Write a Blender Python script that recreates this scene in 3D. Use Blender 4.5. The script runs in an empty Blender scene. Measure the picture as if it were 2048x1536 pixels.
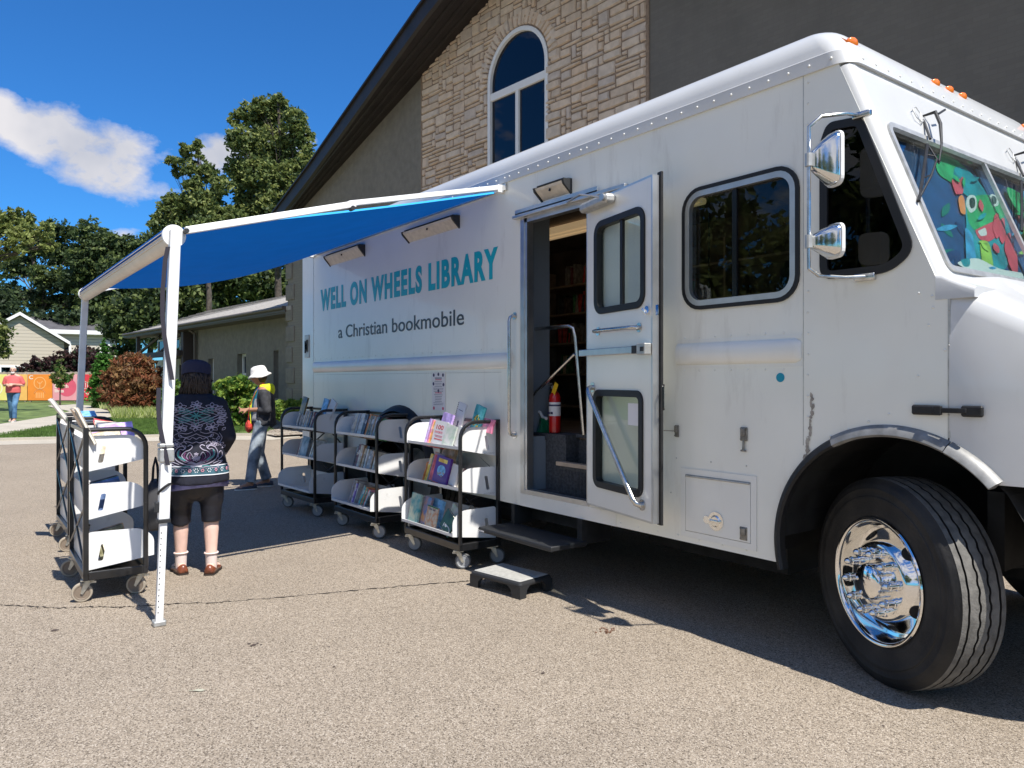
import bpy, bmesh, math, random
import numpy as np
from mathutils import Vector, Matrix
from mathutils.geometry import tessellate_polygon
from mathutils.bvhtree import BVHTree
rnd = random.Random(7)
R = math.radians; PI = math.pi
scene = bpy.context.scene
COL = scene.collection

# ---------------------------------------------------------------- camera
FPX, HOR = 1510.0, 760.0
CAM = (1.82, -3.45, 1.45); YAW = R(143.6)
FW = (math.cos(YAW), math.sin(YAW)); RT = (math.cos(YAW - PI/2), math.sin(YAW - PI/2))
cd = bpy.data.cameras.new("camera"); cam = bpy.data.objects.new("camera", cd); COL.objects.link(cam)
cd.sensor_width = 36; cd.lens = 36*FPX/2048; cd.shift_y = -(768-HOR)/2048
cd.clip_start = .05; cd.clip_end = 4000
cam.location = CAM; cam.rotation_euler = (PI/2, 0, YAW - PI/2)
scene.camera = cam

# ---------------------------------------------------------------- light
SUN = Vector((.63, .030, 1.0)).normalized()          # towards the sun
el = math.asin(SUN.z); az = math.atan2(SUN.x, SUN.y)
scene.view_settings.view_transform = 'Standard'; scene.view_settings.look = 'None'
scene.view_settings.gamma = 1.0; scene.view_settings.exposure = 0.75
sl = bpy.data.lights.new("sun", 'SUN'); sl.energy = 4.3; sl.angle = R(.53); sl.color = (1, .955, .88)
so = bpy.data.objects.new("sun", sl); COL.objects.link(so)
so.rotation_euler = SUN.to_track_quat('Z', 'Y').to_euler()

def pray(px, py):
    u = (px-1024)/FPX; v = (HOR-py)/FPX
    return (FW[0]+u*RT[0], FW[1]+u*RT[1], v)
W = bpy.data.worlds.new("World"); scene.world = W; W.use_nodes = True
nt = W.node_tree; N = nt.nodes; Lk = nt.links; N.clear()
out = N.new('ShaderNodeOutputWorld'); bg = N.new('ShaderNodeBackground'); bg.inputs[1].default_value = .095
sky = N.new('ShaderNodeTexSky'); sky.sky_type = 'NISHITA'; sky.sun_disc = False
sky.sun_elevation = el; sky.sun_rotation = az; sky.altitude = 200; sky.air_density = 1.0; sky.dust_density = .35; sky.ozone_density = 3.5
geo = N.new('ShaderNodeTexCoord')
def vmath(op, a, b=None):
    n = N.new('ShaderNodeVectorMath'); n.operation = op
    for i, s in enumerate((a, b)):
        if s is None: continue
        if isinstance(s, (tuple, list, Vector)): n.inputs[i].default_value = s
        else: Lk.new(s, n.inputs[i])
    return n
def smath(op, a, b=None, clamp=False):
    n = N.new('ShaderNodeMath'); n.operation = op; n.use_clamp = clamp
    for i, s in enumerate((a, b)):
        if s is None: continue
        if isinstance(s, (int, float)): n.inputs[i].default_value = s
        else: Lk.new(s, n.inputs[i])
    return n.outputs[0]
nz = N.new('ShaderNodeTexNoise'); nz.inputs['Scale'].default_value = 13; nz.inputs['Detail'].default_value = 9; nz.inputs['Roughness'].default_value = .6
sq = vmath('MULTIPLY', geo.outputs['Generated'], (1, 1, 1.6)); Lk.new(sq.outputs[0], nz.inputs['Vector'])
def cloud(px, py, rx, ry, rot, thr):
    """an elliptical bank of cloud round one direction of the sky"""
    c = Vector(pray(px, py)).normalized()
    h = Vector((0, 0, 1)).cross(c).normalized()*-1; v = h.cross(c)*-1
    if v.z < 0: v = -v
    h2 = h*math.cos(rot)+v*math.sin(rot); v2 = v*math.cos(rot)-h*math.sin(rot)
    d = vmath('SUBTRACT', geo.outputs['Generated'], tuple(c)).outputs[0]
    a = smath('DIVIDE', vmath('DOT_PRODUCT', d, tuple(h2)).outputs['Value'], rx/FPX*.85)
    b = smath('DIVIDE', vmath('DOT_PRODUCT', d, tuple(v2)).outputs['Value'], ry/FPX*.85)
    r = smath('ADD', smath('POWER', smath('ABSOLUTE', a), 2.0), smath('POWER', smath('ABSOLUTE', b), 2.0))
    m = smath('SUBTRACT', 1.0, r)
    m = smath('ADD', m, smath('MULTIPLY', smath('SUBTRACT', nz.outputs['Fac'], .5), 3.4))
    return smath('MULTIPLY', smath('SUBTRACT', m, thr), 1.25, True)
m = None
for c in ((205, 305, 190, 78, -.24, .0), (60, 262, 90, 50, -.3, .1), (10, 215, 60, 36, -.1, .25), (425, 310, 70, 50, .2, .35), (560, 300, 95, 55, 0, .3), (90, 300, 90, 40, -.3, .3),
          (-500, 250, 260, 90, .1, .2), (-900, 420, 300, 80, 0, .2), (240, 470, 90, 20, .1, .5)):
    k = cloud(*c); m = k if m is None else smath('MAXIMUM', m, k)
for (dx, dy, dz, rr) in ((.5, -.8, .30, .42), (-.3, -.9, .35, .40), (.95, -.2, .30, .35), (.7, -.6, .75, .3), (-.1, -.8, .9, .3), (.2, -.9, .55, .35)):  # unseen clouds behind the camera, added to neutralise the blue ambient light
    c = Vector((dx, dy, dz)).normalized()
    dist = vmath('DISTANCE', vmath('MULTIPLY', geo.outputs['Generated'], (1, 1, 1.7)).outputs[0], (c.x, c.y, c.z*1.7)).outputs['Value']
    k = smath('MULTIPLY', smath('ADD', smath('SUBTRACT', 1.0, smath('DIVIDE', dist, rr)), smath('MULTIPLY', smath('SUBTRACT', nz.outputs['Fac'], .5), 3.4)), 1.6, True)
    m = smath('MAXIMUM', m, k)
nz2 = N.new('ShaderNodeTexNoise'); nz2.inputs['Scale'].default_value = 9; nz2.inputs['Detail'].default_value = 4; Lk.new(geo.outputs['Generated'], nz2.inputs['Vector'])
cr = N.new('ShaderNodeValToRGB'); Lk.new(nz2.outputs['Fac'], cr.inputs[0])
cr.color_ramp.elements[0].position = .3; cr.color_ramp.elements[0].color = (3.3, 3.5, 4.1, 1)
cr.color_ramp.elements[1].position = .65; cr.color_ramp.elements[1].color = (5.2, 5.1, 5.3, 1)
tint = N.new('ShaderNodeMix'); tint.data_type = 'RGBA'; tint.blend_type = 'MULTIPLY'; tint.inputs[0].default_value = 1
Lk.new(sky.outputs[0], tint.inputs[6]); tint.inputs[7].default_value = (.21, .60, 1.0, 1)
mx = N.new('ShaderNodeMix'); mx.data_type = 'RGBA'
Lk.new(m, mx.inputs[0]); Lk.new(tint.outputs[2], mx.inputs[6]); Lk.new(cr.outputs[0], mx.inputs[7])
Lk.new(mx.outputs[2], bg.inputs[0]); Lk.new(bg.outputs[0], out.inputs[0])

# ---------------------------------------------------------------- measuring helpers (a sight line met with a real plane)
def S(px, py, y=0.0):
    d = pray(px, py); t = (y-CAM[1])/d[1]; return (CAM[0]+t*d[0], CAM[2]+t*d[2])
def G(px, py, z=0.0):
    d = pray(px, py); t = (z-CAM[2])/d[2]; return (CAM[0]+t*d[0], CAM[1]+t*d[1])
def D(px, py, t):
    d = pray(px, py); return Vector((CAM[0]+t*d[0], CAM[1]+t*d[1], CAM[2]+t*d[2]))

# ---------------------------------------------------------------- materials
MATS = {}
def mat(name, col, rough=.6, metal=0., noise=0., nscale=8., bump=0., bscale=60., coat=0., col2=None, spec=.5, trans=None, detail=4, lo=.35, hi=.65, wave=None):
    if name in MATS: return MATS[name]
    m = bpy.data.materials.new(name); m.use_nodes = True; t = m.node_tree; n = t.nodes; l = t.links
    b = n['Principled BSDF']; b.inputs['Base Color'].default_value = (*col, 1)
    b.inputs['Roughness'].default_value = rough; b.inputs['Metallic'].default_value = metal
    b.inputs['Specular IOR Level'].default_value = spec
    if coat: b.inputs['Coat Weight'].default_value = coat; b.inputs['Coat Roughness'].default_value = .06
    tc = n.new('ShaderNodeTexCoord')
    if noise or col2:
        z = n.new('ShaderNodeTexNoise'); z.inputs['Scale'].default_value = nscale; z.inputs['Detail'].default_value = detail; l.new(tc.outputs['Object'], z.inputs['Vector'])
        r = n.new('ShaderNodeValToRGB'); l.new(z.outputs['Fac'], r.inputs[0])
        r.color_ramp.elements[0].position = lo; r.color_ramp.elements[1].position = hi
        c1 = tuple(max(0, c*(1-noise)) for c in col); c2 = col2 or tuple(min(1, c*(1+noise)) for c in col)
        r.color_ramp.elements[0].color = (*c1, 1); r.color_ramp.elements[1].color = (*c2, 1)
        l.new(r.outputs[0], b.inputs['Base Color'])
    if bump:
        z = n.new('ShaderNodeTexNoise'); z.inputs['Scale'].default_value = bscale; z.inputs['Detail'].default_value = 3; l.new(tc.outputs['Object'], z.inputs['Vector'])
        bp = n.new('ShaderNodeBump'); bp.inputs['Strength'].default_value = bump; bp.inputs['Distance'].default_value = .01
        l.new(z.outputs['Fac'], bp.inputs['Height']); l.new(bp.outputs[0], b.inputs['Normal'])
    if trans:
        tr = n.new('ShaderNodeBsdfTranslucent'); tr.inputs[0].default_value = (*trans[1], 1)
        ms = n.new('ShaderNodeMixShader'); ms.inputs[0].default_value = trans[0]
        o = n['Material Output']; l.new(b.outputs[0], ms.inputs[1]); l.new(tr.outputs[0], ms.inputs[2]); l.new(ms.outputs[0], o.inputs[0])
    MATS[name] = m; return m
def glass(name, tint, ior=1.5, rough=0.0):
    m = bpy.data.materials.new(name); m.use_nodes = True; t = m.node_tree; n = t.nodes; l = t.links; n.clear()
    o = n.new('ShaderNodeOutputMaterial'); lw = n.new('ShaderNodeLayerWeight'); lw.inputs[0].default_value = .5; f0 = ((ior-1)/(ior+1))**2
    pw = n.new('ShaderNodeMath'); pw.operation = 'POWER'; l.new(lw.outputs['Facing'], pw.inputs[0]); pw.inputs[1].default_value = 5.0
    f = n.new('ShaderNodeMath'); f.operation = 'MULTIPLY_ADD'; l.new(pw.outputs[0], f.inputs[0]); f.inputs[1].default_value = 1-f0; f.inputs[2].default_value = f0
    tr = n.new('ShaderNodeBsdfTransparent'); tr.inputs[0].default_value = (*tint, 1)
    g = n.new('ShaderNodeBsdfGlossy'); g.inputs[1].default_value = rough; g.inputs[0].default_value = (1, 1, 1, 1)
    ms = n.new('ShaderNodeMixShader'); l.new(f.outputs[0], ms.inputs[0]); l.new(tr.outputs[0], ms.inputs[1]); l.new(g.outputs[0], ms.inputs[2]); l.new(ms.outputs[0], o.inputs[0])
    MATS[name] = m; return m

# asphalt: pale worn aggregate
def speckle(name, stops, scale, bump=.5, patch=(.9, 1.08), pscale=.5, rough=.9, dirt=None):
    m = bpy.data.materials.new(name); m.use_nodes = True; t = m.node_tree; n = t.nodes; l = t.links
    b = n['Principled BSDF']; b.inputs['Roughness'].default_value = rough; b.inputs['Specular IOR Level'].default_value = .25
    tc = n.new('ShaderNodeTexCoord'); v = n.new('ShaderNodeTexVoronoi'); v.inputs['Scale'].default_value = scale; l.new(tc.outputs['Object'], v.inputs['Vector'])
    sp = n.new('ShaderNodeSeparateColor'); l.new(v.outputs['Color'], sp.inputs[0])
    r = n.new('ShaderNodeValToRGB'); l.new(sp.outputs[0], r.inputs[0]); r.color_ramp.interpolation = 'CONSTANT'
    els = r.color_ramp.elements
    while len(els) < len(stops): els.new(.5)
    for e, (p, c) in zip(els, stops): e.position = p; e.color = (*c, 1)
    z = n.new('ShaderNodeTexNoise'); z.inputs['Scale'].default_value = pscale; z.inputs['Detail'].default_value = 8; z.inputs['Roughness'].default_value = .6; l.new(tc.outputs['Object'], z.inputs['Vector'])
    mr = n.new('ShaderNodeMapRange'); l.new(z.outputs['Fac'], mr.inputs[0]); mr.inputs[1].default_value = .3; mr.inputs[2].default_value = .7; mr.inputs[3].default_value = patch[0]; mr.inputs[4].default_value = patch[1]
    mm = n.new('ShaderNodeMix'); mm.data_type = 'RGBA'; mm.blend_type = 'MULTIPLY'; mm.inputs[0].default_value = 1
    l.new(r.outputs[0], mm.inputs[6]); l.new(mr.outputs[0], mm.inputs[7])
    l.new(mm.outputs[2], b.inputs['Base Color'])
    bp = n.new('ShaderNodeBump'); bp.inputs['Strength'].default_value = bump; bp.inputs['Distance'].default_value = .006
    l.new(v.outputs['Distance'], bp.inputs['Height']); bp.invert = True; l.new(bp.outputs[0], b.inputs['Normal'])
    MATS[name] = m; return m
speckle('asphalt', [(0, (.12, .096, .072)), (.12, (.225, .186, .142)), (.34, (.305, .252, .193)), (.64, (.36, .30, .231)), (.86, (.46, .395, .32))], 185, .6, (.90, 1.07), .7)
speckle('concrete', [(0, (.40, .36, .30)), (.5, (.46, .42, .35)), (.8, (.50, .455, .38))], 260, .2, (.88, 1.06), .8)
speckle('gravel', [(0, (.10, .08, .06)), (.3, (.25, .20, .15)), (.6, (.38, .32, .26)), (.85, (.5, .45, .4))], 22, .9)
speckle('mulch', [(0, (.03, .02, .015)), (.4, (.06, .04, .025)), (.8, (.10, .065, .04))], 30, 1)
mat('grass', (.095, .15, .035), .9, noise=.45, nscale=1.6, bump=1., bscale=50, col2=(.16, .22, .06), detail=9)
mat('grass_blade', (.09, .16, .03), .7, noise=.3, nscale=2, trans=(.3, (.12, .22, .03)))

# ---------------------------------------------------------------- mesh builder
class MB:
    def __init__(s, T=None): s.v = []; s.f = []; s.m = []; s.T = T; s.mi = 0
    def add(s, vs, fs):
        o = len(s.v)
        s.v += [tuple(s.T @ Vector(p)) for p in vs] if s.T is not None else [tuple(p) for p in vs]
        s.f += [[i+o for i in f] for f in fs]; s.m += [s.mi]*len(fs); return s
    def box(s, x0, x1, y0, y1, z0, z1, M=None):
        v = [(x, y, z) for z in (z0, z1) for y in (y0, y1) for x in (x0, x1)]
        if M is not None: v = [M @ Vector(p) for p in v]
        return s.add(v, [(0, 2, 3, 1), (4, 5, 7, 6), (0, 1, 5, 4), (2, 6, 7, 3), (0, 4, 6, 2), (1, 3, 7, 5)])
    def rbox(s, x0, x1, y0, y1, z0, z1, r=.01, M=None, n=3):
        """box with its vertical edges rounded and its top/bottom edges chamfered"""
        rings = []
        def ring(ins, z):
            pts = []
            rr = max(r-ins, .0005)
            for cx, cy, a0 in ((x1-r, y1-r, 0), (x0+r, y1-r, 90), (x0+r, y0+r, 180), (x1-r, y0+r, 270)):
                for k in range(n+1):
                    a = R(a0+90*k/n); pts.append((cx+rr*math.cos(a), cy+rr*math.sin(a), z))
            return pts
        zr = min(r, (z1-z0)/2.01)
        rr = [ring(zr*.9, z0), ring(zr*.3, z0+zr*.3), ring(0, z0+zr), ring(0, z1-zr), ring(zr*.3, z1-zr*.3), ring(zr*.9, z1)]
        return s.loft(rr, M=M)
    def loft(s, rings, cap=True, M=None, closed=True):
        n = len(rings[0]); v = [p for r_ in rings for p in r_]
        if M is not None: v = [M @ Vector(p) for p in v]
        f = []
        for k in range(len(rings)-1):
            for i in range(n if closed else n-1):
                j = (i+1) % n; f.append((k*n+i, k*n+j, (k+1)*n+j, (k+1)*n+i))
        if cap: f.append(list(range(n))[::-1]); f.append([(len(rings)-1)*n+i for i in range(n)])
        return s.add(v, f)
    def cyl(s, p0, p1, r0, r1=None, n=12, cap=True):
        r1 = r0 if r1 is None else r1
        p0, p1 = Vector(p0), Vector(p1); q = (p1-p0).to_track_quat('Z', 'Y')
        rg = [[p+q @ Vector((r*math.cos(2*PI*i/n), r*math.sin(2*PI*i/n), 0)) for i in range(n)] for p, r in ((p0, r0), (p1, r1))]
        return s.loft(rg, cap)
    def tube(s, pts, r, n=8, cap=True, radii=None, closed=False):
        pts = [Vector(p) for p in pts]; rg = []; prev = None
        for i, p in enumerate(pts):
            d = (pts[min(i+1, len(pts)-1)]-pts[max(i-1, 0)])
            if d.length < 1e-9: d = Vector((0, 0, 1))
            d.normalize()
            if prev is None:
                u = d.orthogonal().normalized()
            else:
                u = (prev-d*prev.dot(d)).normalized()
            prev = u; w = d.cross(u); rr = radii[i] if radii else r
            rg.append([p+(u*math.cos(2*PI*k/n)+w*math.sin(2*PI*k/n))*rr for k in range(n)])
        return s.loft(rg, cap)
    def ell(s, c, r, n=12, m=8, M=None):
        c = Vector(c); rg = []
        r = (r, r, r) if isinstance(r, (int, float)) else r
        for j in range(m+1):
            a = -PI/2+PI*j/m; a = max(min(a, PI/2-.02), -PI/2+.02)
            rg.append([Vector((r[0]*math.cos(a)*math.cos(2*PI*i/n), r[1]*math.cos(a)*math.sin(2*PI*i/n), r[2]*math.sin(a))) for i in range(n)])
        if M is not None: rg = [[M @ p for p in q] for q in rg]
        return s.loft([[p+c for p in q] for q in rg])
    def cap(s, p0, r0, p1, r1, n=12):
        """tapered capsule"""
        p0, p1 = Vector(p0), Vector(p1); d = p1-p0
        q = d.to_track_quat('Z', 'Y') if d.length > 1e-6 else Matrix.Identity(3).to_quaternion()
        rg = []
        for k in range(5):
            a = -PI/2+.03+(PI/2-.03)*k/4; rg.append((p0+q @ Vector((0, 0, r0*math.sin(a))), r0*math.cos(a)))
        for k in range(5):
            a = (PI/2-.03)*k/4; rg.append((p1+q @ Vector((0, 0, r1*math.sin(a))), r1*math.cos(a)))
        return s.loft([[c+q @ Vector((rr*math.cos(2*PI*i/n), rr*math.sin(2*PI*i/n), 0)) for i in range(n)] for c, rr in rg])
    def lathe(s, prof, M, n=32, zig=None):
        """prof: (radius, axial) pairs about local Z of M"""
        rg = []
        for k, (r, a) in enumerate(prof):
            rg.append([M @ Vector((r*math.cos(2*PI*i/n), r*math.sin(2*PI*i/n), a+(zig[k]*(1 if (i//2) % 2 else -1) if zig else 0))) for i in range(n)])
        return s.loft(rg, cap=False)
    def plate(s, outer, holes, t, fn):
        """flat plate with holes. fn(a, b, c) maps plate coords to space, c from 0 (front) to t"""
        polys = [outer]+list(holes)
        tri = tessellate_polygon([[Vector((a, b, 0)) for a, b in p] for p in polys])
        flat = [q for p in polys for q in p]; n = len(flat)
        v = [fn(a, b, 0) for a, b in flat]+[fn(a, b, t) for a, b in flat]
        f = []
        for a, b, c in tri:
            A, B, C = flat[a], flat[b], flat[c]
            if (B[0]-A[0])*(C[1]-A[1])-(B[1]-A[1])*(C[0]-A[0]) < 0: a, c = c, a
            f.append((a, b, c)); f.append((c+n, b+n, a+n))
        o = 0
        for pi, p in enumerate(polys):
            k = len(p)
            area = sum(p[i][0]*p[(i+1) % k][1]-p[(i+1) % k][0]*p[i][1] for i in range(k))
            flip = (area < 0) != (pi > 0)
            for i in range(k):
                j = (i+1) % k; q = (o+i, o+i+n, o+j+n, o+j); f.append(q[::-1] if flip else q)
            o += k
        return s.add(v, f)
    def build(s, name, mats, parent=None, smooth=False, bevel=0, off=None, flat_ang=None, subsurf=0, recalc=False):
        me = bpy.data.meshes.new(name); o = bpy.data.objects.new(name, me)
        if off is None and parent is not None: off = OFF.get(root_of(parent).name, (0, 0, 0))
        vs = s.v if not off else [(x-off[0], y-off[1], z-off[2]) for x, y, z in s.v]
        me.from_pydata(vs, [], s.f)
        for m_ in (mats if isinstance(mats, (list, tuple)) else [mats]): me.materials.append(MATS[m_] if isinstance(m_, str) else m_)
        if max(s.m or [0]) > 0: me.polygons.foreach_set('material_index', s.m)
        if recalc:
            b = bmesh.new(); b.from_mesh(me); bmesh.ops.recalc_face_normals(b, faces=b.faces); b.to_mesh(me); b.free()
        if smooth:
            me.polygons.foreach_set('use_smooth', [True]*len(me.polygons))
            if smooth != 'all':
                try: me.set_sharp_from_angle(angle=R(38 if smooth is True else smooth))
                except Exception: pass
        COL.objects.link(o)
        if parent is not None: o.parent = parent
        if bevel:
            bv = o.modifiers.new('bevel', 'BEVEL'); bv.width = bevel; bv.segments = 2; bv.limit_method = 'ANGLE'; bv.angle_limit = R(40)
        me.update(); return o
OFF = {}
def root_of(o):
    while o.parent is not None: o = o.parent
    return o
def tag(o, label=None, cat=None, group=None, kind=None):
    if label: o['label'] = label
    if cat: o['category'] = cat
    if group: o['group'] = group
    if kind: o['kind'] = kind
    return o
def thing(name, label, cat, loc=(0, 0, 0), rz=0, group=None, world=False):
    """Empty at a thing's base; world=True: its parts are given in world coordinates"""
    o = bpy.data.objects.new(name, None); COL.objects.link(o); o.empty_display_size = .2
    o.location = loc; o.rotation_euler = (0, 0, rz)
    if world: OFF[o.name] = tuple(loc)
    return tag(o, label, cat, group)
def copy_tree(o, parent=None):
    c = o.copy(); COL.objects.link(c); c.parent = parent
    for ch in list(o.children): copy_tree(ch, c)
    return c
def rrect(x0, x1, z0, z1, r, n=5):
    p = []
    for cx, cz, a0 in ((x1-r, z0+r, -90), (x1-r, z1-r, 0), (x0+r, z1-r, 90), (x0+r, z0+r, 180)):
        for k in range(n+1): a = R(a0+90*k/n); p.append((cx+r*math.cos(a), cz+r*math.sin(a)))
    return p
def round_poly(pts, rr, n=5):
    """round the corners of a polygon"""
    out_ = []; k = len(pts)
    for i in range(k):
        p, a, b = Vector(pts[i]), Vector(pts[i-1]), Vector(pts[(i+1) % k]); r = rr[i] if isinstance(rr, (list, tuple)) else rr
        d0 = (a-p).normalized(); d1 = (b-p).normalized()
        if r <= 0: out_.append(tuple(p)); continue
        for j in range(n+1):
            t = j/n; q = (p+d0*r)*(1-t)**2+p*2*t*(1-t)+(p+d1*r)*t*t; out_.append(tuple(q))
    return out_
def inset(poly, d):
    k = len(poly); area = sum(poly[i][0]*poly[(i+1) % k][1]-poly[(i+1) % k][0]*poly[i][1] for i in range(k)); s_ = 1 if area > 0 else -1
    o = []
    for i in range(k):
        a, p, b = Vector(poly[i-1]), Vector(poly[i]), Vector(poly[(i+1) % k])
        e0 = (p-a); e1 = (b-p)
        if e0.length < 1e-7 or e1.length < 1e-7: e0 = e1 = b-a
        e0.normalize(); e1.normalize()
        n0 = Vector((-e0.y, e0.x))*s_; n1 = Vector((-e1.y, e1.x))*s_; nn = (n0+n1)
        nn = nn/max(nn.length_squared*.5, .3)
        o.append((p.x+nn.x*d, p.y+nn.y*d))
    return o
def text_part(body, name, m, parent, box, fn, ext=.003, off_=0.0, label=None, off=None, sp=1.0):
    """lettering fitted in box (a0, a1, b0, b1), stood off the surface by fn(a, b, c)"""
    cu = bpy.data.curves.new('t', 'FONT'); cu.body = body; cu.offset = off_; cu.space_character = sp; cu.resolution_u = 5; cu.extrude = .01
    to = bpy.data.objects.new('t', cu); COL.objects.link(to)
    dg = bpy.context.evaluated_depsgraph_get(); dg.update()
    me = bpy.data.meshes.new_from_object(to.evaluated_get(dg)); bpy.data.objects.remove(to)
    vs = np.array([v.co[:] for v in me.vertices]); lo = vs.min(0); hi = vs.max(0)
    a0, a1, b0, b1 = box
    b = MB()
    b.v = [tuple(fn(a0+(p[0]-lo[0])/(hi[0]-lo[0])*(a1-a0), b0+(p[1]-lo[1])/(hi[1]-lo[1])*(b1-b0), ext if p[2] > 0 else 0)) for p in vs]
    b.f = [list(p.vertices) for p in me.polygons]; b.m = [0]*len(b.f)
    bpy.data.meshes.remove(me)
    o = b.build(name, m, parent, off=off)
    if label: o['label'] = label
    return o
def remesh(b, name, mats, parent, voxel=.012, smooth=6, off=None):
    """fuse overlapping shapes into one continuous surface"""
    o = b.build(name+'_src', mats, None, off=(0, 0, 0)); me0 = o.data
    m1 = o.modifiers.new('r', 'REMESH'); m1.mode = 'VOXEL'; m1.voxel_size = voxel
    m2 = o.modifiers.new('s', 'SMOOTH'); m2.factor = .5; m2.iterations = smooth
    dg = bpy.context.evaluated_depsgraph_get(); dg.update()
    me = bpy.data.meshes.new_from_object(o.evaluated_get(dg))
    bpy.data.objects.remove(o); bpy.data.meshes.remove(me0)
    me.name = name; me.polygons.foreach_set('use_smooth', [True]*len(me.polygons))
    if not me.materials: me.materials.append(MATS[mats])
    n = bpy.data.objects.new(name, me); COL.objects.link(n); n.parent = parent
    return n

# ---------------------------------------------------------------- plain materials
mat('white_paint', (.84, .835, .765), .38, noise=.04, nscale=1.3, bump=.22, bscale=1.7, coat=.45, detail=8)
def grime(name, col, amt, sc=(5, 5, .9), lo=.56, hi=.74):
    t = MATS[name].node_tree; n = t.nodes; l = t.links; b_ = n['Principled BSDF']; src = b_.inputs['Base Color'].links[0].from_socket
    tc = n.new('ShaderNodeTexCoord'); mp = n.new('ShaderNodeMapping'); mp.inputs['Scale'].default_value = sc; l.new(tc.outputs['Object'], mp.inputs[0])
    z = n.new('ShaderNodeTexNoise'); z.inputs['Scale'].default_value = 1; z.inputs['Detail'].default_value = 9; z.inputs['Roughness'].default_value = .7; l.new(mp.outputs[0], z.inputs['Vector'])
    r = n.new('ShaderNodeMapRange'); l.new(z.outputs['Fac'], r.inputs[0]); r.inputs[1].default_value = lo; r.inputs[2].default_value = hi; r.inputs[4].default_value = amt
    m_ = n.new('ShaderNodeMix'); m_.data_type = 'RGBA'; l.new(r.outputs[0], m_.inputs[0]); l.new(src, m_.inputs[6]); m_.inputs[7].default_value = (*col, 1); l.new(m_.outputs[2], b_.inputs['Base Color'])
grime('white_paint', (.42, .38, .32), .34)
mat('white_paint2', (.82, .815, .765), .32, noise=.04, nscale=2.0, coat=.5, bump=.06, bscale=3); grime('white_paint2', (.42, .38, .32), .22)
mat('white_paint_sun_dimmed', (.60, .605, .60), .34, noise=.04, nscale=2.0, coat=.5, bump=.08, bscale=2.5); grime('white_paint_sun_dimmed', (.36, .33, .28), .26)  # the white paint darkened for sunlit front, hood and roof, so they don't clip
mat('white_metal', (.78, .78, .77), .4, noise=.06, nscale=12)
mat('dirty_white', (.66, .66, .64), .5, noise=.12, nscale=6)
mat('chrome', (.86, .86, .85), .07, 1, noise=.06, nscale=14); mat('worn_chrome', (.78, .78, .76), .13, 1, bump=.05, bscale=30)
mat('steel', (.58, .58, .57), .26, 1, noise=.15, nscale=30)
mat('alu', (.62, .62, .61), .42, 1, noise=.07, nscale=10)
mat('dark_galv', (.26, .245, .22), .45, .7, noise=.35, nscale=30)
mat('galv', (.50, .50, .48), .5, .7, noise=.12, nscale=25)
mat('black_rubber', (.012, .012, .013), .55, noise=.3, nscale=20, bump=.15, bscale=90)
mat('black_metal', (.012, .012, .013), .32, noise=.4, nscale=10, coat=.3)
mat('black_plastic', (.02, .021, .023), .55, bump=.2, bscale=200)
mat('black_gloss', (.008, .008, .009), .2)
mat('chassis', (.012, .012, .012), .8, noise=.5, nscale=8)
mat('tyre', (.013, .013, .014), .68, noise=.35, nscale=5, col2=(.040, .036, .032), lo=.4, hi=.85, bump=.2, bscale=60)
mat('tread', (.13, .125, .115), .85, noise=.25, nscale=25, bump=.3, bscale=120)
mat('teal_paint', (.004, .40, .50), .4, noise=.08, nscale=3)
mat('charcoal_paint', (.045, .048, .055), .4)
mat('cyan_dot', (.0, .28, .42), .4)
mat('amber', (.85, .20, .015), .2, coat=.6)
mat('diffuser', (.60, .54, .46), .35, noise=.1, nscale=20)
mat('interior_grey', (.20, .235, .27), .7)
mat('interior_dark', (.19, .15, .125), .8, noise=.3, nscale=5)
mat('carpet', (.06, .065, .075), .95, bump=.6, bscale=150, noise=.3, nscale=60)
mat('shelf_wood', (.42, .33, .25), .6, noise=.15, nscale=14)
mat('pages', (.72, .69, .62), .8, noise=.06, nscale=60)
mat('lamp_warm', (.75, .62, .42), .4); MATS['lamp_warm'].node_tree.nodes['Principled BSDF'].inputs['Emission Color'].default_value = (1, .70, .38, 1); MATS['lamp_warm'].node_tree.nodes['Principled BSDF'].inputs['Emission Strength'].default_value = .16
mat('red_paint', (.55, .012, .012), .25, coat=.5)
mat('yellow_tag', (.80, .50, .02), .6)
mat('green_bristle', (.0, .16, .07), .7)
mat('paper', (.78, .77, .78), .7)
mat('ink', (.05, .05, .12), .6)
mat('pink_ink', (.6, .08, .15), .6)
mat('gasket', (.008, .008, .009), .5)
glass('window_glass', (.62, .70, .66), 1.38)
glass('dark_glass', (.30, .34, .33), 1.38)
glass('clear_glass', (.86, .90, .89), 1.45)
mat('beige_alu', (.72, .66, .58), .45, noise=.08, nscale=5)
mat('blue_fabric', (.002, .10, .42), .95, spec=.12, noise=.08, nscale=5, trans=(.32, (.001, .085, .33)), bump=.15, bscale=30)
mat('caster_grey', (.30, .31, .32), .5); mat('caster_brown', (.20, .155, .115), .6); mat('caster_tyre', (.09, .09, .09), .6)
mat('caster_brown_tyre', (.36, .31, .24), .7)
mat('zinc', (.52, .50, .44), .4, .85, noise=.2, nscale=30)
mat('step_top', (.40, .395, .37), .8, noise=.1, nscale=40)
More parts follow.
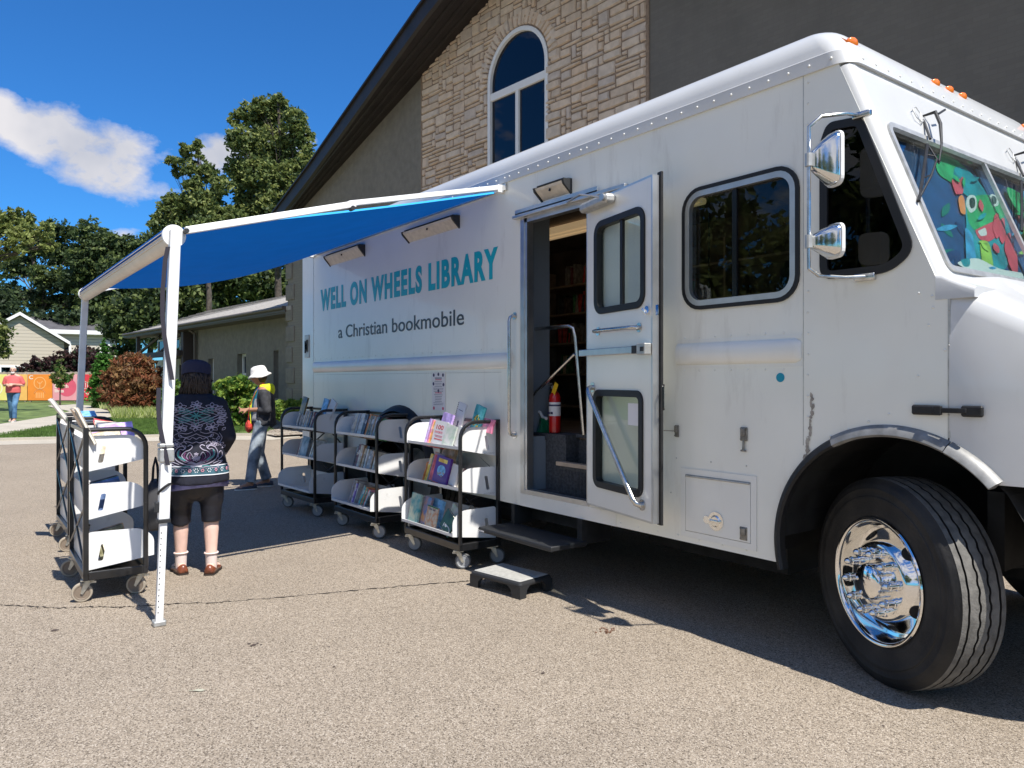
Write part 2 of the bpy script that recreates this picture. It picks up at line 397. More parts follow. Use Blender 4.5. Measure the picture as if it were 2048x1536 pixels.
# ================================================================ GROUND
def poly_ground(name, pts, m, z, kind='structure', n=None, h=0.0):
    b = MB(); outer = [(x, y) for x, y in pts]
    if h: b.plate(outer, [], -h, lambda a, c, d: (a, c, z+d))
    else:
        tri = tessellate_polygon([[Vector((a, c, 0)) for a, c in outer]])
        f = []
        for a, c, d in tri:
            A, B, C = outer[a], outer[c], outer[d]
            f.append((a, c, d) if (B[0]-A[0])*(C[1]-A[1])-(B[1]-A[1])*(C[0]-A[0]) > 0 else (d, c, a))
        b.add([(a, c, z) for a, c in outer], f)
    o = b.build(name, m); tag(o, kind=kind); return o
b = MB(); b.add([(-900, -900, -.03), (900, -900, -.03), (900, 900, -.03), (-900, 900, -.03)], [(0, 1, 2, 3)])
tag(b.build('ground', 'grass'), kind='structure')
edge = [G(-900, 905), G(-300, 893), G(0, 890), G(160, 886), G(330, 882), G(470, 880), G(545, 880), G(600, 874)]
lot = edge+[(-19, 5.2), (8, 7.4), (30, 8), (40, -60), (-60, -60)]
poly_ground('parking_lot', lot, 'asphalt', 0.0)
# pale gutter and kerb along the far side of the lot
b = MB()
def offs(p, d):
    v = Vector((p[0]-CAM[0], p[1]-CAM[1])).normalized(); return (p[0]+v.x*d, p[1]+v.y*d)
gut = [(p, offs(p, 1.25)) for p in edge]
for i in range(len(gut)-1):
    a, c = gut[i]; d, e = gut[i+1]
    b.add([(a[0], a[1], .004), (d[0], d[1], .004), (e[0], e[1], .012), (c[0], c[1], .012)], [(3, 2, 1, 0)])
tag(b.build('gutter_pavement', 'concrete'), kind='structure')
b = MB()
for i in range(len(gut)-1):
    a, d = gut[i][1], gut[i+1][1]; a2, d2 = offs(a, .15), offs(d, .15)
    b.add([(*a, 0), (*d, 0), (*d, .07), (*a, .07), (*a2, .07), (*d2, .07)], [(0, 1, 2, 3)[::-1], (3, 2, 5, 4)[::-1]])
tag(b.build('kerb', 'concrete'), kind='structure')
P_ = lambda *a: [G(x, y, .03) for x, y in a]
lawn1 = P_((-500, 878), (0, 876), (160, 872), (335, 868), (500, 866), (552, 862), (500, 838), (420, 835), (300, 833), (225, 836), (180, 838), (110, 850), (0, 869), (-500, 878))[:-1]
poly_ground('lawn', lawn1, 'grass', .03)
path = P_((-500, 884), (-100, 877), (0, 871), (120, 850), (190, 838), (232, 834), (215, 822), (180, 812), (150, 809), (95, 812), (110, 817), (140, 823), (110, 832), (0, 849), (-500, 862))
poly_ground('path', path, 'concrete', .05)
lawn2 = P_((-500, 861), (0, 848), (110, 831.5), (139, 823), (110, 817), (90, 812), (0, 808), (-500, 804))
poly_ground('lawn', lawn2, 'grass', .035)
bed = P_((232, 835), (340, 833), (420, 835), (500, 838), (552, 861), (600, 858), (700, 840), (600, 822), (400, 812), (260, 806), (200, 812))
poly_ground('planting_bed', bed, 'mulch', .04)
poly_ground('gravel_bed', [G(530, 868, .05), G(552, 872, .05), G(660, 865, .05), G(680, 845, .05), G(560, 842, .05)], 'gravel', .055)

# grass blades over the lawns one can see
def blades(name, poly, n, h0, h1, m, seed, w=.01, lean=.35, clump=None):
    rg = np.random.RandomState(seed); P = np.array(poly); lo = P.min(0); hi = P.max(0)
    pts = []
    def inside(x, y):
        c = False; k = len(poly); j = k-1
        for i in range(k):
            if (poly[i][1] > y) != (poly[j][1] > y) and x < (poly[j][0]-poly[i][0])*(y-poly[i][1])/(poly[j][1]-poly[i][1])+poly[i][0]: c = not c
            j = i
        return c
    tries = 0
    while len(pts) < n and tries < n*40:
        tries += 1
        x, y = rg.uniform(lo[0], hi[0]), rg.uniform(lo[1], hi[1])
        if inside(x, y): pts.append((x, y))
    vs = []; fs = []
    for (x, y) in pts:
        h = rg.uniform(h0, h1); a = rg.uniform(0, 2*PI); l1 = rg.uniform(0, lean)*h; b_ = rg.uniform(0, 2*PI)
        dx, dy = math.cos(a)*w, math.sin(a)*w; o = len(vs)
        vs += [(x-dx, y-dy, .03), (x+dx, y+dy, .03), (x+math.cos(b_)*l1, y+math.sin(b_)*l1, .03+h)]; fs.append((o, o+1, o+2))
    b = MB(); b.v = vs; b.f = fs; b.m = [0]*len(fs)
    return b.build(name, m)
vis = P_((-20, 876), (160, 873), (335, 868), (552, 862), (500, 840), (340, 835), (225, 836), (110, 851), (-20, 872))
tag(blades('grass', vis, 26000, .03, .08, 'grass_blade', 1, .014), 'short mown green grass beside the pale path', 'grass', kind='stuff')

# crack, stains, leaf
mat('crack', (.035, .028, .022), .95); mat('stain_dark', (.07, .05, .04), .9); mat('stain_brown', (.17, .085, .05), .9); mat('dry_leaf', (.36, .35, .27), .8)
cr_px = [(-60, 1208), (0, 1211), (60, 1213), (120, 1217), (180, 1214), (240, 1215), (300, 1211), (360, 1207), (430, 1206), (520, 1199), (610, 1191), (700, 1182), (800, 1173), (880, 1167), (935, 1163), (1010, 1156), (1100, 1150)]
cp = [Vector((*G(x, y), 0)) for x, y in cr_px]; fine = []
for i in range(len(cp)-1):
    for k in range(14): fine.append(cp[i].lerp(cp[i+1], k/14)+Vector((rnd.gauss(0, .007), rnd.gauss(0, .008), 0)))
b = MB(); v = []; f = []
for i, p in enumerate(fine):
    w = rnd.choice([.0015, .003, .004, .007, .010]); d = (fine[min(i+1, len(fine)-1)]-fine[max(0, i-1)]).normalized(); nn = Vector((-d.y, d.x, 0))
    v += [(p.x+nn.x*w, p.y+nn.y*w, .0035), (p.x-nn.x*w, p.y-nn.y*w, .0035)]
    if i: f.append((2*i-2, 2*i-1, 2*i+1, 2*i))
b.add(v, f); tag(b.build('pavement_crack', 'crack'), kind='structure')
def blob(name, px, py, rx, ry, m, seed, z=.003, k=26):
    g = random.Random(seed); c = G(px, py); b = MB(); pts = []
    for i in range(k):
        a = 2*PI*i/k; q = g.uniform(.6, 1.15); pts.append((c[0]+RT[0]*rx*q*math.cos(a)+FW[0]*ry*q*math.sin(a), c[1]+RT[1]*rx*q*math.cos(a)+FW[1]*ry*q*math.sin(a), z))
    b.add(pts+[(c[0], c[1], z)], [(i, (i+1) % k, k) for i in range(k)])
    return tag(b.build(name, m), kind='structure')
blob('oil_spot', 110, 1261, .022, .022, 'stain_dark', 3)
for i, (x, y, q) in enumerate(((498, 1288, .010), (507, 1291, .016), (515, 1287, .008), (522, 1290, .007), (668, 1334, .007), (392, 1381, .006), (988, 1420, .005))): blob('stain', x, y, q, q*1.4, 'stain_dark', i+10)
for i in range(22): blob('stain', 1213+rnd.gauss(0, 9), 1263+rnd.gauss(0, 3), .006, .012, 'stain_brown', i+50)
blob('oil_spot', 1086, 1347, .010, .012, 'stain_dark', 99)
for i in range(26):
    blob('dark_speck', rnd.uniform(0, 2000), 1240+rnd.uniform(0, 290), rnd.uniform(.002, .006), rnd.uniform(.003, .007), 'stain_dark', 200+i)
c = G(397, 1383); b = MB()
lv = [(-.03, 0, .004), (-.013, .009, .008), (.010, .010, .009), (.032, .003, .006), (.013, -.008, .004), (-.013, -.007, .006)]
b.add([(c[0]+p[0]*RT[0]-p[1]*RT[1], c[1]+p[0]*RT[1]+p[1]*RT[0], p[2]) for p in lv], [(0, 1, 5), (1, 2, 4, 5), (2, 3, 4)])
b.cyl((c[0]-.03*RT[0], c[1]-.03*RT[1], .004), (c[0]-.045*RT[0], c[1]-.045*RT[1], .006), .0015)
tag(b.build('fallen_leaf', 'dry_leaf'), 'pale dry leaf lying on the sunlit asphalt in the foreground', 'leaf')

# ================================================================ BUILDINGS  (local frame: +x to the right along the wall, -y towards the lot)
WA = math.atan2(.0785, .997)
def wall_frame(s=0): return Vector((-19.8, 4.63, 0))
def SW(px, py, o=0.0):
    """sight line met with the gable wall plane moved o metres towards the lot -> (s, z)"""
    d = pray(px, py); w0 = Vector((-19.8, 4.63)); e = Vector((math.cos(WA), math.sin(WA))); n = Vector((math.sin(WA), -math.cos(WA)))
    c = Vector(CAM[:2])-w0; t = (o-c.dot(n))/Vector(d[:2]).dot(n)
    return (c.dot(e)+t*Vector(d[:2]).dot(e), CAM[2]+t*d[2])
def painted_brick(name, col, sc=1.0, depth=.25):
    m = bpy.data.materials.new(name); m.use_nodes = True; t = m.node_tree; n = t.nodes; l = t.links; b_ = n['Principled BSDF']; b_.inputs['Roughness'].default_value = .75
    tc = n.new('ShaderNodeTexCoord'); mp = n.new('ShaderNodeSeparateXYZ'); l.new(tc.outputs['Object'], mp.inputs[0]); cx = n.new('ShaderNodeCombineXYZ'); l.new(mp.outputs[0], cx.inputs[0]); l.new(mp.outputs[2], cx.inputs[1])
    br = n.new('ShaderNodeTexBrick'); l.new(cx.outputs[0], br.inputs['Vector']); br.inputs['Scale'].default_value = 1; br.inputs['Brick Width'].default_value = .21*sc; br.inputs['Row Height'].default_value = .075*sc; br.inputs['Mortar Size'].default_value = .006*sc; br.inputs['Mortar Smooth'].default_value = .4
    br.inputs['Color1'].default_value = (*[c*1.05 for c in col], 1); br.inputs['Color2'].default_value = (*[c*.95 for c in col], 1); br.inputs['Mortar'].default_value = (*[c*(.93 if depth < .2 else .8) for c in col], 1)
    l.new(br.outputs['Color'], b_.inputs['Base Color'])
    bp = n.new('ShaderNodeBump'); bp.inputs['Strength'].default_value = depth; bp.inputs['Distance'].default_value = .01; bp.invert = True; l.new(br.outputs['Fac'], bp.inputs['Height']); l.new(bp.outputs[0], b_.inputs['Normal'])
    MATS[name] = m
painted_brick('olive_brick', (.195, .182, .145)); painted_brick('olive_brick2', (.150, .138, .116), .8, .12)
mat('stucco_olive', (.195, .180, .148), .85, noise=.10, nscale=6, bump=.5, bscale=45)
mat('fascia_brown', (.020, .015, .013), .55, noise=.2, nscale=3)
mat('mortar', (.26, .19, .135), .95, noise=.15, nscale=20)
for i, c in enumerate(((.60, .475, .355), (.63, .505, .385), (.57, .455, .345), (.60, .50, .40), (.61, .465, .335), (.65, .53, .41), (.54, .455, .38))):
    mat('stone%d' % i, c, .88, noise=.10, nscale=9, bump=.5, bscale=26)
mat('window_white', (.78, .78, .76), .45)
mat('room_dark', (.012, .016, .028), .6)
glass('church_glass', (.10, .14, .24), 1.62)
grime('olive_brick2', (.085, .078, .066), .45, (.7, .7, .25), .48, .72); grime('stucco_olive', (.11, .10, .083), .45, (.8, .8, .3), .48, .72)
church = thing('church_building', 'large olive painted church with a tan stone gable and dark roof behind the truck', 'building', (-19.8, 4.63, 0), WA)
PK = 9.8; RK = .32; Z0 = 6.3                      # gable: peak at s = PK
gab = lambda s: Z0+RK*(PK-abs(s-PK))
st0, st1 = SW(843, 250)[0], SW(1299, 100)[0]
w0s, w1s = SW(978, 250)[0], SW(1098.5, 200)[0]; wz = SW(1038, 56)[1]; wc = (w0s+w1s)/2; wr = (w1s-w0s)/2; wspring = wz-wr*1.0
wbot = 3.6
def arch_poly(c, r, z0, zs, n=24): return [(c-r, z0), (c+r, z0)]+[(c+r*math.cos(PI*i/n), zs+r*math.sin(PI*i/n)) for i in range(n+1)]
X0, X1 = -.62, 24
fnw = lambda y0: (lambda a, c, d: (a, y0+d, c))
hole = arch_poly(wc, wr, wbot, wspring)
b = MB(); b.plate([(X0, -.1), (st0, -.1), (st0, gab(st0)), (X0, gab(X0))], [], .3, fnw(0))
b.build('stucco_wall', 'stucco_olive', church)
b = MB(); b.plate([(st0, -.1), (st1, -.1), (st1, gab(st1)), (PK, gab(PK)), (st0, gab(st0))], [hole], .3, fnw(-.02))
b.build('mortar_wall', 'mortar', church)
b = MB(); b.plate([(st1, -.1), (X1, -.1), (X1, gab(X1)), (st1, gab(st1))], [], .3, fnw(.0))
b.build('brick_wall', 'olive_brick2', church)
b = MB(); b.box(X0, X0+.3, .3, 24, -.1, gab(X0)); b.box(X1-.3, X1, .3, 24, -.1, 3); b.build('side_wall', 'stucco_olive', church)
# stones
cw, ch = .132, .082
nx = int((st1-st0)/cw); nzc = int(9.5/ch); x_off = w0s-round((w0s-st0)/cw)*cw
grid = [[False]*(nzc+2) for _ in range(nx+3)]
def blocked(i, j):
    x = x_off+(i+.5)*cw; z = .1+(j+.5)*ch
    if x < st0+.02 or x > st1-.02 or z > gab(x)+.05: return True
    if abs(x-wc) < wr+.0 and wbot < z < wspring: return True
    if z >= wspring and math.hypot(x-wc, z-wspring) < wr+.12: return True
    return False
b = MB(); g = random.Random(5)
def stone(b, poly, y, t):
    """one stone: raised face with worn edges"""
    c = Vector((sum(p[0] for p in poly)/len(poly), sum(p[1] for p in poly)/len(poly))); k = len(poly)
    inn = inset(poly, .014); tilt = (g.uniform(-.05, .05), g.uniform(-.05, .05))
    v = [(p[0], y, p[1]) for p in poly]+[(p[0], y-t-(p[0]-c.x)*tilt[0]-(p[1]-c.y)*tilt[1], p[1]) for p in inn]
    area = sum(poly[i][0]*poly[(i+1) % k][1]-poly[(i+1) % k][0]*poly[i][1] for i in range(k))
    f = [(i, (i+1) % k, k+(i+1) % k, k+i) for i in range(k)]+[list(range(k, 2*k))]
    if area < 0: f = [q[::-1] for q in f]
    b.mi = g.choices(range(7), [5, 5, 3, 4, 1.5, 2, 2])[0]; b.add(v, f)
for j in range(nzc):
    for i in range(nx+1):
        if grid[i][j] or blocked(i, j): continue
        W_, H_ = g.choices([(1, 1), (2, 1), (3, 1), (4, 1), (2, 2), (3, 2), (4, 2), (5, 2), (1, 2), (2, 3), (3, 3), (1, 3)], [1, 5, 6, 5, 4, 6, 5, 3, 2.5, 1.5, 1.2, 1])[0]
        while W_ > 1 and any(i+q > nx or grid[i+q][j] or blocked(i+q, j) for q in range(W_)): W_ -= 1
        while H_ > 1 and any(j+r_ >= nzc or grid[i+q][j+r_] or blocked(i+q, j+r_) for q in range(W_) for r_ in range(H_)): H_ -= 1
        for q in range(W_):
            for r_ in range(H_): grid[i+q][j+r_] = True
        x0 = x_off+i*cw; x1 = x0+W_*cw; z0 = .1+j*ch; z1 = z0+H_*ch; mo = .010
        x0 = max(x0, st0+.01-mo); x1 = min(x1, st1+mo-.01)
        jj = lambda: g.uniform(-.012, .012)
        p = [(x0+mo+abs(jj()), z0+mo+abs(jj())), ((x0+x1)/2, z0+mo+jj()*.5), (x1-mo+jj()*.6, z0+mo+abs(jj())), (x1-mo-abs(jj()), (z0+z1)/2), (x1-mo+jj()*.6, z1-mo-abs(jj())), ((x0+x1)/2, z1-mo+jj()*.5), (x0+mo+abs(jj()), z1-mo-abs(jj()))]
        stone(b, p, -.02, g.uniform(.016, .04))
# voussoirs round the arch
nvs = 31; a = -.02
while a < PI:
    da = g.choice([.085, .1, .12, .14]); a1 = min(a+da, PI+.05); ro = wr+g.uniform(.25, .31); mo = .012
    p = [(wc+r_*math.cos(q), wspring+r_*math.sin(q)) for r_, q in ((wr+.03, a+mo/wr), (wr+.03, a1-mo/wr), (ro, a1-mo/ro/2), (ro, a+mo/ro/2))]
    p = [p[0], p[3], p[2], p[1]]
    stone(b, p, -.02, .035); a = a1
sw = b.build('stone_facing', ['stone%d' % i for i in range(7)], church)
# corner quoins at the left end
b = MB()
zz = .1; k = 0
while zz < gab(X0)-.2:
    b.rbox(X0-.06, X0+(.36 if k % 2 else .5), -.045, .26, zz+.012, zz+.47, .015); zz += .62 if k % 2 else .62; k += 1
b.build('quoins', 'stucco_olive', church)
b = MB(); b.box(X0+.1, X0+3.5, -.012, .01, 0, 4.8); b.build('brick_panel', 'olive_brick', church)
# arched window
wf = thing; wpoly = arch_poly(wc, wr, wbot, wspring)
b = MB(); b.plate(wpoly, [inset(wpoly, .085)], .12, fnw(-.045)); tz = SW(1098, 134)[1]; tz = wspring-.22
b.box(wc-wr+.08, wc+wr-.08, -.03, .06, tz-.10, tz+.05); b.box(wc-.045, wc+.045, -.028, .058, wbot+.08, tz-.102)
frame = b.build('arched_window_frame', 'window_white', church, bevel=.006)
b = MB(); b.plate(inset(wpoly, .08), [], .006, fnw(.02)); b.build('arched_window_pane', 'church_glass', frame)
b = MB(); b.box(wc-wr-.3, wc+wr+.3, .9, .95, wbot-.3, wz+.2); b.build('window_recess', 'room_dark', frame)
# roof with prow overhang: the overhang grows from the eave to the peak
def roof_pt(s, o, dz=0): return (s, -o, gab(s)+dz)
ov = lambda s: .34+(.98-.34)*min(1, max(0, (s-0)/8.6)) if s <= PK else .34+.64*min(1, (2*PK-s)/8.6)
def rake(sgn):
    b = MB(); ss = [PK+sgn*d for d in ([0, 2, 5, 8, 9.8+1.15])]
    TH = .34
    top = []; bot = []; rows = []
    for s_ in ss:
        o = ov(s_)+.02; zt = Z0+RK*(PK-abs(s_-PK))
        rows.append([(s_, -o, zt+.04), (s_, -o, zt+TH+.04), (s_, -o-.05, zt+TH+.04), (s_, -o-.05, zt+TH+.09), (s_, 24, zt+TH+.09), (s_, 24, zt+.0), (s_, .0, zt+.0), (s_, -o+.06, zt)])
    b.loft(rows); return b
for sg in (-1, 1): rake(sg).build('roof', 'fascia_brown', church, recalc=True)
b = MB()
for sg in (-1,):
    for q in (.25, .5, .75):
        ss = [PK+sg*d for d in (0, 5, 10.6)]
        b.tube([(s_, -ov(s_)*q-.02, gab(s_)-.012) for s_ in ss], .03, 6)
b.build('soffit_trim', 'fascia_brown', church)
# low wing
mat('shingle_pale', (.40, .37, .33), .9, noise=.14, nscale=14, bump=.5, bscale=14); mat('brown_trim', (.055, .040, .034), .6); mat('grey_siding', (.105, .10, .092), .7)
mat('cream_door', (.62, .58, .47), .5); mat('gutter_brown', (.10, .082, .066), .5); mat('mural_green', (.05, .30, .16), .6)
wing = thing('low_wing_building', 'low olive painted wing with a pale shingle roof, entrance doors and narrow windows', 'building', (-19.8, 4.63, 0), WA)
LW = lambda px, py: SW(px, py, -.62)      # wing wall plane, behind the gable plane
xe = SW(252, 665)[0]; xw0 = LW(388, 700)[0]; zed = 3.66
wins = []
for (pa, pb, zt) in ((411, 427.5, 2.28), (474.5, 492, 2.39), (547, 557, 2.42)):
    wins.append((LW(pa, 700)[0], LW(pb, 700)[0], .85, zt))
wins[0] = (wins[0][0]+.3, wins[0][1], .85, 2.28)
b = MB(); b.plate([(xw0, -.1), (X0+.05, -.1), (X0+.05, zed), (xw0, zed)], [[(a, z0), (c, z0), (c, z1), (a, z1)] for a, c, z0, z1 in wins], .3, fnw(.62))
b.build('wall', 'stucco_olive', wing)
for a, c, z0, z1 in wins:
    b = MB(); b.plate([(a, z0), (c, z0), (c, z1), (a, z1)], [[(a+.09, z0+.09), (c-.09, z0+.09), (c-.09, z1-.09), (a+.09, z1-.09)]], .08, fnw(.80)); b.box(a+.09, c-.09, .81, .86, 1.62, 1.70)
    f_ = b.build('window', 'window_white', wing)
    b = MB(); b.box(a+.08, c-.08, .85, .856, z0+.05, z1-.05); b.build('pane', 'church_glass', f_)
    b = MB(); b.box(a-.2, c+.2, 1.5, 1.55, z0-.2, z1+.2); b.build('window_recess', 'room_dark', f_)
b = MB()        # roof: eave above the gable plane, ridge behind
rt = [(xe-.15, -.05, zed+.0), (X0+.3, -.05, zed+.0), (X0+.3, 3.3, zed+1.22), (xe+1.6, 3.3, zed+1.08), (xe-.15, 6.6, zed)]
b.add([*rt, *[(p[0], p[1], p[2]-.12) for p in rt]], [(0, 1, 2, 3), (0, 3, 4), (9, 8, 5), (8, 7, 6, 5), (0, 5, 6, 1), (1, 6, 7, 2), (4, 9, 5, 0), (3, 8, 9, 4), (2, 7, 8, 3)])
b.build('roof', 'shingle_pale', wing)
b = MB(); nt_ = 64
for i in range(nt_):
    x = xe+(X0-xe)*i/nt_; b.box(x, x+(X0-xe)/nt_*.93, -.10, -.03, zed-.02, zed+.018)
for j in range(1, 11):
    yy = -.05+.32*j; z = zed+1.22*j/10.5+.012
    b.box(xe+.15*j, X0+.28, yy, yy+.03, z-.02, z-.002)
b.build('shingle_courses', 'shingle_pale', wing)
b = MB(); b.box(xe-.1, X0, -.09, -.045, zed-.16, zed-.0); b.box(xe-.1, X0, -.044, .62, zed-.2, zed-.13)
b.tube([(xe, -.14, zed-.05), (X0, -.14, zed-.04)], .055, 8)
b.build('gutter', 'gutter_brown', wing)
# entrance bay: dark siding, clerestory, canopy beam, doors
yb = 1.5
b = MB(); b.box(xe+.6, xw0+.02, yb, yb+.1, -.1, zed-.1); b.box(xw0-.0, xw0+.1, .62, yb, -.1, zed-.1)
for i in range(24): b.box(xe+.6, xw0-.02, yb-.015, yb, i*.15, i*.15+.012)
b.build('entrance_wall', 'grey_siding', wing)
LWd = lambda px, py: SW(px, py, -yb+.05)
dx0, dx1 = LWd(313, 712)[0], LWd(373, 712)[0]
b = MB(); n_ = 4; wd = (dx1-dx0)/n_
for i in range(n_):
    a = dx0+i*wd; b.plate([(a+.01, .0), (a+wd-.01, 0), (a+wd-.01, 2.42), (a+.01, 2.42)], [rrect(a+.22*wd, a+.78*wd, .3, 2.15, .02)], .05, fnw(yb-.09))
d_ = b.build('entrance_doors', 'cream_door', wing)
b = MB(); b.box(dx0, dx1, yb-.03, yb-.025, .1, 2.3); b.build('door_glass', 'church_glass', d_)
b = MB(); tx0, tx1 = LWd(316, 690)[0], LWd(378, 690)[0]
zt0, zt1 = 2.74, 3.42
for i in range(4):
    w_ = (tx1-tx0)/4; a = tx0+i*w_; b.plate([(a+.02, zt0), (a+w_-.02, zt0), (a+w_-.02, zt1), (a+.02, zt1)], [rrect(a+.12, a+w_-.12, zt0+.08, zt1-.08, .01)], .05, fnw(yb-.08))
c_ = b.build('clerestory_frame', 'window_white', wing)
b = MB(); b.box(tx0+.05, tx1-.05, yb-.04, yb-.035, zt0+.05, zt1-.05); b.build('clerestory_pane', 'church_glass', c_)
b = MB(); b.box(SW(258, 700)[0], xw0-.1, -.0, .18, 2.43, 2.66); b.box(SW(258, 700)[0], xw0-.1, .2, yb, 2.58, 2.66); b.box(xw0-.32, xw0-.02, .2, .6, 0, zed-.25)
b.build('canopy_beam', 'brown_trim', wing, bevel=.01)
b = MB(); bx = SW(272, 700)[0]
b.cyl((bx, .1, 2.66), (bx+1.9, .5, 3.4), .07, n=6); b.build('timber_brace', 'gutter_brown', wing); b = MB(); b.cyl((xw0-2.7, .1, 2.66), (xw0-1.3, .5, 3.4), .06, n=6); b.build('timber_brace', 'gutter_brown', wing); b = MB(); b.cyl((xw0+.42, .52, 0), (xw0+.42, .52, zed-.3), .06)
b.tube([(xw0+.42, .52, zed-.35), (xw0+.3, .3, zed-.15), (xw0+.1, .0, zed-.05)], .055); b.build('downspout', 'gutter_brown', wing); b = MB(); b.box(bx-.4, bx-.25, .1, .25, 0, zed-.2); b.build('canopy_post', 'gutter_brown', wing)

b = MB(); b.box(dx1+.05, dx1+.5, yb-.06, yb-.04, .2, 1.25); b.build('green_poster', 'mural_green', wing)
b = MB(); b.box(dx1+.1, dx1+.55, yb-.06, yb-.04, 1.6, 2.3); b.build('notice_board', 'window_white', wing)

# houses far left
def siding(name, col, row=.2):
    m = bpy.data.materials.new(name); m.use_nodes = True; t = m.node_tree; n = t.nodes; l = t.links; b_ = n['Principled BSDF']; b_.inputs['Roughness'].default_value = .6
    tc = n.new('ShaderNodeTexCoord'); sp = n.new('ShaderNodeSeparateXYZ'); l.new(tc.outputs['Object'], sp.inputs[0])
    a = n.new('ShaderNodeMath'); a.operation = 'DIVIDE'; a.inputs[1].default_value = row; l.new(sp.outputs[2], a.inputs[0])
    fr = n.new('ShaderNodeMath'); fr.operation = 'FRACT'; l.new(a.outputs[0], fr.inputs[0])
    r = n.new('ShaderNodeValToRGB'); l.new(fr.outputs[0], r.inputs[0]); r.color_ramp.elements[0].position = .0; r.color_ramp.elements[0].color = (*[c*.45 for c in col], 1); r.color_ramp.elements[1].position = .22; r.color_ramp.elements[1].color = (*col, 1)
    l.new(r.outputs[0], b_.inputs['Base Color']); bp = n.new('ShaderNodeBump'); bp.inputs['Distance'].default_value = .03; l.new(fr.outputs[0], bp.inputs['Height']); l.new(bp.outputs[0], b_.inputs['Normal'])
    MATS[name] = m
siding('beige_siding', (.60, .53, .44), .27); siding('cream_siding', (.70, .63, .54), .27)
mat('dark_shingle', (.085, .082, .09), .9, noise=.2, nscale=2, bump=.3, bscale=9)
HA = YAW-PI/2
def turn(px): return HA+math.atan((1024-px)/FPX)
def facing(px, t):   # frame whose +x is screen right at depth t
    p = D(px, 760, t); return (p.x, p.y, 0)
K = lambda t, d: d*t/FPX
T1 = 60
h1 = thing('siding_house', 'beige clapboard house with a steep white trimmed gable at the far left', 'house', facing(40, T1), turn(40))
pk = CAM[2]+K(T1, 128); ev = CAM[2]+K(T1, 77); hw = K(T1, 76)
b = MB(); b.plate([(-hw, -.1), (hw, -.1), (hw, ev), (0, pk), (-hw, ev)], [], 9, fnw(0)); b.build('wall', 'beige_siding', h1)
b = MB()
for sg in (-1, 1):
    v = [(0, -.35, pk+.02), (sg*(hw+.4), -.35, ev-.22), (sg*(hw+.4), 9, ev-.22), (0, 9, pk+.02)]
    v2 = [(x, y, z+.22) for x, y, z in v]; b.add(v+v2, [(0, 1, 2, 3), (4, 7, 6, 5), (0, 4, 5, 1), (1, 5, 6, 2), (2, 6, 7, 3)] if sg > 0 else [(3, 2, 1, 0), (5, 6, 7, 4), (1, 5, 4, 0), (2, 6, 5, 1), (3, 7, 6, 2)])
b.build('roof', 'dark_shingle', h1)
b = MB()
for sg in (-1, 1): b.add([(0, -.4, pk+.05), (sg*(hw+.42), -.4, ev-.2), (sg*(hw+.42), -.4, ev+.06), (0, -.4, pk+.31), (0, -.34, pk+.05), (sg*(hw+.42), -.34, ev-.2), (sg*(hw+.42), -.34, ev+.06), (0, -.34, pk+.31)], [(0, 1, 2, 3), (7, 6, 5, 4), (3, 2, 6, 7), (1, 0, 4, 5)] if sg > 0 else [(3, 2, 1, 0), (4, 5, 6, 7), (7, 6, 2, 3), (5, 4, 0, 1)])
b.build('fascia', 'window_white', h1)
wx = K(T1, -33); f_ = MB(); f_.plate([(wx-1.6, .6), (wx+1.6, .6), (wx+1.6, 2.6), (wx-1.6, 2.6)], [[(wx-1.45, .75), (wx-.08, .75), (wx-.08, 2.45), (wx-1.45, 2.45)], [(wx+.08, .75), (wx+1.45, .75), (wx+1.45, 2.45), (wx+.08, 2.45)]], .08, fnw(-.08))
f_ = f_.build('window', 'window_white', h1); b = MB(); b.box(wx-1.5, wx+1.5, -.03, -.02, .7, 2.5); b.build('pane', 'church_glass', f_)
# taller house part behind on the far left
T3 = 70
h3 = thing('siding_house', 'tan house behind the gable at the very left edge, only its roof slope showing', 'house', facing(-40, T3), turn(-40))
pk = CAM[2]+K(T3, 175); ev = CAM[2]+K(T3, 92); hw = K(T3, 90)
b = MB(); b.plate([(-hw, -.1), (hw, -.1), (hw, ev), (0, pk), (-hw, ev)], [], 9, fnw(0)); b.build('wall', 'beige_siding', h3)
b = MB()
for sg in (-1, 1):
    v = [(0, -.35, pk), (sg*(hw+.4), -.35, ev-.3), (sg*(hw+.4), 9, ev-.3), (0, 9, pk)]
    v2 = [(x, y, z+.28) for x, y, z in v]; b.add(v+v2, [(0, 1, 2, 3), (4, 7, 6, 5), (0, 4, 5, 1), (1, 5, 6, 2), (2, 6, 7, 3)] if sg > 0 else [(3, 2, 1, 0), (5, 6, 7, 4), (1, 5, 4, 0), (2, 6, 5, 1), (3, 7, 6, 2)])
b.build('roof', 'window_white', h3)
T2 = 68
h2 = thing('siding_house', 'cream house with a long dark shingle roof left of the tall conifer', 'house', facing(148, T2), turn(148))
ev = CAM[2]+K(T2, 98); rd = CAM[2]+K(T2+4, 123); hw = K(T2, 77)
b = MB(); b.box(-hw, hw, 0, 8, -.1, ev); b.plate([(0, ev-.05), (8, ev-.05), (4, rd-.1)], [], .2, lambda a, c, d: (hw-.2+d, a, c)); b.build('wall', 'cream_siding', h2)
b = MB(); b.plate([(-.5, ev), (4, rd+.1), (8.5, ev), (8.5, ev-.18), (4, rd-.1), (-.5, ev-.18)], [], 2*hw+.5, lambda a, c, d: (-hw-.25+d, a, c)); b.build('roof', 'dark_shingle', h2, recalc=True)
b = MB(); b.box(-hw-.25, hw+.25, -.62, -.48, ev-.3, ev+.06); b.box(-hw, hw, -.48, 0, ev-.34, ev-.3); b.build('gutter', 'window_white', h2)
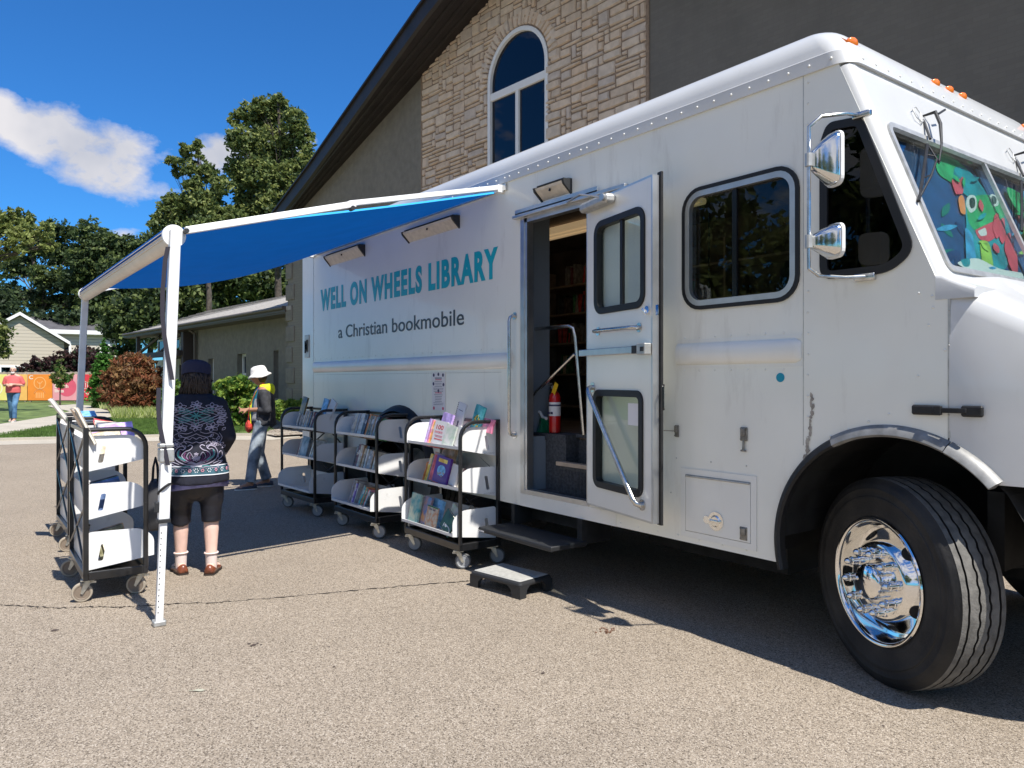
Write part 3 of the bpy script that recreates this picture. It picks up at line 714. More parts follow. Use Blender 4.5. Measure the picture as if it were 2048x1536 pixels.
for px in (132, 211):
    wx = K(T2, (px-148)*.87); w2 = K(T2, 9)
    b = MB(); b.plate([(wx-w2, 2.6), (wx+w2, 2.6), (wx+w2, 4.9), (wx-w2, 4.9)], [[(wx-w2+.18, 2.8), (wx+w2-.18, 2.8), (wx+w2-.18, 4.75), (wx-w2+.18, 4.75)]], .1, fnw(-.1))
    f_ = b.build('window', 'window_white', h2); b = MB(); b.box(wx-w2+.1, wx+w2-.1, -.04, -.03, 2.7, 4.85); b.build('pane', 'church_glass', f_)

# banner fence
mat('fence_wood', (.40, .34, .27), .85, noise=.2, nscale=3)
for nm, c in (('ban_yellow', (.74, .66, .20)), ('ban_peach', (.80, .45, .12)), ('ban_orange', (.80, .25, .03)), ('ban_pink', (.74, .33, .36)), ('ban_red', (.66, .04, .06)), ('ban_rose', (.66, .10, .16)), ('ban_line', (.82, .74, .64)), ('ban_oline', (.88, .44, .16))): mat(nm, c, .6, noise=.06, nscale=1.5)
TF = 50
fen = thing('board_fence', 'weathered wooden board fence behind the row of coloured banners', 'fence', facing(60, TF+.4), HA)
b = MB()
for i in range(120):
    x = K(TF, -330)+i*.16; b.box(x, x+.145, 0, .03, .05, 1.98+rnd.uniform(-.03, .03))
b.box(K(TF, -330), K(TF, -330)+19.2, .03, .09, .5, .6); b.box(K(TF, -330), K(TF, -330)+19.2, .03, .09, 1.5, 1.6)
b.build('boards', 'fence_wood', fen)
def banner(p0, p1, m, label, deco):
    o = thing('banner', label, 'banner', facing((p0+p1)/2, TF), HA, 'row of coloured banners on the fence'); w = K(TF, (p1-p0)/2)*.995
    b = MB(); b.rbox(-w, w, 0, .03, .10, 1.82, .01); b.build('cloth', m, o)
    for x in (-w+.15, w-.15):
        b = MB(); b.box(x-.05, x+.05, .04, .12, 0, 1.9); b.build('post', 'fence_wood', o)
    deco(o, w); return o
F0 = lambda a, c, d: (a, -.004-d, c)
def ringp(b, cx, cz, r, w=.03, a0=0, a1=2*PI, n=28):
    v = []; f = []
    for i in range(n+1):
        a = a0+(a1-a0)*i/n
        for q in (r-w, r+w): v.append((cx+q*math.cos(a), -.006, cz+q*math.sin(a)))
        if i: f.append((2*i-2, 2*i-1, 2*i+1, 2*i)[::-1])
    b.add(v, f)
def stroke(b, pts, w=.028, y=-.006):
    v = []; f = []
    for i, p in enumerate(pts):
        q = Vector(pts[min(i+1, len(pts)-1)])-Vector(pts[max(i-1, 0)]); q.normalize(); n_ = Vector((-q.y, q.x))*w
        v += [(p[0]+n_.x, y, p[1]+n_.y), (p[0]-n_.x, y, p[1]-n_.y)]
        if i: f.append((2*i-2, 2*i-1, 2*i+1, 2*i))
    b.add(v, f)
def deco_o(o, w):
    b = MB(); ringp(b, 0, 1.25, .38); stroke(b, [(0, .85), (0, 1.3)]); stroke(b, [(-.18, 1.35), (0, 1.15), (.18, 1.38)])
    for k in range(-2, 3): stroke(b, [(k*.12, .25), (k*.12, .62)]); ringp(b, 0, .45, .38, .025, .3, PI-.3)
    b.build('emblem', 'ban_oline', o); text_part('C', 'lettering', 'ban_line', o, (-w+.1, -w+.36, 1.5, 1.76), F0, .003, .03)
def deco_p(o, w):
    b = MB(); n = 40; b.add([(.15, -.005, .95)]+[(.15+.62*math.cos(2*PI*i/n), -.005, .98+.62*math.sin(2*PI*i/n)) for i in range(n)], [(0, 1+i, 1+(i+1) % n) for i in range(n)]); b.build('disc', 'ban_rose', o)
    text_part('Enrich', 'lettering', 'ban_line', o, (-w+.15, -w+1.05, .92, 1.16), lambda a, c, d: (a, -.009-d, c), .003, .02)
    text_part('lives', 'lettering', 'ban_line', o, (-w+.15, -w+.75, .62, .86), lambda a, c, d: (a, -.009-d, c), .003, .02)
def deco_r(o, w):
    b = MB()
    for k in range(4): ringp(b, -.1+k*.13, 1.3-.04*k, .06, .02, 0, PI); stroke(b, [(-.16+k*.13, .95), (-.16+k*.13, 1.3-.04*k)], .02)
    stroke(b, [(.35, .95), (.38, 1.18), (.25, 1.15)], .02)
    h = [(.1+.03*(16*math.sin(t)**3)*.55, .72+.03*(13*math.cos(t)-5*math.cos(2*t)-2*math.cos(3*t)-math.cos(4*t))*.5) for t in [2*PI*i/30 for i in range(31)]]
    stroke(b, h, .02); b.build('emblem', 'ban_line', o)
    b = MB(); ringp(b, -w+.25, 1.62, .1, .04); b.build('mark', 'ban_line', o)
nod = lambda o, w: None
def deco_y(o, w):
    b = MB(); ringp(b, .1, .9, .42, .03); b.build('emblem', 'ban_line', o)
banner(-90, -38, 'ban_yellow', 'yellow green banner beyond the left end of the row', nod)
banner(-37, 14, 'ban_yellow', 'pale yellow green banner leftmost beside the man in the pink shirt', deco_y)
banner(15, 54, 'ban_peach', 'peach orange banner directly behind the man in the pink shirt', nod)
banner(55, 104.5, 'ban_orange', 'bright orange banner with a tree emblem and the letter C', deco_o)
banner(105, 154, 'ban_pink', 'pink banner with a rose disc and the words Enrich lives, behind the sapling', deco_p)
banner(154.5, 190, 'ban_red', 'red banner with outlined hands and a heart beside the conifer', deco_r)
# ================================================================ VEGETATION
def leafmat(n, c, t=.35):
    mat(n, c, .6, spec=.3, trans=(t, tuple(x*1.25 for x in c)))
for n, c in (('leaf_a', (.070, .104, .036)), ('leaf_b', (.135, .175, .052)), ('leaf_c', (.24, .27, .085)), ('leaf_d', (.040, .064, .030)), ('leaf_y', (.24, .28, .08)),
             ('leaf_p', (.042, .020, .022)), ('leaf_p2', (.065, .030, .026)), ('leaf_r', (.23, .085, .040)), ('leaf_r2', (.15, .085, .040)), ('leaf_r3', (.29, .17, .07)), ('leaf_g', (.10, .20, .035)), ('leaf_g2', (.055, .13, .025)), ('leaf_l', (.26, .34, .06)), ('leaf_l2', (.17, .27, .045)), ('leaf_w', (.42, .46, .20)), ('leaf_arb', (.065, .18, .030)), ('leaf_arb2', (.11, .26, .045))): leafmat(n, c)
mat('bark', (.075, .060, .048), .95, noise=.4, nscale=6, bump=.8, bscale=12)
def leaves(name, parent, lobes, nleaf, size, mats_, seed, per=26, tight=.34, elong=1.6, up=.25, surf=.55):
    """lobes: (x, y, z, rx, ry, rz, weight). Leaf clusters scattered through each lobe, leaf-shaped faces round every cluster"""
    g = np.random.RandomState(seed); wt = np.array([l[6] for l in lobes], float); wt /= wt.sum()
    ncl = max(4, nleaf//per); V = []; MI = []
    for li, l in enumerate(lobes):
        k = max(3, int(ncl*wt[li])); d = g.normal(size=(k, 3)); d /= np.linalg.norm(d, axis=1)[:, None]
        rad = g.uniform(surf, 1.0, k)**.7*g.uniform(.82, 1.12, k)
        c = np.array(l[:3])+d*rad[:, None]*np.array(l[3:6])
        rr = (l[3]*l[4]*l[5])**(1/3)*tight*g.uniform(.55, 1.25, k)
        for j in range(k):
            m_ = max(4, int(per*g.uniform(.5, 1.4)))
            p = c[j]+g.normal(size=(m_, 3))*rr[j]*np.array([.62, .62, .42])
            a = g.normal(size=(m_, 3)); a[:, 2] += up; a /= np.linalg.norm(a, axis=1)[:, None]
            t = np.cross(a, g.normal(size=(m_, 3))); t /= np.linalg.norm(t, axis=1)[:, None]; q = np.cross(a, t)
            s = size*g.uniform(.6, 1.3, m_)[:, None]
            V.append(np.stack([p-t*s*elong*.5, p-q*s*.42, p+t*s*elong*.5, p+q*s*.42], 1).reshape(-1, 3))
            mi = g.choice(len(mats_)); MI += [mi if g.rand() < .8 else g.choice(len(mats_)) for _ in range(m_)]
    V = np.concatenate(V); n = len(V)//4
    me = bpy.data.meshes.new(name); me.vertices.add(len(V)); me.vertices.foreach_set('co', V.ravel())
    me.loops.add(n*4); me.loops.foreach_set('vertex_index', np.arange(n*4)); me.polygons.add(n); me.polygons.foreach_set('loop_start', np.arange(n)*4); me.polygons.foreach_set('loop_total', np.full(n, 4))
    for m_ in mats_: me.materials.append(MATS[m_])
    me.polygons.foreach_set('material_index', MI[:n]); me.update(calc_edges=True)
    o = bpy.data.objects.new(name, me); COL.objects.link(o); o.parent = parent; return o
def tree(label, base, lobes, nleaf, size, mats_, seed, tr=.25, group=None, name='tree', limbs=True, cat='tree', **kw):
    """lobes in world coordinates"""
    t = thing(name, label, cat, (base[0], base[1], 0), 0, group)
    L_ = [(l[0]-base[0], l[1]-base[1], *l[2:]) for l in lobes]
    leaves('crown', t, L_, nleaf, size, mats_, seed, **kw)
    b = MB(); g = random.Random(seed); top = max(l[2] for l in L_); hi = max(L_, key=lambda l: l[2])
    n = 7; ps = []
    for i in range(n+1):
        k = i/n; ps.append(Vector((hi[0]*k**1.5+g.uniform(-.3, .3)*tr*2*(i > 0), hi[1]*k**1.5+g.uniform(-.3, .3)*tr*2*(i > 0), top*k-.05)))
    b.tube(ps, tr, 8, radii=[tr*(1-.85*i/n)+(.3*tr if i == 0 else 0) for i in range(n+1)])
    if limbs:
        for l in L_:
            z0 = max(top*.12, min(l[2]*.72, top*.9)); k = z0/top; s = Vector((hi[0]*k**1.5, hi[1]*k**1.5, z0)); e = Vector(l[:3])
            mid = s.lerp(e, .5)+Vector((g.uniform(-.1, .1), g.uniform(-.1, .1), .08))*(e-s).length
            r0 = tr*max(.15, .5*(1-k))
            b.tube([s, mid, e], r0, 6, radii=[r0, r0*.6, r0*.2])
            for q in range(3):
                e2 = e+Vector((g.uniform(-.8, .8)*l[3], g.uniform(-.8, .8)*l[4], g.uniform(-.3, .8)*l[5])); b.tube([mid, mid.lerp(e2, .6), e2], r0*.4, 5, radii=[r0*.4, r0*.25, r0*.08])
    b.build('trunk', 'bark', t, smooth='all'); return t
RS = 1.0
def PL(t, items, zs=.9, jit=.5, seed=1):
    """lobes from sight lines at a tree's distance"""
    g = random.Random(seed); o = []
    for it in items:
        px, py, r = it[:3]; rz = it[3] if len(it) > 3 else r*zs
        rr = r*t/FPX*RS; p = D(px, py, t+g.uniform(-jit, jit)*rr*1.2); o.append((p.x, p.y, p.z, rr, rr, rz*t/FPX, r*rz))
    return o
GT = 'tall trees behind the church'
def base_of(px, t): p = D(px, 760, t); return (p.x, p.y)
# big tree right of the clouds
RS = .86
T = 46
tree('tall full leafy tree whose crown is highest, beside the dark church roof edge', base_of(556, T), PL(T, [(545, 225, 38), (500, 235, 30), (592, 245, 33), (480, 282, 34), (540, 290, 52), (598, 300, 36), (475, 335, 30), (520, 350, 46), (580, 360, 48), (490, 378, 30), (545, 405, 46), (605, 330, 24), (520, 212, 20), (560, 205, 18), (610, 270, 20), (470, 190+50, 16), (500, 430, 46), (560, 460, 60)], seed=2), 46000, .165, ['leaf_b', 'leaf_c', 'leaf_a', 'leaf_c', 'leaf_b'], 11, .32, GT, per=20, tight=.22, surf=.35)
T = 43
tree('ragged leaning tree with open gaps, left of the tallest tree', base_of(425, T), PL(T, [(372, 300, 17), (392, 288, 13), (345, 322, 15), (375, 335, 22), (412, 345, 24), (440, 372, 24), (388, 372, 24), (352, 345, 12), (410, 405, 34), (375, 410, 28), (345, 405, 24), (325, 425, 20), (370, 445, 38), (430, 435, 38), (320, 450, 26), (400, 470, 46), (465, 440, 28), (400, 310, 10)], seed=3), 24000, .16, ['leaf_b', 'leaf_a', 'leaf_c', 'leaf_b'], 12, .24, GT, per=18, tight=.25, surf=.35)
RS = .9
T = 72
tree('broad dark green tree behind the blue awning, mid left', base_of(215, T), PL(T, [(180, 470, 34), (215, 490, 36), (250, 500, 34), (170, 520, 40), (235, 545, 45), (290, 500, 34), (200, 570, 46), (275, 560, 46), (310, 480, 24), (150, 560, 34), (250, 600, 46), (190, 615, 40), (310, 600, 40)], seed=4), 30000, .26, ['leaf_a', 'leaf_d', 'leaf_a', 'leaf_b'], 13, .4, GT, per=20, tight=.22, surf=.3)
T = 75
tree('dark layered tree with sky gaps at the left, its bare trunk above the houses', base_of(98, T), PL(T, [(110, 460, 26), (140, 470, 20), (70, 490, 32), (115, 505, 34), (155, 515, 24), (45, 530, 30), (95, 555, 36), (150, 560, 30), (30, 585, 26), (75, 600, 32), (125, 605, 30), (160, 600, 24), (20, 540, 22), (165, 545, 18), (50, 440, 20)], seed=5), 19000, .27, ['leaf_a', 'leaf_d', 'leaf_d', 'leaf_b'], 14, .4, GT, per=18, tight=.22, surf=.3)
RS = .92
T = 32
tree('sunlit pale green branches reaching in at the left edge above the dark trees', base_of(-90, T), PL(T, [(20, 450, 30), (60, 455, 26), (88, 462, 22), (-10, 450, 36), (40, 480, 30), (95, 485, 20), (10, 500, 26), (-40, 440, 50), (-80, 480, 60), (-60, 540, 60), (-100, 400, 60), (112, 490, 11), (30, 425, 16)], seed=6), 18000, .12, ['leaf_c', 'leaf_y', 'leaf_b', 'leaf_c'], 15, .3, GT, per=18, tight=.24, surf=.35)
RS = 1.0
T = 58
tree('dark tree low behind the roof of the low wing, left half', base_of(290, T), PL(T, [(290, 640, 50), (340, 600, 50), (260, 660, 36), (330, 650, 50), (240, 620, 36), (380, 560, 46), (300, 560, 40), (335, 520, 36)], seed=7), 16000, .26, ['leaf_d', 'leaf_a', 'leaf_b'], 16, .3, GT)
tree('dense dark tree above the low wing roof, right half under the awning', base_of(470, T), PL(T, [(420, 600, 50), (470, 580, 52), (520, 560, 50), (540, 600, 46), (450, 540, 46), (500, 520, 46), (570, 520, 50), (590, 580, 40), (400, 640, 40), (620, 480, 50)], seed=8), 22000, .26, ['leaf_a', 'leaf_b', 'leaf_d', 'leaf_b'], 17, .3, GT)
T = 62
tree('narrow dark tree between the two houses and the wing, seen low on the left', base_of(250, T), PL(T, [(250, 690, 24), (232, 655, 26), (262, 650, 30), (255, 720, 22)], seed=9), 5000, .24, ['leaf_d', 'leaf_a'], 18, .2, GT)
T = 70
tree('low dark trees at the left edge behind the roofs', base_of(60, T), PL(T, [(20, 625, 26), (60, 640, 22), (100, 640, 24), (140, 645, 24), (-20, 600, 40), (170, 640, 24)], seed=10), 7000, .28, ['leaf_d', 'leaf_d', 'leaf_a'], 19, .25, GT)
T = 36
tree('small green tree cut off by the left edge in front of the siding house', base_of(-30, T), PL(T, [(2, 665, 20), (-20, 690, 30), (5, 705, 13), (-40, 640, 30), (0, 640, 12)], seed=11), 4000, .12, ['leaf_b', 'leaf_c', 'leaf_a'], 20, .15)
# purple shrubs along the fence
T = 53.5
for i, (px, top) in enumerate(((75, 712), (122, 700), (165, 690), (195, 698))):
    tree(['dark purple leaved bush above the orange banner, leftmost of its row', 'dark purple leaved bush above the pink banner', 'tallest dark purple bush, above the red banner beside the awning pole', 'dark purple bush half hidden by the tall green conifer'][i], base_of(px, T), PL(T, [(px, top+14, 16), (px-16, top+26, 16), (px+16, top+24, 16), (px, top+36, 24), (px-20, top+44, 18), (px+20, top+44, 18), (px, top+66, 24, 20)], seed=20+i), 4200, .16, ['leaf_p', 'leaf_p2', 'leaf_d', 'leaf_p'], 30+i, .12, 'purple leaved bushes behind the fence', name='purple_bush', cat='bush')
# conifer
def cone_bush(label, px, t, top, bot, w, n, size, mats_, seed, name, group=None):
    it = []; k = 9
    for i in range(k):
        f = (i+.5)/k; rw = w*(math.sin(min(1, f*1.35)*PI/2))*(.80 if f > .9 else 1); it.append((px, top+(bot-top)*f, max(rw*.92, 3), (bot-top)/k*1.0))
    return tree(label, base_of(px, t), PL(t, it, jit=0), n, size, mats_, seed, .08, group, name=name, limbs=False, cat='conifer', per=18, tight=.22, up=1.2, surf=.7)
cone_bush('tall narrow bright green conifer between the red banner and the maple', 208, 38, 684, 818, 29, 12000, .10, ['leaf_arb', 'leaf_arb2', 'leaf_arb', 'leaf_g2'], 40, 'conifer')
cone_bush('second green conifer partly hidden behind the tall one', 228, 42, 692, 812, 18, 4000, .10, ['leaf_arb', 'leaf_d', 'leaf_b'], 41, 'conifer')
# laceleaf maple
T = 32
tree('rounded rusty red laceleaf maple beside the entrance doors', base_of(268, T), PL(T, [(272, 725, 24), (245, 735, 24), (300, 738, 24), (222, 758, 20), (255, 762, 32), (290, 765, 32), (318, 770, 18), (212, 782, 15), (235, 790, 24), (270, 795, 34), (305, 795, 24), (322, 800, 15), (250, 812, 22), (290, 815, 22), (205, 795, 9)], zs=.8, seed=13), 15000, .085, ['leaf_r', 'leaf_r2', 'leaf_r3', 'leaf_r', 'leaf_r2'], 50, .10, name='maple_shrub', cat='shrub', per=24, tight=.30, elong=2.6, up=.1)
T = 27
tree('light green broadleaf bush right of the awning pole, behind the woman in the cap', base_of(372, T), PL(T, [(350, 775, 18), (385, 772, 18), (335, 795, 16), (365, 805, 24), (330, 822, 14), (395, 810, 22), (345, 830, 15), (320, 800, 9)], seed=14), 5500, .11, ['leaf_g', 'leaf_l2', 'leaf_g2'], 51, .05, name='bush', cat='bush')
T = 23
tree('yellow green hydrangea like bush between the two women', base_of(462, T), PL(T, [(448, 772, 18), (475, 768, 20), (500, 778, 16), (440, 800, 20), (470, 805, 26), (500, 808, 20), (450, 835, 20), (485, 840, 22), (420, 800, 16), (425, 830, 18), (515, 830, 14)], seed=15), 8000, .10, ['leaf_g', 'leaf_l', 'leaf_l2', 'leaf_g2'], 52, .05, name='bush', cat='bush')
T = 21.5
tree('low clipped bright green hedge against the corner of the church', base_of(578, T), PL(T, [(556, 815, 14), (572, 812, 14), (590, 813, 15), (562, 828, 14), (582, 828, 16), (600, 826, 16), (610, 812, 16)], seed=16), 5000, .07, ['leaf_l', 'leaf_l2', 'leaf_g'], 53, .04, name='hedge', cat='hedge')
# sapling
T = 42
tree('thin young sapling standing in front of the pink banner', base_of(120, T), PL(T, [(122, 722, 7), (122, 735, 11), (118, 748, 13), (128, 756, 13), (112, 763, 9), (138, 757, 8), (124, 768, 11), (142, 752, 6), (107, 756, 6)], zs=.6, seed=17), 1500, .10, ['leaf_g2', 'leaf_c', 'leaf_b'], 54, .045, name='sapling', cat='tree', limbs=False, elong=2.4)
# edging of tufted plants
def strip_poly(a): return [G(x, y, .04) for x, y in a]
o = blades('ground_cover', strip_poly([(225, 838), (340, 837), (330, 822), (300, 818), (245, 819), (225, 828)]), 5200, .15, .42, 'leaf_w', 5, .022, .9)
tag(o, 'pale yellow green tufted grass edging below the maple', 'ground cover', kind='stuff'); o.data.materials.append(MATS['leaf_l'])
for i, p in enumerate(o.data.polygons): p.material_index = 1 if (i*7) % 5 < 2 else 0
o = blades('ground_cover', strip_poly([(200, 818), (232, 816), (232, 808), (204, 807)]), 1400, .15, .40, 'leaf_w', 6, .03, .9)
tag(o, 'pale variegated plants at the foot of the conifer', 'ground cover', kind='stuff')
# trees on the other side of the lot, seen only in the reflections
refl = None
for i, (x, y, s) in enumerate(((-22, -44, 1.0), (-9, -50, 1.15), (4, -46, .95), (17, -50, 1.1), (34, -38, 1.05), (44, -16, 1.1), (46, 6, .9), (-38, -44, 1.1))):
    if refl is None:
        refl = tree('leafy tree across the parking lot behind the photographer', (0, 0), [(0, 0, 5, 3.6, 3.6, 2.6, 3), (-2.2, 1, 7.5, 3, 3, 2.4, 2), (2.2, -1, 7.4, 3, 3, 2.4, 2), (0, 0, 10, 3, 3, 2.4, 2), (1, 1, 12.2, 1.8, 1.8, 1.8, 1)], 5200, .42, ['leaf_a', 'leaf_b', 'leaf_c'], 60, .3, 'trees across the parking lot'); t = refl
    else: t = copy_tree(refl)
    t.location = (x, y, 0); t.rotation_euler.z = i*1.3; t.scale = (s*1.45, s*1.45, s*1.35)
# ================================================================ THE BOOKMOBILE  (side plane y = 0, front towards +x)
YF = 2.36; XR = -7.30; XS = -6.86; ZB = .50; ZR = 2.985
tk = thing('bookmobile_truck', 'white step van bookmobile with teal lettering, open side door, blue awning and chrome front wheel', 'truck', (-3.3, 1.18, 0), world=True)
fs = lambda y0: (lambda a, c, d: (a, y0+d, c))
ACX, ACZ, AR = .06, .63, .575
def arch(cx, r, a0, a1, n=20, cz=None):
    cz = (ACZ if cx > -1 else .50) if cz is None else cz
    return [(cx+r*math.cos(R(a0+(a1-a0)*i/n)), cz+r*math.sin(R(a0+(a1-a0)*i/n))) for i in range(n+1)]
sx = .312                               # hood seam
a_seam = math.degrees(math.acos((sx-ACX)/AR))
RKX = lambda z: -.16+(3.04-z)*.3966     # raked windscreen plane
bodyo = [(XS, ZB), (-5.36, ZB)]+arch(-4.68, .66, 180, 0)+[(-4.02, ZB)]+arch(ACX, AR, 193.07, a_seam)+[(sx, 1.86), (RKX(1.90)-.03, 1.90), (RKX(ZR)-.05, ZR), (XS, ZR)]
DX0, DX1, DZ0, DZ1 = -2.70, -2.00, .615, 2.665
door_hole = [(DX0, DZ0), (DX1, DZ0), (DX1, DZ1), (DX0, DZ1)]
swin = rrect(-1.150, -.408, 1.866, 2.548, .12, 6)
cwin = round_poly([(-.272, 1.955), (.06, 1.953), (.165, 2.035), (-.075, 2.685), (-.235, 2.70), (-.272, 2.62)], [.06, .06, .06, .04, .03, .04])
swh, cwh = inset(swin, .008), inset(cwin, .008)
b = MB(); b.plate(bodyo, [door_hole, swh, cwh], .03, fs(0)); b.build('side_panel', 'white_paint', tk)
b = MB(); b.plate([(XR+.06, ZB), (XS-.004, ZB), (XS-.004, ZR), (XR+.06, ZR)], [], .03, fs(.012))
b.loft([[(XR+.06-.06*math.sin(a), .012+.06-.06*math.cos(a), z) for a in [R(15*i) for i in range(7)]]+[(XR+.03, .075, z), (XR+.06, .05, z)] for z in (ZB, ZR)])
b.box(XR, XR+.03, .07, YF, ZB, ZR); b.build('rear_corner', 'white_paint2', tk, smooth=True)
b = MB(); b.plate([(XR, ZB), (-.7, ZB), (-.7, .95), (.6, 1.3), (sx, 1.86), (RKX(1.90), 1.90), (RKX(ZR), ZR), (XR, ZR)], [], .03, fs(YF-.03)); b.build('far_side_panel', 'white_paint', tk)
# front raked face
uv = Vector((.3686, 0, -.9296)); nv = Vector((.9296, 0, .3686)); T0 = Vector((RKX(ZR), 0, ZR))
def FR(a, c, d):        # a = y across, c = distance down the rake, d = depth behind
    return tuple(T0+Vector((0, a, 0))+uv*c-nv*d)
def FPt(px, py):
    d = Vector(pray(px, py)); o = Vector(CAM)-T0; t = -o.dot(nv)/d.dot(nv); p = o+d*t; return (p.y, p.dot(uv))
LEN = (ZR-1.86)/.9296
wa, wt = FPt(1768, 247); wb_ = FPt(1875, 529)[1]; wc0, wbs = .085, LEN-.075
wt = .30
wtop = [(.085, wt), (YF-.085, wt), (YF-.085, wbs), (.085, wbs)]
wsh = round_poly([(.095, wt+.03), (YF-.095, wt+.03), (YF-.075, wbs), (.075, wbs)][::-1], .07)
b = MB(); b.plate([(.06, 0), (.06, LEN), (YF-.06, LEN), (YF-.06, 0)], [wsh], .03, FR); 
for s_ in (0, 1):
    rg = []
    for c in (0, LEN*.5, LEN):
        q = []
        for i in range(8):
            a = R(90*i/7); yy = .06-.06*math.sin(a); dd = .06-.06*math.cos(a); q.append(FR(yy if s_ == 0 else YF-yy, c, dd))
        q += [FR(.012 if s_ == 0 else YF-.012, c, .075), FR(.07 if s_ == 0 else YF-.07, c, .03)]
        rg.append(q)
    b.loft(rg)
b.build('windscreen_surround', 'white_paint_sun_dimmed', tk, smooth=True, recalc=True)
b = MB(); b.plate(wsh, [inset(wsh, .028)], .022, lambda a, c, d: FR(a, c, d-.012)); ym = YF/2-.02
b.plate([(ym-.014, wt+.04), (ym+.014, wt+.04), (ym+.014, wbs-.01), (ym-.014, wbs-.01)], [], .018, lambda a, c, d: FR(a, c, d-.009))
wf_ = b.build('windscreen_frame', 'galv', tk)
b = MB(); b.plate(inset(wsh, .02), [], .008, lambda a, c, d: FR(a, c, d+.01)); b.build('windscreen', 'clear_glass', wf_)
# roof cap: band of rivets and a rolled edge
def rr_ring(ins, z, n=6, rc=.10):
    p = []; x0, x1, y0, y1 = XR-.012+ins, RKX(z)+.02-ins, -.012+ins, YF+.012-ins; rc = max(.02, rc-ins*.3)
    for cx, cy, a0 in ((x1-rc, y1-rc, 0), (x0+rc, y1-rc, 90), (x0+rc, y0+rc, 180), (x1-rc, y0+rc, 270)):
        for k in range(n+1): a = R(a0+90*k/n); p.append((cx+rc*math.cos(a), cy+rc*math.sin(a), z))
    return p
ZT = 3.230
rg = [rr_ring(.012, ZR), rr_ring(0, ZR), rr_ring(0, 3.055), rr_ring(.006, 3.06)]
for i in range(1, 9):
    a = R(90*i/8); rg.append(rr_ring(.006+.14-.14*math.cos(a), 3.06+.170*math.sin(a), rc=.12))
rg.append([(x*.5-1.8, y*.5+.6, z+.02) for x, y, z in rr_ring(.15, ZT)])
b = MB(); b.loft(rg); roofo = b.build('roof_cap', 'white_paint_sun_dimmed', tk, smooth=25)
b = MB(); x = -.22
while x > XS:
    b.ell((x, -.014, 3.02), (.0075, .005, .0075), 8, 4); x -= .118 if rnd.random() > .1 else .06
y = .12
while y < 2.3: b.ell((RKX(3.02)+.022, y, 3.02), (.005, .007, .007), 8, 4); y += .12
tag(b.build('roof_rivets', 'white_paint2', roofo, smooth='all'), kind='stuff')
for y in (.13, 1.0, 1.17, 1.34, 2.25):
    b = MB(); p = Vector((RKX(3.1)-.016, y, 3.115)); M = Matrix.Rotation(R(38), 3, 'Y')
    b.ell(p, (.022, .05, .036), 12, 6, M); b.box(-.02, .02, -.06, .06, -.03, .03, Matrix.Translation(p-Vector((.018, 0, .01))) @ M.to_4x4())
    b.build('marker_lamp', 'amber', tk, smooth=True)
# rivets and seams on the side
b = MB()
def riv(x, z, y=-.001): b.ell((x, y, z), (.006, .004, .006), 6, 4)
z = 1.16
while z < 2.95: riv(-.352+rnd.uniform(-.002, .002), z); z += .105
for px, py in ((1836, 752), (1778, 828), (1737, 843), (1697, 858), (1661, 872), (1838, 586), (1864, 592), (1866, 615), (1890, 700), (1857, 650)): riv(*S(px, py))
z = .6
while z < 2.9: riv(XS+.03, z); z += .16
for x in np.arange(-6.8, -.6, .16): riv(x, ZB+.03)
for x in np.arange(-1.15, -.4, .11): riv(x, 1.695); riv(x, 1.505)
for x in np.arange(-6.8, -2.9, .16): riv(x, 1.695)
tag(b.build('rivets', 'white_paint2', tk, smooth='all'), kind='stuff')
b = MB(); b.box(-.379, -.376, -.0015, .001, 1.12, ZR); b.box(XS-.004, XS+.002, -.002, .001, ZB, ZR)
b.box(-6.8, -3.0, -.0015, .001, 1.510, 1.513)
b.build('panel_seams', 'galv', tk)
# patches of worn caulk down the seam by the wheel
mat('caulk', (.33, .30, .26), .8, noise=.3, nscale=40)
b = MB(); g = random.Random(3)
for i in range(19):
    k = i/23; px = 1624-k*k*22+g.uniform(-2, 2); py = 790+k*170; x, z = S(px, py); w = g.uniform(.004, .013); h = g.uniform(.010, .026)
    n_ = 8; b.add([(x+w*g.uniform(.6, 1.2)*math.cos(2*PI*j/n_), -.0020-.00015*i, z+h*g.uniform(.6, 1.2)*math.sin(2*PI*j/n_)) for j in range(n_)], [list(range(n_))])
b.build('worn_caulk', 'caulk', tk)
# belt rail
def rail(x0, x1, name, zc=1.60, cap_=True):
    b = MB(); rg = []
    prof = lambda s_: [(-.028*s_*math.sin(a), zc+.063*(.55+.45*s_)*math.cos(a)) for a in [PI*i/10 for i in range(11)]]
    xs = [(x0, .999), (x1-.05, 1.0)]+([(x1-.05+.05*math.sin(R(15*i)), math.cos(R(15*i))) for i in range(1, 7)] if cap_ else [(x1, 1)])
    for x, s_ in xs: rg.append([(x, y-.001, z) for y, z in prof(max(s_, .05))])
    b.loft(rg, closed=True); return b.build(name, 'white_paint2', tk, smooth=True, recalc=True)
rail(-1.2, -.385, 'belt_rail'); rail(XS+.03, -2.86, 'belt_rail', cap_=False)
b = MB()
for x0, x1 in ((-1.2, -.385), (XS+.03, -2.86)): b.box(x0, x1, -.003, -.0005, 1.52, 1.545); b.box(x0, x1, -.003, -.0005, 1.66, 1.685)
b.build('rail_flange', 'white_paint2', tk)
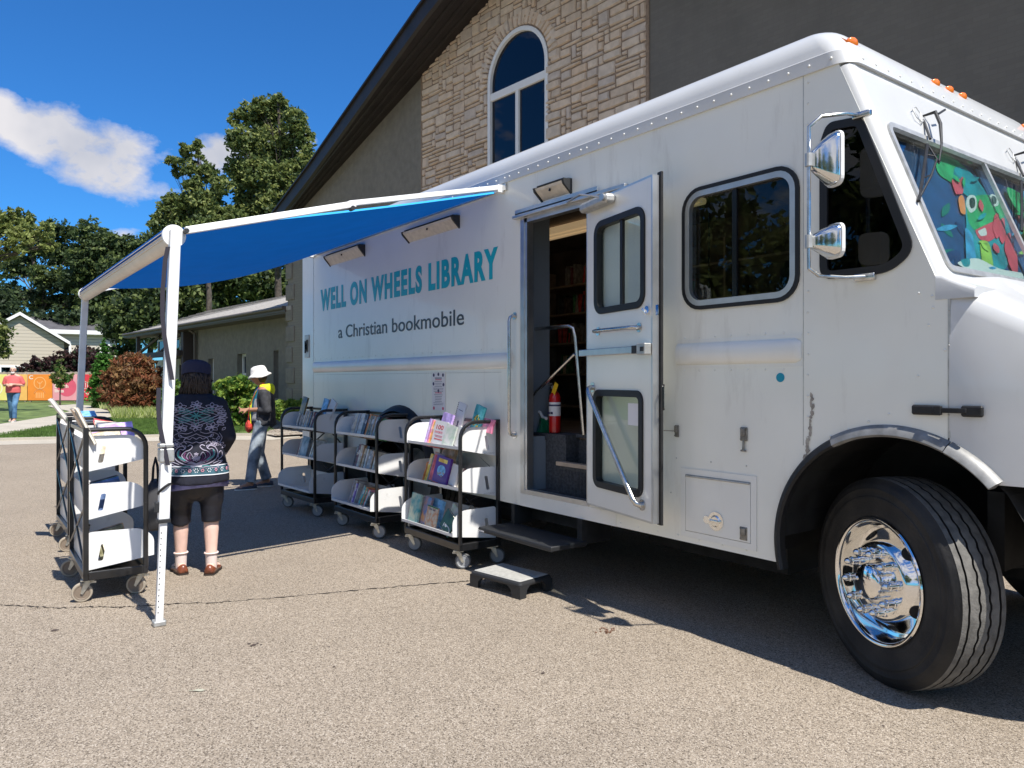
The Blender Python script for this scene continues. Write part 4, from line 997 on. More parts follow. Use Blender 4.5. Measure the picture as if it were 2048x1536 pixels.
# lettering
text_part('WELL ON WHEELS LIBRARY', 'lettering', 'teal_paint', tk, (-6.64, -3.045, 2.252, 2.508), lambda a, c, d: (a, -.0015-d, c), .002, .046, sp=1.2)
text_part('a Christian bookmobile', 'lettering', 'charcoal_paint', tk, (-6.13, -3.54, 1.915, 2.055), lambda a, c, d: (a, -.0015-d, c), .002, .004)
b = MB(); c = S(1561, 755); b.cyl((c[0], -.0005, c[1]), (c[0], -.003, c[1]), .024, n=24); b.build('dot_sticker', 'cyan_dot', tk)
b = MB(); b.box(-7.16, -7.02, .002, .011, 1.72, 2.0); b.build('emblem_plate', 'galv', tk, bevel=.01)
b = MB()
b.tube([(-7.12, -.004, 1.78), (-7.12, -.004, 1.92), (-7.06, -.004, 1.80), (-7.06, -.004, 1.94)], .009, 6); b.build('emblem', 'black_gloss', tk)
# ---- side window, cab window
def ringplate(o_, d0, y0, t, name, m, par, **k):
    b = MB(); b.plate(o_, [inset(o_, d0)], t, fs(y0)); return b.build(name, m, par, **k)
gk = ringplate(inset(swin, -.012), .022, -.012, .014, 'side_window_gasket', 'gasket', tk)
f2 = ringplate(inset(swin, .008), .034, -.010, .03, 'side_window_frame', 'alu', gk)
b = MB(); b.plate(inset(swin, .035), [], .006, fs(.02)); b.build('side_window_pane', 'window_glass', gk)
xm = -.80; b = MB(); b.box(xm-.018, xm+.012, .006, .02, 1.90, 2.52); b.box(xm-.2, xm-.195, .03, .034, 1.90, 2.52); b.build('sliding_sash', 'black_gloss', gk)
gk = ringplate(inset(cwin, -.012), .040, -.010, .014, 'cab_window_gasket', 'gasket', tk)
b = MB(); b.plate(inset(cwin, .02), [], .006, fs(.012)); b.build('cab_window_pane', 'dark_glass', gk)
# ---- hood
ZH0 = 1.0
def plan(n=26):
    """half outline in plan from the seam to the nose"""
    p = [(sx+.008, .0), (.36, .0), (.42, .003), (.50, .012), (.60, .028), (.72, .052), (.84, .085), (.95, .125), (1.05, .18), (1.14, .26), (1.21, .37), (1.26, .52), (1.285, .75), (1.30, YF/2)]
    return p
pl = plan(); full = pl+[(x, YF-y) for x, y in pl[-2::-1]]
zs = lambda x: 1.885-.52*max(0, x-.31)
rings = []
def hring(dn, z_of):
    o_ = []; k = len(full)
    for i, (x, y) in enumerate(full):
        a = Vector(full[max(i-1, 0)]); c = Vector(full[min(i+1, k-1)]); e = (c-a).normalized(); nn = Vector((-e.y, e.x))  # inward
        o_.append((max(x+nn.x*dn, sx+.008), y+nn.y*dn, z_of(x)))
    return o_
def botz(x):
    d = AR*AR-(x-ACX)**2
    return max(ACZ+math.sqrt(d) if d > 0 else 0, 1.012) if x < .72 else 1.012-.5*max(0, x-.72)*.6
rings = [hring(.03, lambda x: botz(x)), hring(0, lambda x: botz(x)+.004), hring(-.006, lambda x: 1.40), hring(.0, lambda x: zs(x)-.11), hring(.012, lambda x: zs(x)-.05), hring(.04, lambda x: zs(x)-.018), hring(.085, lambda x: zs(x)), hring(.22, lambda x: zs(x)+.03), hring(.5, lambda x: zs(x)+.055)]
b = MB(); b.loft(rings, cap=False, closed=False)
k = len(full); b.f.append([8*k+i for i in range(k)]); b.m.append(0)
hood = b.build('hood', 'white_paint_sun_dimmed', tk, smooth=35, recalc=True)
b = MB(); b.box(sx-.004, sx+.010, .006, .03, 1.17, 1.87); b.build('hood_gap', 'black_gloss', tk)
b = MB(); b.box(sx+.001, sx+.012, -.002, .004, 1.2, 1.87)
for z in (1.3, 1.45, 1.6, 1.75): b.ell((sx+.006, -.003, z), .004, 6, 4)
b.build('hood_edge_trim', 'galv', tk)
# cowl joint below the windscreen
b = MB(); b.loft([[(.262, y, 1.915-q), (.285, y, 1.912-q), (.318, y, 1.893-q), (.36, y, 1.872-q), (.42, y, 1.845-q), (.42, y, 1.80), (.262, y, 1.80)] for y, q in ((-.0035, .022), (.0, .010), (.010, .002), (.03, 0), (YF-.03, 0), (YF-.01, .002), (YF+.003, .02))]); b.build('cowl', 'white_paint_sun_dimmed', tk, smooth=50, recalc=True)
# headlamps, grille, bumper (just outside the frame on the right)
mat('lens', (.75, .78, .80), .08, spec=.8)
for yy in (.30, YF-.30):
    b = MB(); xx = 1.16; b.rbox(-.02, .03, -.11, .11, -.09, .09, .01, Matrix.Translation((xx+.05, yy, 1.28)) @ Matrix.Rotation(R(-18 if yy < 1 else 18), 4, 'Z')); b.build('headlight', 'lens', tk, bevel=.008)
b = MB()
for i in range(8): b.box(1.285, 1.305, .55, YF-.55, 1.03+i*.055, 1.055+i*.055)
b.box(1.27, 1.29, .52, YF-.52, .99, 1.5); b.build('grille', 'black_plastic', tk)
b = MB(); b.rbox(1.30, 1.42, -.0, YF, .52, .78, .03); b.build('bumper', 'chrome', tk)
# hood latch
b = MB(); z = 1.318; x0, x1 = S(1822, 806, -.02)[0], S(1965, 806, -.02)[0]
b.rbox(x0, x0+.125, -.02, -.001, z-.022, z+.022, .008); b.rbox(x1-.085, x1, -.022, -.001, z-.024, z+.024, .008); b.box(x0+.09, x1-.06, -.026, -.012, z-.010, z+.012); b.box(x0+.1, x0+.13, -.03, -.01, z-.02, z+.02)
b.build('hood_latch', 'black_rubber', tk, bevel=.004)
# wheel arch flares
ACZF = ACZ
def flare(cx, r, a0, a1, m, name, y0=-.034, w=.040, off=0):
    rg = []; ACZ = ACZF if cx > -1 else .50
    for i in range(25):
        a = R(a0+(a1-a0)*i/24); c, s_ = math.cos(a), math.sin(a)
        rg.append([(cx+c*q, y, ACZ+s_*q) for q, y in ((r+off-.012, .03), (r+off-.016, y0*.6), (r+off-.006, y0), (r+off+w*.5, y0*.75), (r+off+w, -.003), (r+off+w, .004))])
    b = MB(); b.loft(rg, closed=True); return b.build(name, m, tk, smooth=True, recalc=True)
mat('flare_grey', (.24, .24, .235), .5, .3, noise=.2, nscale=20)
flare(ACX, AR, 196, 118, 'black_rubber', 'arch_flare', -.035, .030); flare(ACX, AR, 118, 64.5, 'flare_grey', 'arch_flare'); flare(ACX, AR, 63.8, 41, 'flare_grey', 'arch_flare', -.045, .042)
flare(-4.68, .66, 180, 0, 'black_rubber', 'arch_flare', -.07, .05)
# wheel wells and chassis
b = MB()
for cx, r in ((ACX, AR), (-4.68, .66)):
    cz_ = ACZ if cx > -1 else .50; rg = [[(cx+(r+.01)*math.cos(R(a)), y, cz_+(r+.01)*math.sin(R(a))) for a in range(0, 181, 12)] for y in (.03, .75)]
    b.loft(rg, cap=False, closed=False)
    b.plate(arch(cx, r+.01, 0, 180), [], .01, fs(.75)); b.build('wheel_well', 'chassis', tk); b = MB()

b = MB(); b.box(XR+.05, -.72, .04, YF-.04, .50, .56); b.box(-7.2, -5.4, .06, 2.3, .34, .56); b.box(-3.9, -2.75, .25, 2.2, .33, .55); b.box(-1.9, -.8, .5, 2.2, .3, .55)
b.box(-.7, 1.2, .75, .83, .56, .70); b.box(-.7, 1.2, 1.55, 1.63, .56, .70); b.box(-.62, 1.1, .83, 1.55, .78, 1.0); b.cyl((0, .35, .5), (0, 2.1, .5), .06); b.box(-.15, .15, .7, .8, .45, .6); b.box(.2, 1.2, .85, 1.5, .45, .78)
b.cyl((-.9, .7, .36), (-6.5, .9, .36), .05); b.box(-.7, 1.15, YF-.06, YF-.03, .62, 1.2); b.box(-.72, -.68, .05, YF-.05, .5, 1.3); b.box(.35, .42, .3, .75, .6, .95); b.cyl((.15, .5, .55), (.6, .8, .62), .03); b.cyl((.1, .45, .75), (.8, .7, .75), .02)
b.cyl((-3.3, .28, .42), (-2.85, .28, .42), .14); b.build('chassis', 'chassis', tk)
# ---- cabin inside
b = MB(); b.box(XR+.04, -1.0, .34, YF-.05, .98, 1.02); b.box(XR+.04, -2.71, .04, .34, .98, 1.02); b.box(-1.98, -.7, .04, .34, .98, 1.02); b.box(-1.0, -.56, .04, YF-.05, .98, 1.02); b.box(-.56, .25, .80, YF-.05, .98, 1.02); b.box(-.56, .28, .04, .80, 1.23, 1.26); b.box(-.58, -.56, .04, .80, 1.0, 1.26)
b.box(XR+.04, RKX(2.95)-.06, .035, YF-.035, 2.95, 2.975); b.box(XR+.04, .2, YF-.06, YF-.035, 1.02, 2.95); b.box(XR+.035, XR+.06, .04, YF-.04, 1.0, 2.95)
b.build('cabin_lining', 'interior_dark', tk)
b = MB(); b.box(-2.89, -2.85, .04, .365, 1.02, 2.94); b.box(-2.85, -2.71, .035, .045, 1.02, 2.94); b.box(-2.72, -2.705, .03, .34, .6, 1.02)
b.build('partition', 'interior_grey', tk)
b = MB(); b.box(-2.70, -1.99, .03, .34, .60, .615); b.box(-2.86, -2.46, .20, .40, .99, 1.04); b.box(-2.70, -2.46, .205, .34, .615, .99); b.box(-2.46, -1.99, .13, .33, .80, .82); b.box(-2.46, -1.99, .14, .15, .615, .80); b.box(-2.46, -1.99, .33, .34, .82, 1.0); b.box(-2.46, -1.99, .30, .6, 1.02, 1.045); b.box(-1.995, -1.98, .03, .4, .6, 1.04)
for i in range(30): b.box(-2.455+i*.0155, -2.449+i*.0155, .134, .141, .62, .79)
b.build('stepwell', 'carpet', tk)
b = MB(); b.box(-2.47, -1.99, .115, .17, .822, .850); b.build('step_nosing', 'shelf_wood', tk)
b = MB(); y_ = .22; b.tube([(-2.85, y_, 1.85), (-2.44, y_, 1.85), (-2.39, y_, 1.83), (-2.37, y_, 1.77), (-2.37, y_+.08, 1.045)], .015, 8)
b.tube([(-2.85, y_-.04, 1.32), (-2.38, y_, 1.64)], .013, 8); b.build('inside_handrail', 'steel', tk, smooth=True)
# shelves along the far wall
b = MB()
for z in (1.15, 1.5, 1.84, 2.16, 2.47): b.box(-6.9, -1.2, 1.95, YF-.08, z, z+.02)
for x in (-6.9, -6.0, -5.1, -4.2, -3.3, -2.4, -1.2): b.box(x, x+.02, 1.96, YF-.07, 1.02, 2.7)
b.build('wall_shelves', 'shelf_wood', tk)
b = MB(); b.rbox(-4.4, -2.2, 1.22, 1.50, 2.885, 2.94, .02); b.box(-4.4, -2.2, 1.30, 1.32, 2.875, 2.886); b.box(-4.4, -2.2, 1.40, 1.42, 2.875, 2.886); b.build('ceiling_lamp', 'lamp_warm', tk)
b = MB(); b.rbox(-.95, -.62, .75, 1.15, 1.02, 1.5, .04); b.rbox(-1.02, -.90, .72, 1.18, 1.45, 2.2, .05); b.build('driver_seat', 'black_plastic', tk, bevel=.02)
b = MB(); b.box(-.2, .25, .2, 2.2, 1.3, 1.7); b.build('dashboard', 'black_plastic', tk, bevel=.05)
# ---- door frame and bits round the door
b = MB(); dO = [(DX0-.045, DZ0-.02), (DX1+.02, DZ0-.02), (DX1+.02, DZ1+.03), (DX0-.045, DZ1+.03)]
b.plate(dO, [door_hole], .006, fs(-.006)); b.box(DX0-.0, DX0+.03, .0, .06, DZ0, DZ1); b.box(DX0, DX1, .0, .06, DZ1-.03, DZ1); b.box(DX0, DX1, -.01, .05, DZ0, DZ0+.014)
b.build('door_frame', 'alu', tk)
b = MB(); b.box(DX0-.05, -1.72, -.004, -.0005, DZ0-.115, DZ0-.022)
for x in np.arange(-2.7, -1.75, .12): b.ell((x, -.004, DZ0-.035), .004, 6, 4)
b.build('sill_plate', 'white_paint2', tk)
g0 = S(1033, 432, -.02); g1 = S(1197, 376, -.02)
b = MB(); b.box(g0[0], g1[0], -.035, 0, DZ1+.035, DZ1+.042); b.box(g0[0], g1[0], -.035, -.031, DZ1+.035, DZ1+.068); b.build('rain_gutter', 'alu', tk)
b = MB(); b.rbox(DX0-.10+.0, -1.60, -.045, 0, DZ1+.005, DZ1+.03, .004); b.build('door_header', 'alu', tk)
def grab(p0, p1, par, r=.0135, st=.055, m='steel', fl=.028, name='grab_bar', nrm=(0, -1, 0)):
    p0, p1, nn = Vector(p0), Vector(p1), Vector(nrm); d = (p1-p0).normalized(); q = .045
    b = MB(); pts = [p0, p0+nn*(st-q*.7), p0+nn*(st-q*.2)+d*q*.3, p0+nn*st+d*q, p1+nn*st-d*q, p1+nn*(st-q*.2)-d*q*.3, p1+nn*(st-q*.7), p1]
    b.tube(pts, r, 10)
    for p in (p0, p1): b.cyl(p, p+nn*.006, fl, n=16)
    return b.build(name, m, par, smooth=True)
a = S(1030, 632); c = S(1030, 870); grab((a[0], 0, a[1]), (a[0], 0, c[1]), tk)
# lamps above
def wedge(px0, px1, py0, py1, name, zoff=0):
    x0, x1 = S(px0, 0, -.06)[0], S(px1, 0, -.02)[0]; zt = S(px1, py0)[1]; zb = S(px1, py1)[1]
    t_ = MB(); h = zt-zb
    zb = zt-(zt-zb)*.62; t_.loft([[(x, -.0, zt), (x, -.03, zt), (x, -.075, zt-.012), (x, -.068, zt-.030), (x, -.0, zb)] for x in (x0+.02, x1-.02)]); o_ = t_.build(name, 'diffuser', tk, recalc=True)
    t_ = MB()
    for x in (x0, x1-.02): t_.loft([[(q, 0, zt+.006), (q, -.035, zt+.006), (q, -.083, zt-.008), (q, -.073, zt-.037), (q, 0, zb-.008)] for q in (x, x+.02)])
    t_.box(x0+.02, x1-.02, -.06, 0, zt+.001, zt+.008); t_.build('lamp_end_caps', 'black_plastic', o_, recalc=True)
    t_ = MB(); xm_ = (x0+x1)/2; t_.cyl((xm_, -.06, zt-.040), (xm_, -.065, zt-.055), .008); t_.build('lamp_knob', 'black_gloss', o_)
wedge(650, 727, 491, 525, 'area_lamp'); wedge(806, 916, 433, 470, 'area_lamp'); wedge(1070, 1140, 360, 402, 'area_lamp')
b = MB(); a = S(1078, 378)
# folding step below the door
b = MB(); b.rbox(-2.88, -2.02, -.30, .02, .315, .352, .008); b.box(-2.88, -2.02, -.302, -.296, .335, .340); b.build('folding_step', 'black_plastic', tk, bevel=.004)
b = MB(); b.box(-2.84, -2.80, -.02, .25, .35, .5); b.box(-2.08, -2.03, -.02, .25, .33, .5); b.box(-2.8, -2.08, .15, .19, .38, .5); b.build('step_bracket', 'chassis', tk)
b = MB(); b.box(-2.865, -2.80, -.3035, -.3025, .322, .333); b.build('step_label', 'white_metal', tk)
# hatch, handles, catches
h0 = S(1363, 935); h1_ = S(1514, 1100)
hx0, hx1, hz0, hz1 = S(1363, 1000)[0], S(1514, 1000)[0], S(1514, 1103)[1], S(1514, 953)[1]
b = MB(); b.plate([(hx0, hz0), (hx1, hz0), (hx1, hz1), (hx0, hz1)], [[(hx0+.035, hz0+.035), (hx1-.035, hz0+.035), (hx1-.035, hz1-.035), (hx0+.035, hz1-.035)]], .005, fs(-.006)); hf = b.build('hatch_frame', 'white_paint2', tk)
b = MB(); b.box(hx0+.038, hx1-.038, -.008, -.001, hz0+.038, hz1-.042); b.build('hatch_door', 'white_paint2', hf, bevel=.002)
b = MB(); b.cyl((hx0+.04, -.010, hz1-.043), (hx1-.04, -.010, hz1-.043), .006); b.box(hx0+.0355, hx1-.0355, -.0015, -.0008, hz0+.0355, hz1-.0355); b.build('hatch_hinge', 'galv', hf)
c = S(1434, 1042); b = MB(); cx_, cz_ = c
b.cyl((cx_, -.008, cz_), (cx_, -.014, cz_), .052, n=28); b.cyl((cx_-.065, -.008, cz_+.0), (cx_-.065, -.013, cz_), .022, n=16); b.cyl((cx_, -.014, cz_), (cx_, -.022, cz_), .034, .026, n=24)
b.rbox(cx_-.034, cx_+.034, -.028, -.012, cz_-.009, cz_+.009, .004); b.build('hatch_lock', 'worn_chrome', hf, smooth=30)
def catch(px, py, w, h, name='catch'):
    c = S(px, py); b = MB(); b.rbox(c[0]-w/2, c[0]+w/2, -.010, -.001, c[1]-h/2, c[1]+h/2, .004); b.rbox(c[0]-w/3.2, c[0]+w/3.2, -.022, -.008, c[1]-h*.1, c[1]+h*.42, .004)
    for sx_ in (-1, 1):
        for sz in (-1, 1): b.cyl((c[0]+sx_*w*.38, -.010, c[1]+sz*h*.38), (c[0]+sx_*w*.38, -.013, c[1]+sz*h*.38), .004, n=8)
    return b, c
b, c = catch(1489, 868, .045, .075); b.cyl((c[0], -.008, c[1]-.035), (c[0], -.012, c[1]-.09), .006); b.cyl((c[0]-.016, -.010, c[1]-.09), (c[0]+.016, -.010, c[1]-.09), .005); b.build('catch', 'dark_galv', tk)
b, c = catch(1489, 1067, .05, .075); b.build('catch', 'dark_galv', tk)
b, c = catch(1355, 862, .032, .07); b.cyl((c[0]-.02, -.012, c[1]), (c[0]-.08, -.03, c[1]), .003); b.build('catch', 'dark_galv', tk)
b = MB()
for p in ((1353, 916), (1493, 932), (1422, 924), (1342, 985)): q = S(*p); b.ell((q[0], -.001, q[1]), (.005, .003, .005), 6, 4)
b.build('bolts', 'galv', tk)
# ---- the entry door, swung back against the side
HX, HY, PH = -1.985, -.012, R(13.0); DW, DT = .80, .045
dc, ds = math.cos(PH), math.sin(PH)
def DM(a, c, d=0):      # a from the hinge, c height, d behind the visible face
    return (HX+a*dc+d*ds, HY-a*ds-.0+d*dc, c)
def DPt(px, py):
    r_ = pray(px, py); nx_, ny_ = -ds, -dc; o = ((HX-CAM[0])*nx_+(HY-CAM[1])*ny_)/(r_[0]*nx_+r_[1]*ny_)
    x, y, z = CAM[0]+o*r_[0], CAM[1]+o*r_[1], CAM[2]+o*r_[2]; return ((x-HX)*dc-(y-HY)*ds, z)
DW = DPt(1303, 700)[0]
def dr(ax, ay, bx, by):
    p, q = DPt(ax, ay), DPt(bx, by); r2 = DPt(ax, by); return p, q
u0 = DPt(1190, 500)[0]; u1 = DPt(1291, 500)[0]; uz1 = DPt(1285, 410)[1]; uz0 = DPt(1200, 629)[1]
l0 = DPt(1188, 880)[0]; l1 = DPt(1287, 880)[0]; lz1 = DPt(1280, 781)[1]; lz0 = DPt(1200, 975)[1]
upw = rrect(u0, u1, uz0, uz1, .09, 6); low = rrect(l0, l1, lz0, lz1, .07, 6)
DZb, DZt = DPt(1300, 1043)[1], DPt(1310, 350)[1]
b = MB(); b.plate([(0, DZb), (DW, DZb), (DW, DZt), (0, DZt)], [inset(upw, .02), inset(low, .02)], DT, DM)
door = b.build('entry_door', 'white_paint2', tk)
b = MB(); b.plate([(DW, DZb-.01), (DW+.012, DZb-.01), (DW+.012, DZt+.01), (DW, DZt+.01)], [], DT+.002, lambda a, c, d: DM(a, c, d-.002)); b.plate([(0, DZt), (DW, DZt), (DW, DZt+.012), (0, DZt+.012)], [], DT, DM); b.plate([(0, DZb-.012), (DW, DZb-.012), (DW, DZb), (0, DZb)], [], DT, DM); b.build('door_edge_trim', 'alu', door)
b = MB(); b.plate([(DW-.01, DZb-.02), (DW+.030, DZb-.02), (DW+.030, DZt+.03), (DW-.01, DZt+.03)], [], .014, lambda a, c, d: DM(a, c, d+DT+.002)); b.build('door_weatherstrip', 'black_rubber', door)
for poly, nm in ((upw, 'door_window_gasket'), (low, 'door_window_gasket')):
    b = MB(); b.plate(poly, [inset(poly, .042)], .05, lambda a, c, d: DM(a, c, d-.012)); gg = b.build(nm, 'gasket', door, bevel=.004)
    b = MB(); b.plate(inset(poly, .035), [], .005, lambda a, c, d: DM(a, c, d+.018)); b.build('door_pane', 'clear_glass', gg)
    if poly is upw:
        b = MB(); um = u0+(u1-u0)*.52; b.plate([(um, uz0+.03), (um+.028, uz0+.03), (um+.028, uz1-.03), (um, uz1-.03)], [], .02, DM); b.build('window_mullion', 'gasket', gg)
    else:
        p0, p1 = DPt(1252, 850), DPt(1285, 808); b = MB(); b.plate([(p0[0], p0[1]), (l1-.045, p0[1]), (l1-.045, p1[1]), (p0[0], p1[1])], [], .001, lambda a, c, d: DM(a, c, d+.014)); b.build('paper_notice', 'paper', gg)
def dgrab(q0, q1, r=.014, st=.06, **k):
    p0, p1 = DPt(*q0), DPt(*q1); return grab(DM(*p0), DM(*p1), door, r, st, nrm=(-ds, -dc, 0), **k)
dgrab((1197, 663), (1279, 655), .0125, .05); dgrab((1186, 775), (1285, 1010), .017, .05, fl=.034)
p0, p1 = DPt(1170, 706), DPt(1306, 699)
b = MB(); zz_ = (p0[1]+p1[1])/2; b.plate([(p0[0]-.0, zz_-.022), (p1[0]-.05, zz_-.022), (p1[0]-.05, zz_+.022), (p0[0], zz_+.022)], [], .028, lambda a, c, d: DM(a, c, d-.05))
pb = b.build('panic_bar', 'alu', door, bevel=.004)
b = MB(); b.plate([(p1[0]-.10, zz_-.032), (p1[0]-.01, zz_-.032), (p1[0]-.01, zz_+.036), (p1[0]-.10, zz_+.036)], [], .048, lambda a, c, d: DM(a, c, d-.052)); b.build('latch_case', 'galv', pb, bevel=.006)
b = MB(); b.plate([(p1[0]-.15, zz_-.023), (p1[0]-.10, zz_-.023), (p1[0]-.10, zz_+.024), (p1[0]-.15, zz_+.024)], [], .03, lambda a, c, d: DM(a, c, d-.052)); b.plate([(p1[0]-.05, zz_-.012), (p1[0]-.02, zz_-.012), (p1[0]-.02, zz_+.014), (p1[0]-.05, zz_+.014)], [], .008, lambda a, c, d: DM(a, c, d-.058)); b.build('bar_end', 'black_plastic', pb)
p = DPt(1297, 620); b = MB(); b.cyl(DM(*p), DM(p[0], p[1], -.014), .024, n=20); b.rbox(-.006, .006, -.02, .02, -.035, .012, .004, Matrix.Translation(DM(p[0]-.005, p[1], -.022)) @ Matrix.Rotation(R(-35), 4, 'Y')); b.build('thumb_turn', 'chrome', door, smooth=30)
p = DPt(1316, 620); b = MB(); b.plate([(p[0]-.012, p[1]-.03), (p[0]+.012, p[1]-.03), (p[0]+.012, p[1]+.03), (p[0]-.012, p[1]+.03)], [], .004, lambda a, c, d: DM(a, c, d-.008)); b.build('strike_plate', 'chrome', door)
# door closer on top
p0 = DPt(1178, 412); p1 = DPt(1232, 408)
b = MB(); zc_ = DPt(1200, 409)[1]; b.rbox(p0[0]-.01, p1[0], -.075, -.0, zc_-.035, zc_+.03, .02, Matrix(((dc, ds, 0, HX), (-ds, dc, 0, HY), (0, 0, 1, 0), (0, 0, 0, 1)))); b.build('door_closer', 'galv', door, bevel=.01)
q = DM(p1[0]-.02, zc_+.0, -.078); b = MB(); b.cyl(q, (q[0]-.0, q[1]-.02, q[2]), .022, n=16); b.tube([q, (q[0]-.2, q[1]-.02, q[2]+.055), (-2.2, -.02, DZ1+.02)], .008, 6); b.build('closer_arm', 'alu', door)
p = DM(DW+.05, 1.42, .05)
b = MB(); b.tube([p, (p[0]+.015, p[1]-.02, p[2]-.01), (p[0]+.015, p[1]-.02, p[2]-.13), (p[0], p[1], p[2]-.14)], .007, 6); b.build('outer_handle', 'black_gloss', door)
# ---- mirrors
mb = MB(); ty = -.25
xv = -.19
mb.tube([(-.08, -.01, 2.70), (-.09, -.10, 2.695), (-.15, -.21, 2.675), (xv, ty-.0, 2.63), (xv, ty, 2.55), (xv, ty, 2.02), (xv, ty, 1.97), (-.16, -.22, 1.935), (-.10, -.10, 1.93), (-.04, -.01, 1.935)], .0085, 10)
mb.rbox(-.11, -.02, -.025, 0, 2.685, 2.715, .006); mb.rbox(-.10, .0, -.025, 0, 1.915, 1.95, .006)
br_ = mb.build('mirror_bracket', 'steel', tk, smooth=30)
def mirror(zc, h, w):
    yc = -.165; M = Matrix.Translation((xv+.075, yc, zc)) @ Matrix.Rotation(R(-116), 4, 'Z')
    b = MB(); rg = []
    for x, sc, oy in ((0, 1.0, 0), (.014, 1.0, 0), (.02, .94, 0), (.055, .62, -.02), (.075, .34, -.05), (.08, .12, -.06)):
        rg.append([(x*1.25, q[0]+oy*w/.2*1.3, q[1]-.0) for q in rrect(-w/2*sc, w/2*sc, -h/2*sc, h/2*sc, .035*sc, 4)])
    b.loft(rg, M=M); o_ = b.build('mirror_head', 'worn_chrome', br_, smooth=50, recalc=True)
    b = MB(); b.loft([[(x, q[0], q[1]) for q in rrect(-w/2-.006, w/2+.006, -h/2-.006, h/2+.006, .038, 4)] for x in (-.012, .004)], M=M); b.build('mirror_rim', 'white_metal', o_, recalc=True)
    b = MB(); b.cyl((xv, ty, zc-.03), (xv, ty, zc+.03), .018); b.build('mirror_clamp', 'galv', o_)
mirror(2.475, .240, .11); mirror(2.095, .148, .125)
# ---- wipers
P0 = lambda a, c, d: Vector(FR(a, c, d))
a0_, c0_ = FPt(1856, 240); sh = FPt(2040, 325)[0]-a0_
for dy in (0, sh):
    q = lambda px, py, d=-.03: P0(FPt(px, py)[0]+dy, FPt(px, py)[1], d)
    b = MB(); b.tube([q(1846, 232, -.0), q(1852, 236, -.05), q(1858, 262, -.06), q(1862, 300, -.055), q(1860, 338, -.045)], .012, 8, radii=[.006, .010, .009, .006, .003]); b.tube([q(1858, 240, -.05), q(1866, 235, -.065)], .006, 6)
    b.tube([q(1847, 240, -.0), q(1849, 285, -.03)], .007, 6)
    w_ = b.build('wiper', 'black_plastic', tk)
    b = MB(); b.tube([q(1850, 292, -.012), q(1842, 350, -.012), q(1832, 405, -.012)], .008, 6); b.tube([q(1852, 296, -.014), q(1856, 330, -.045), q(1846, 362, -.04), q(1834, 398, -.014)], .005, 6)
    b.tube([q(1856, 330, -.045), q(1861, 336, -.045)], .007, 5); b.tube([q(1848, 312, -.012), q(1855, 322, -.04)], .004, 5); b.tube([q(1840, 360, -.012), q(1848, 358, -.04)], .004, 5)
    b.build('wiper_blade', 'black_rubber', w_)
    b = MB(); b.tube([q(1847, 238, -.01), q(1840, 248, -.012), q(1828, 238, -.014), q(1820, 221, -.014), q(1826, 217, -.014), q(1835, 230, -.014), q(1840, 246, -.008)], .0028, 6); b.build('washer_hose', 'galv', w_)
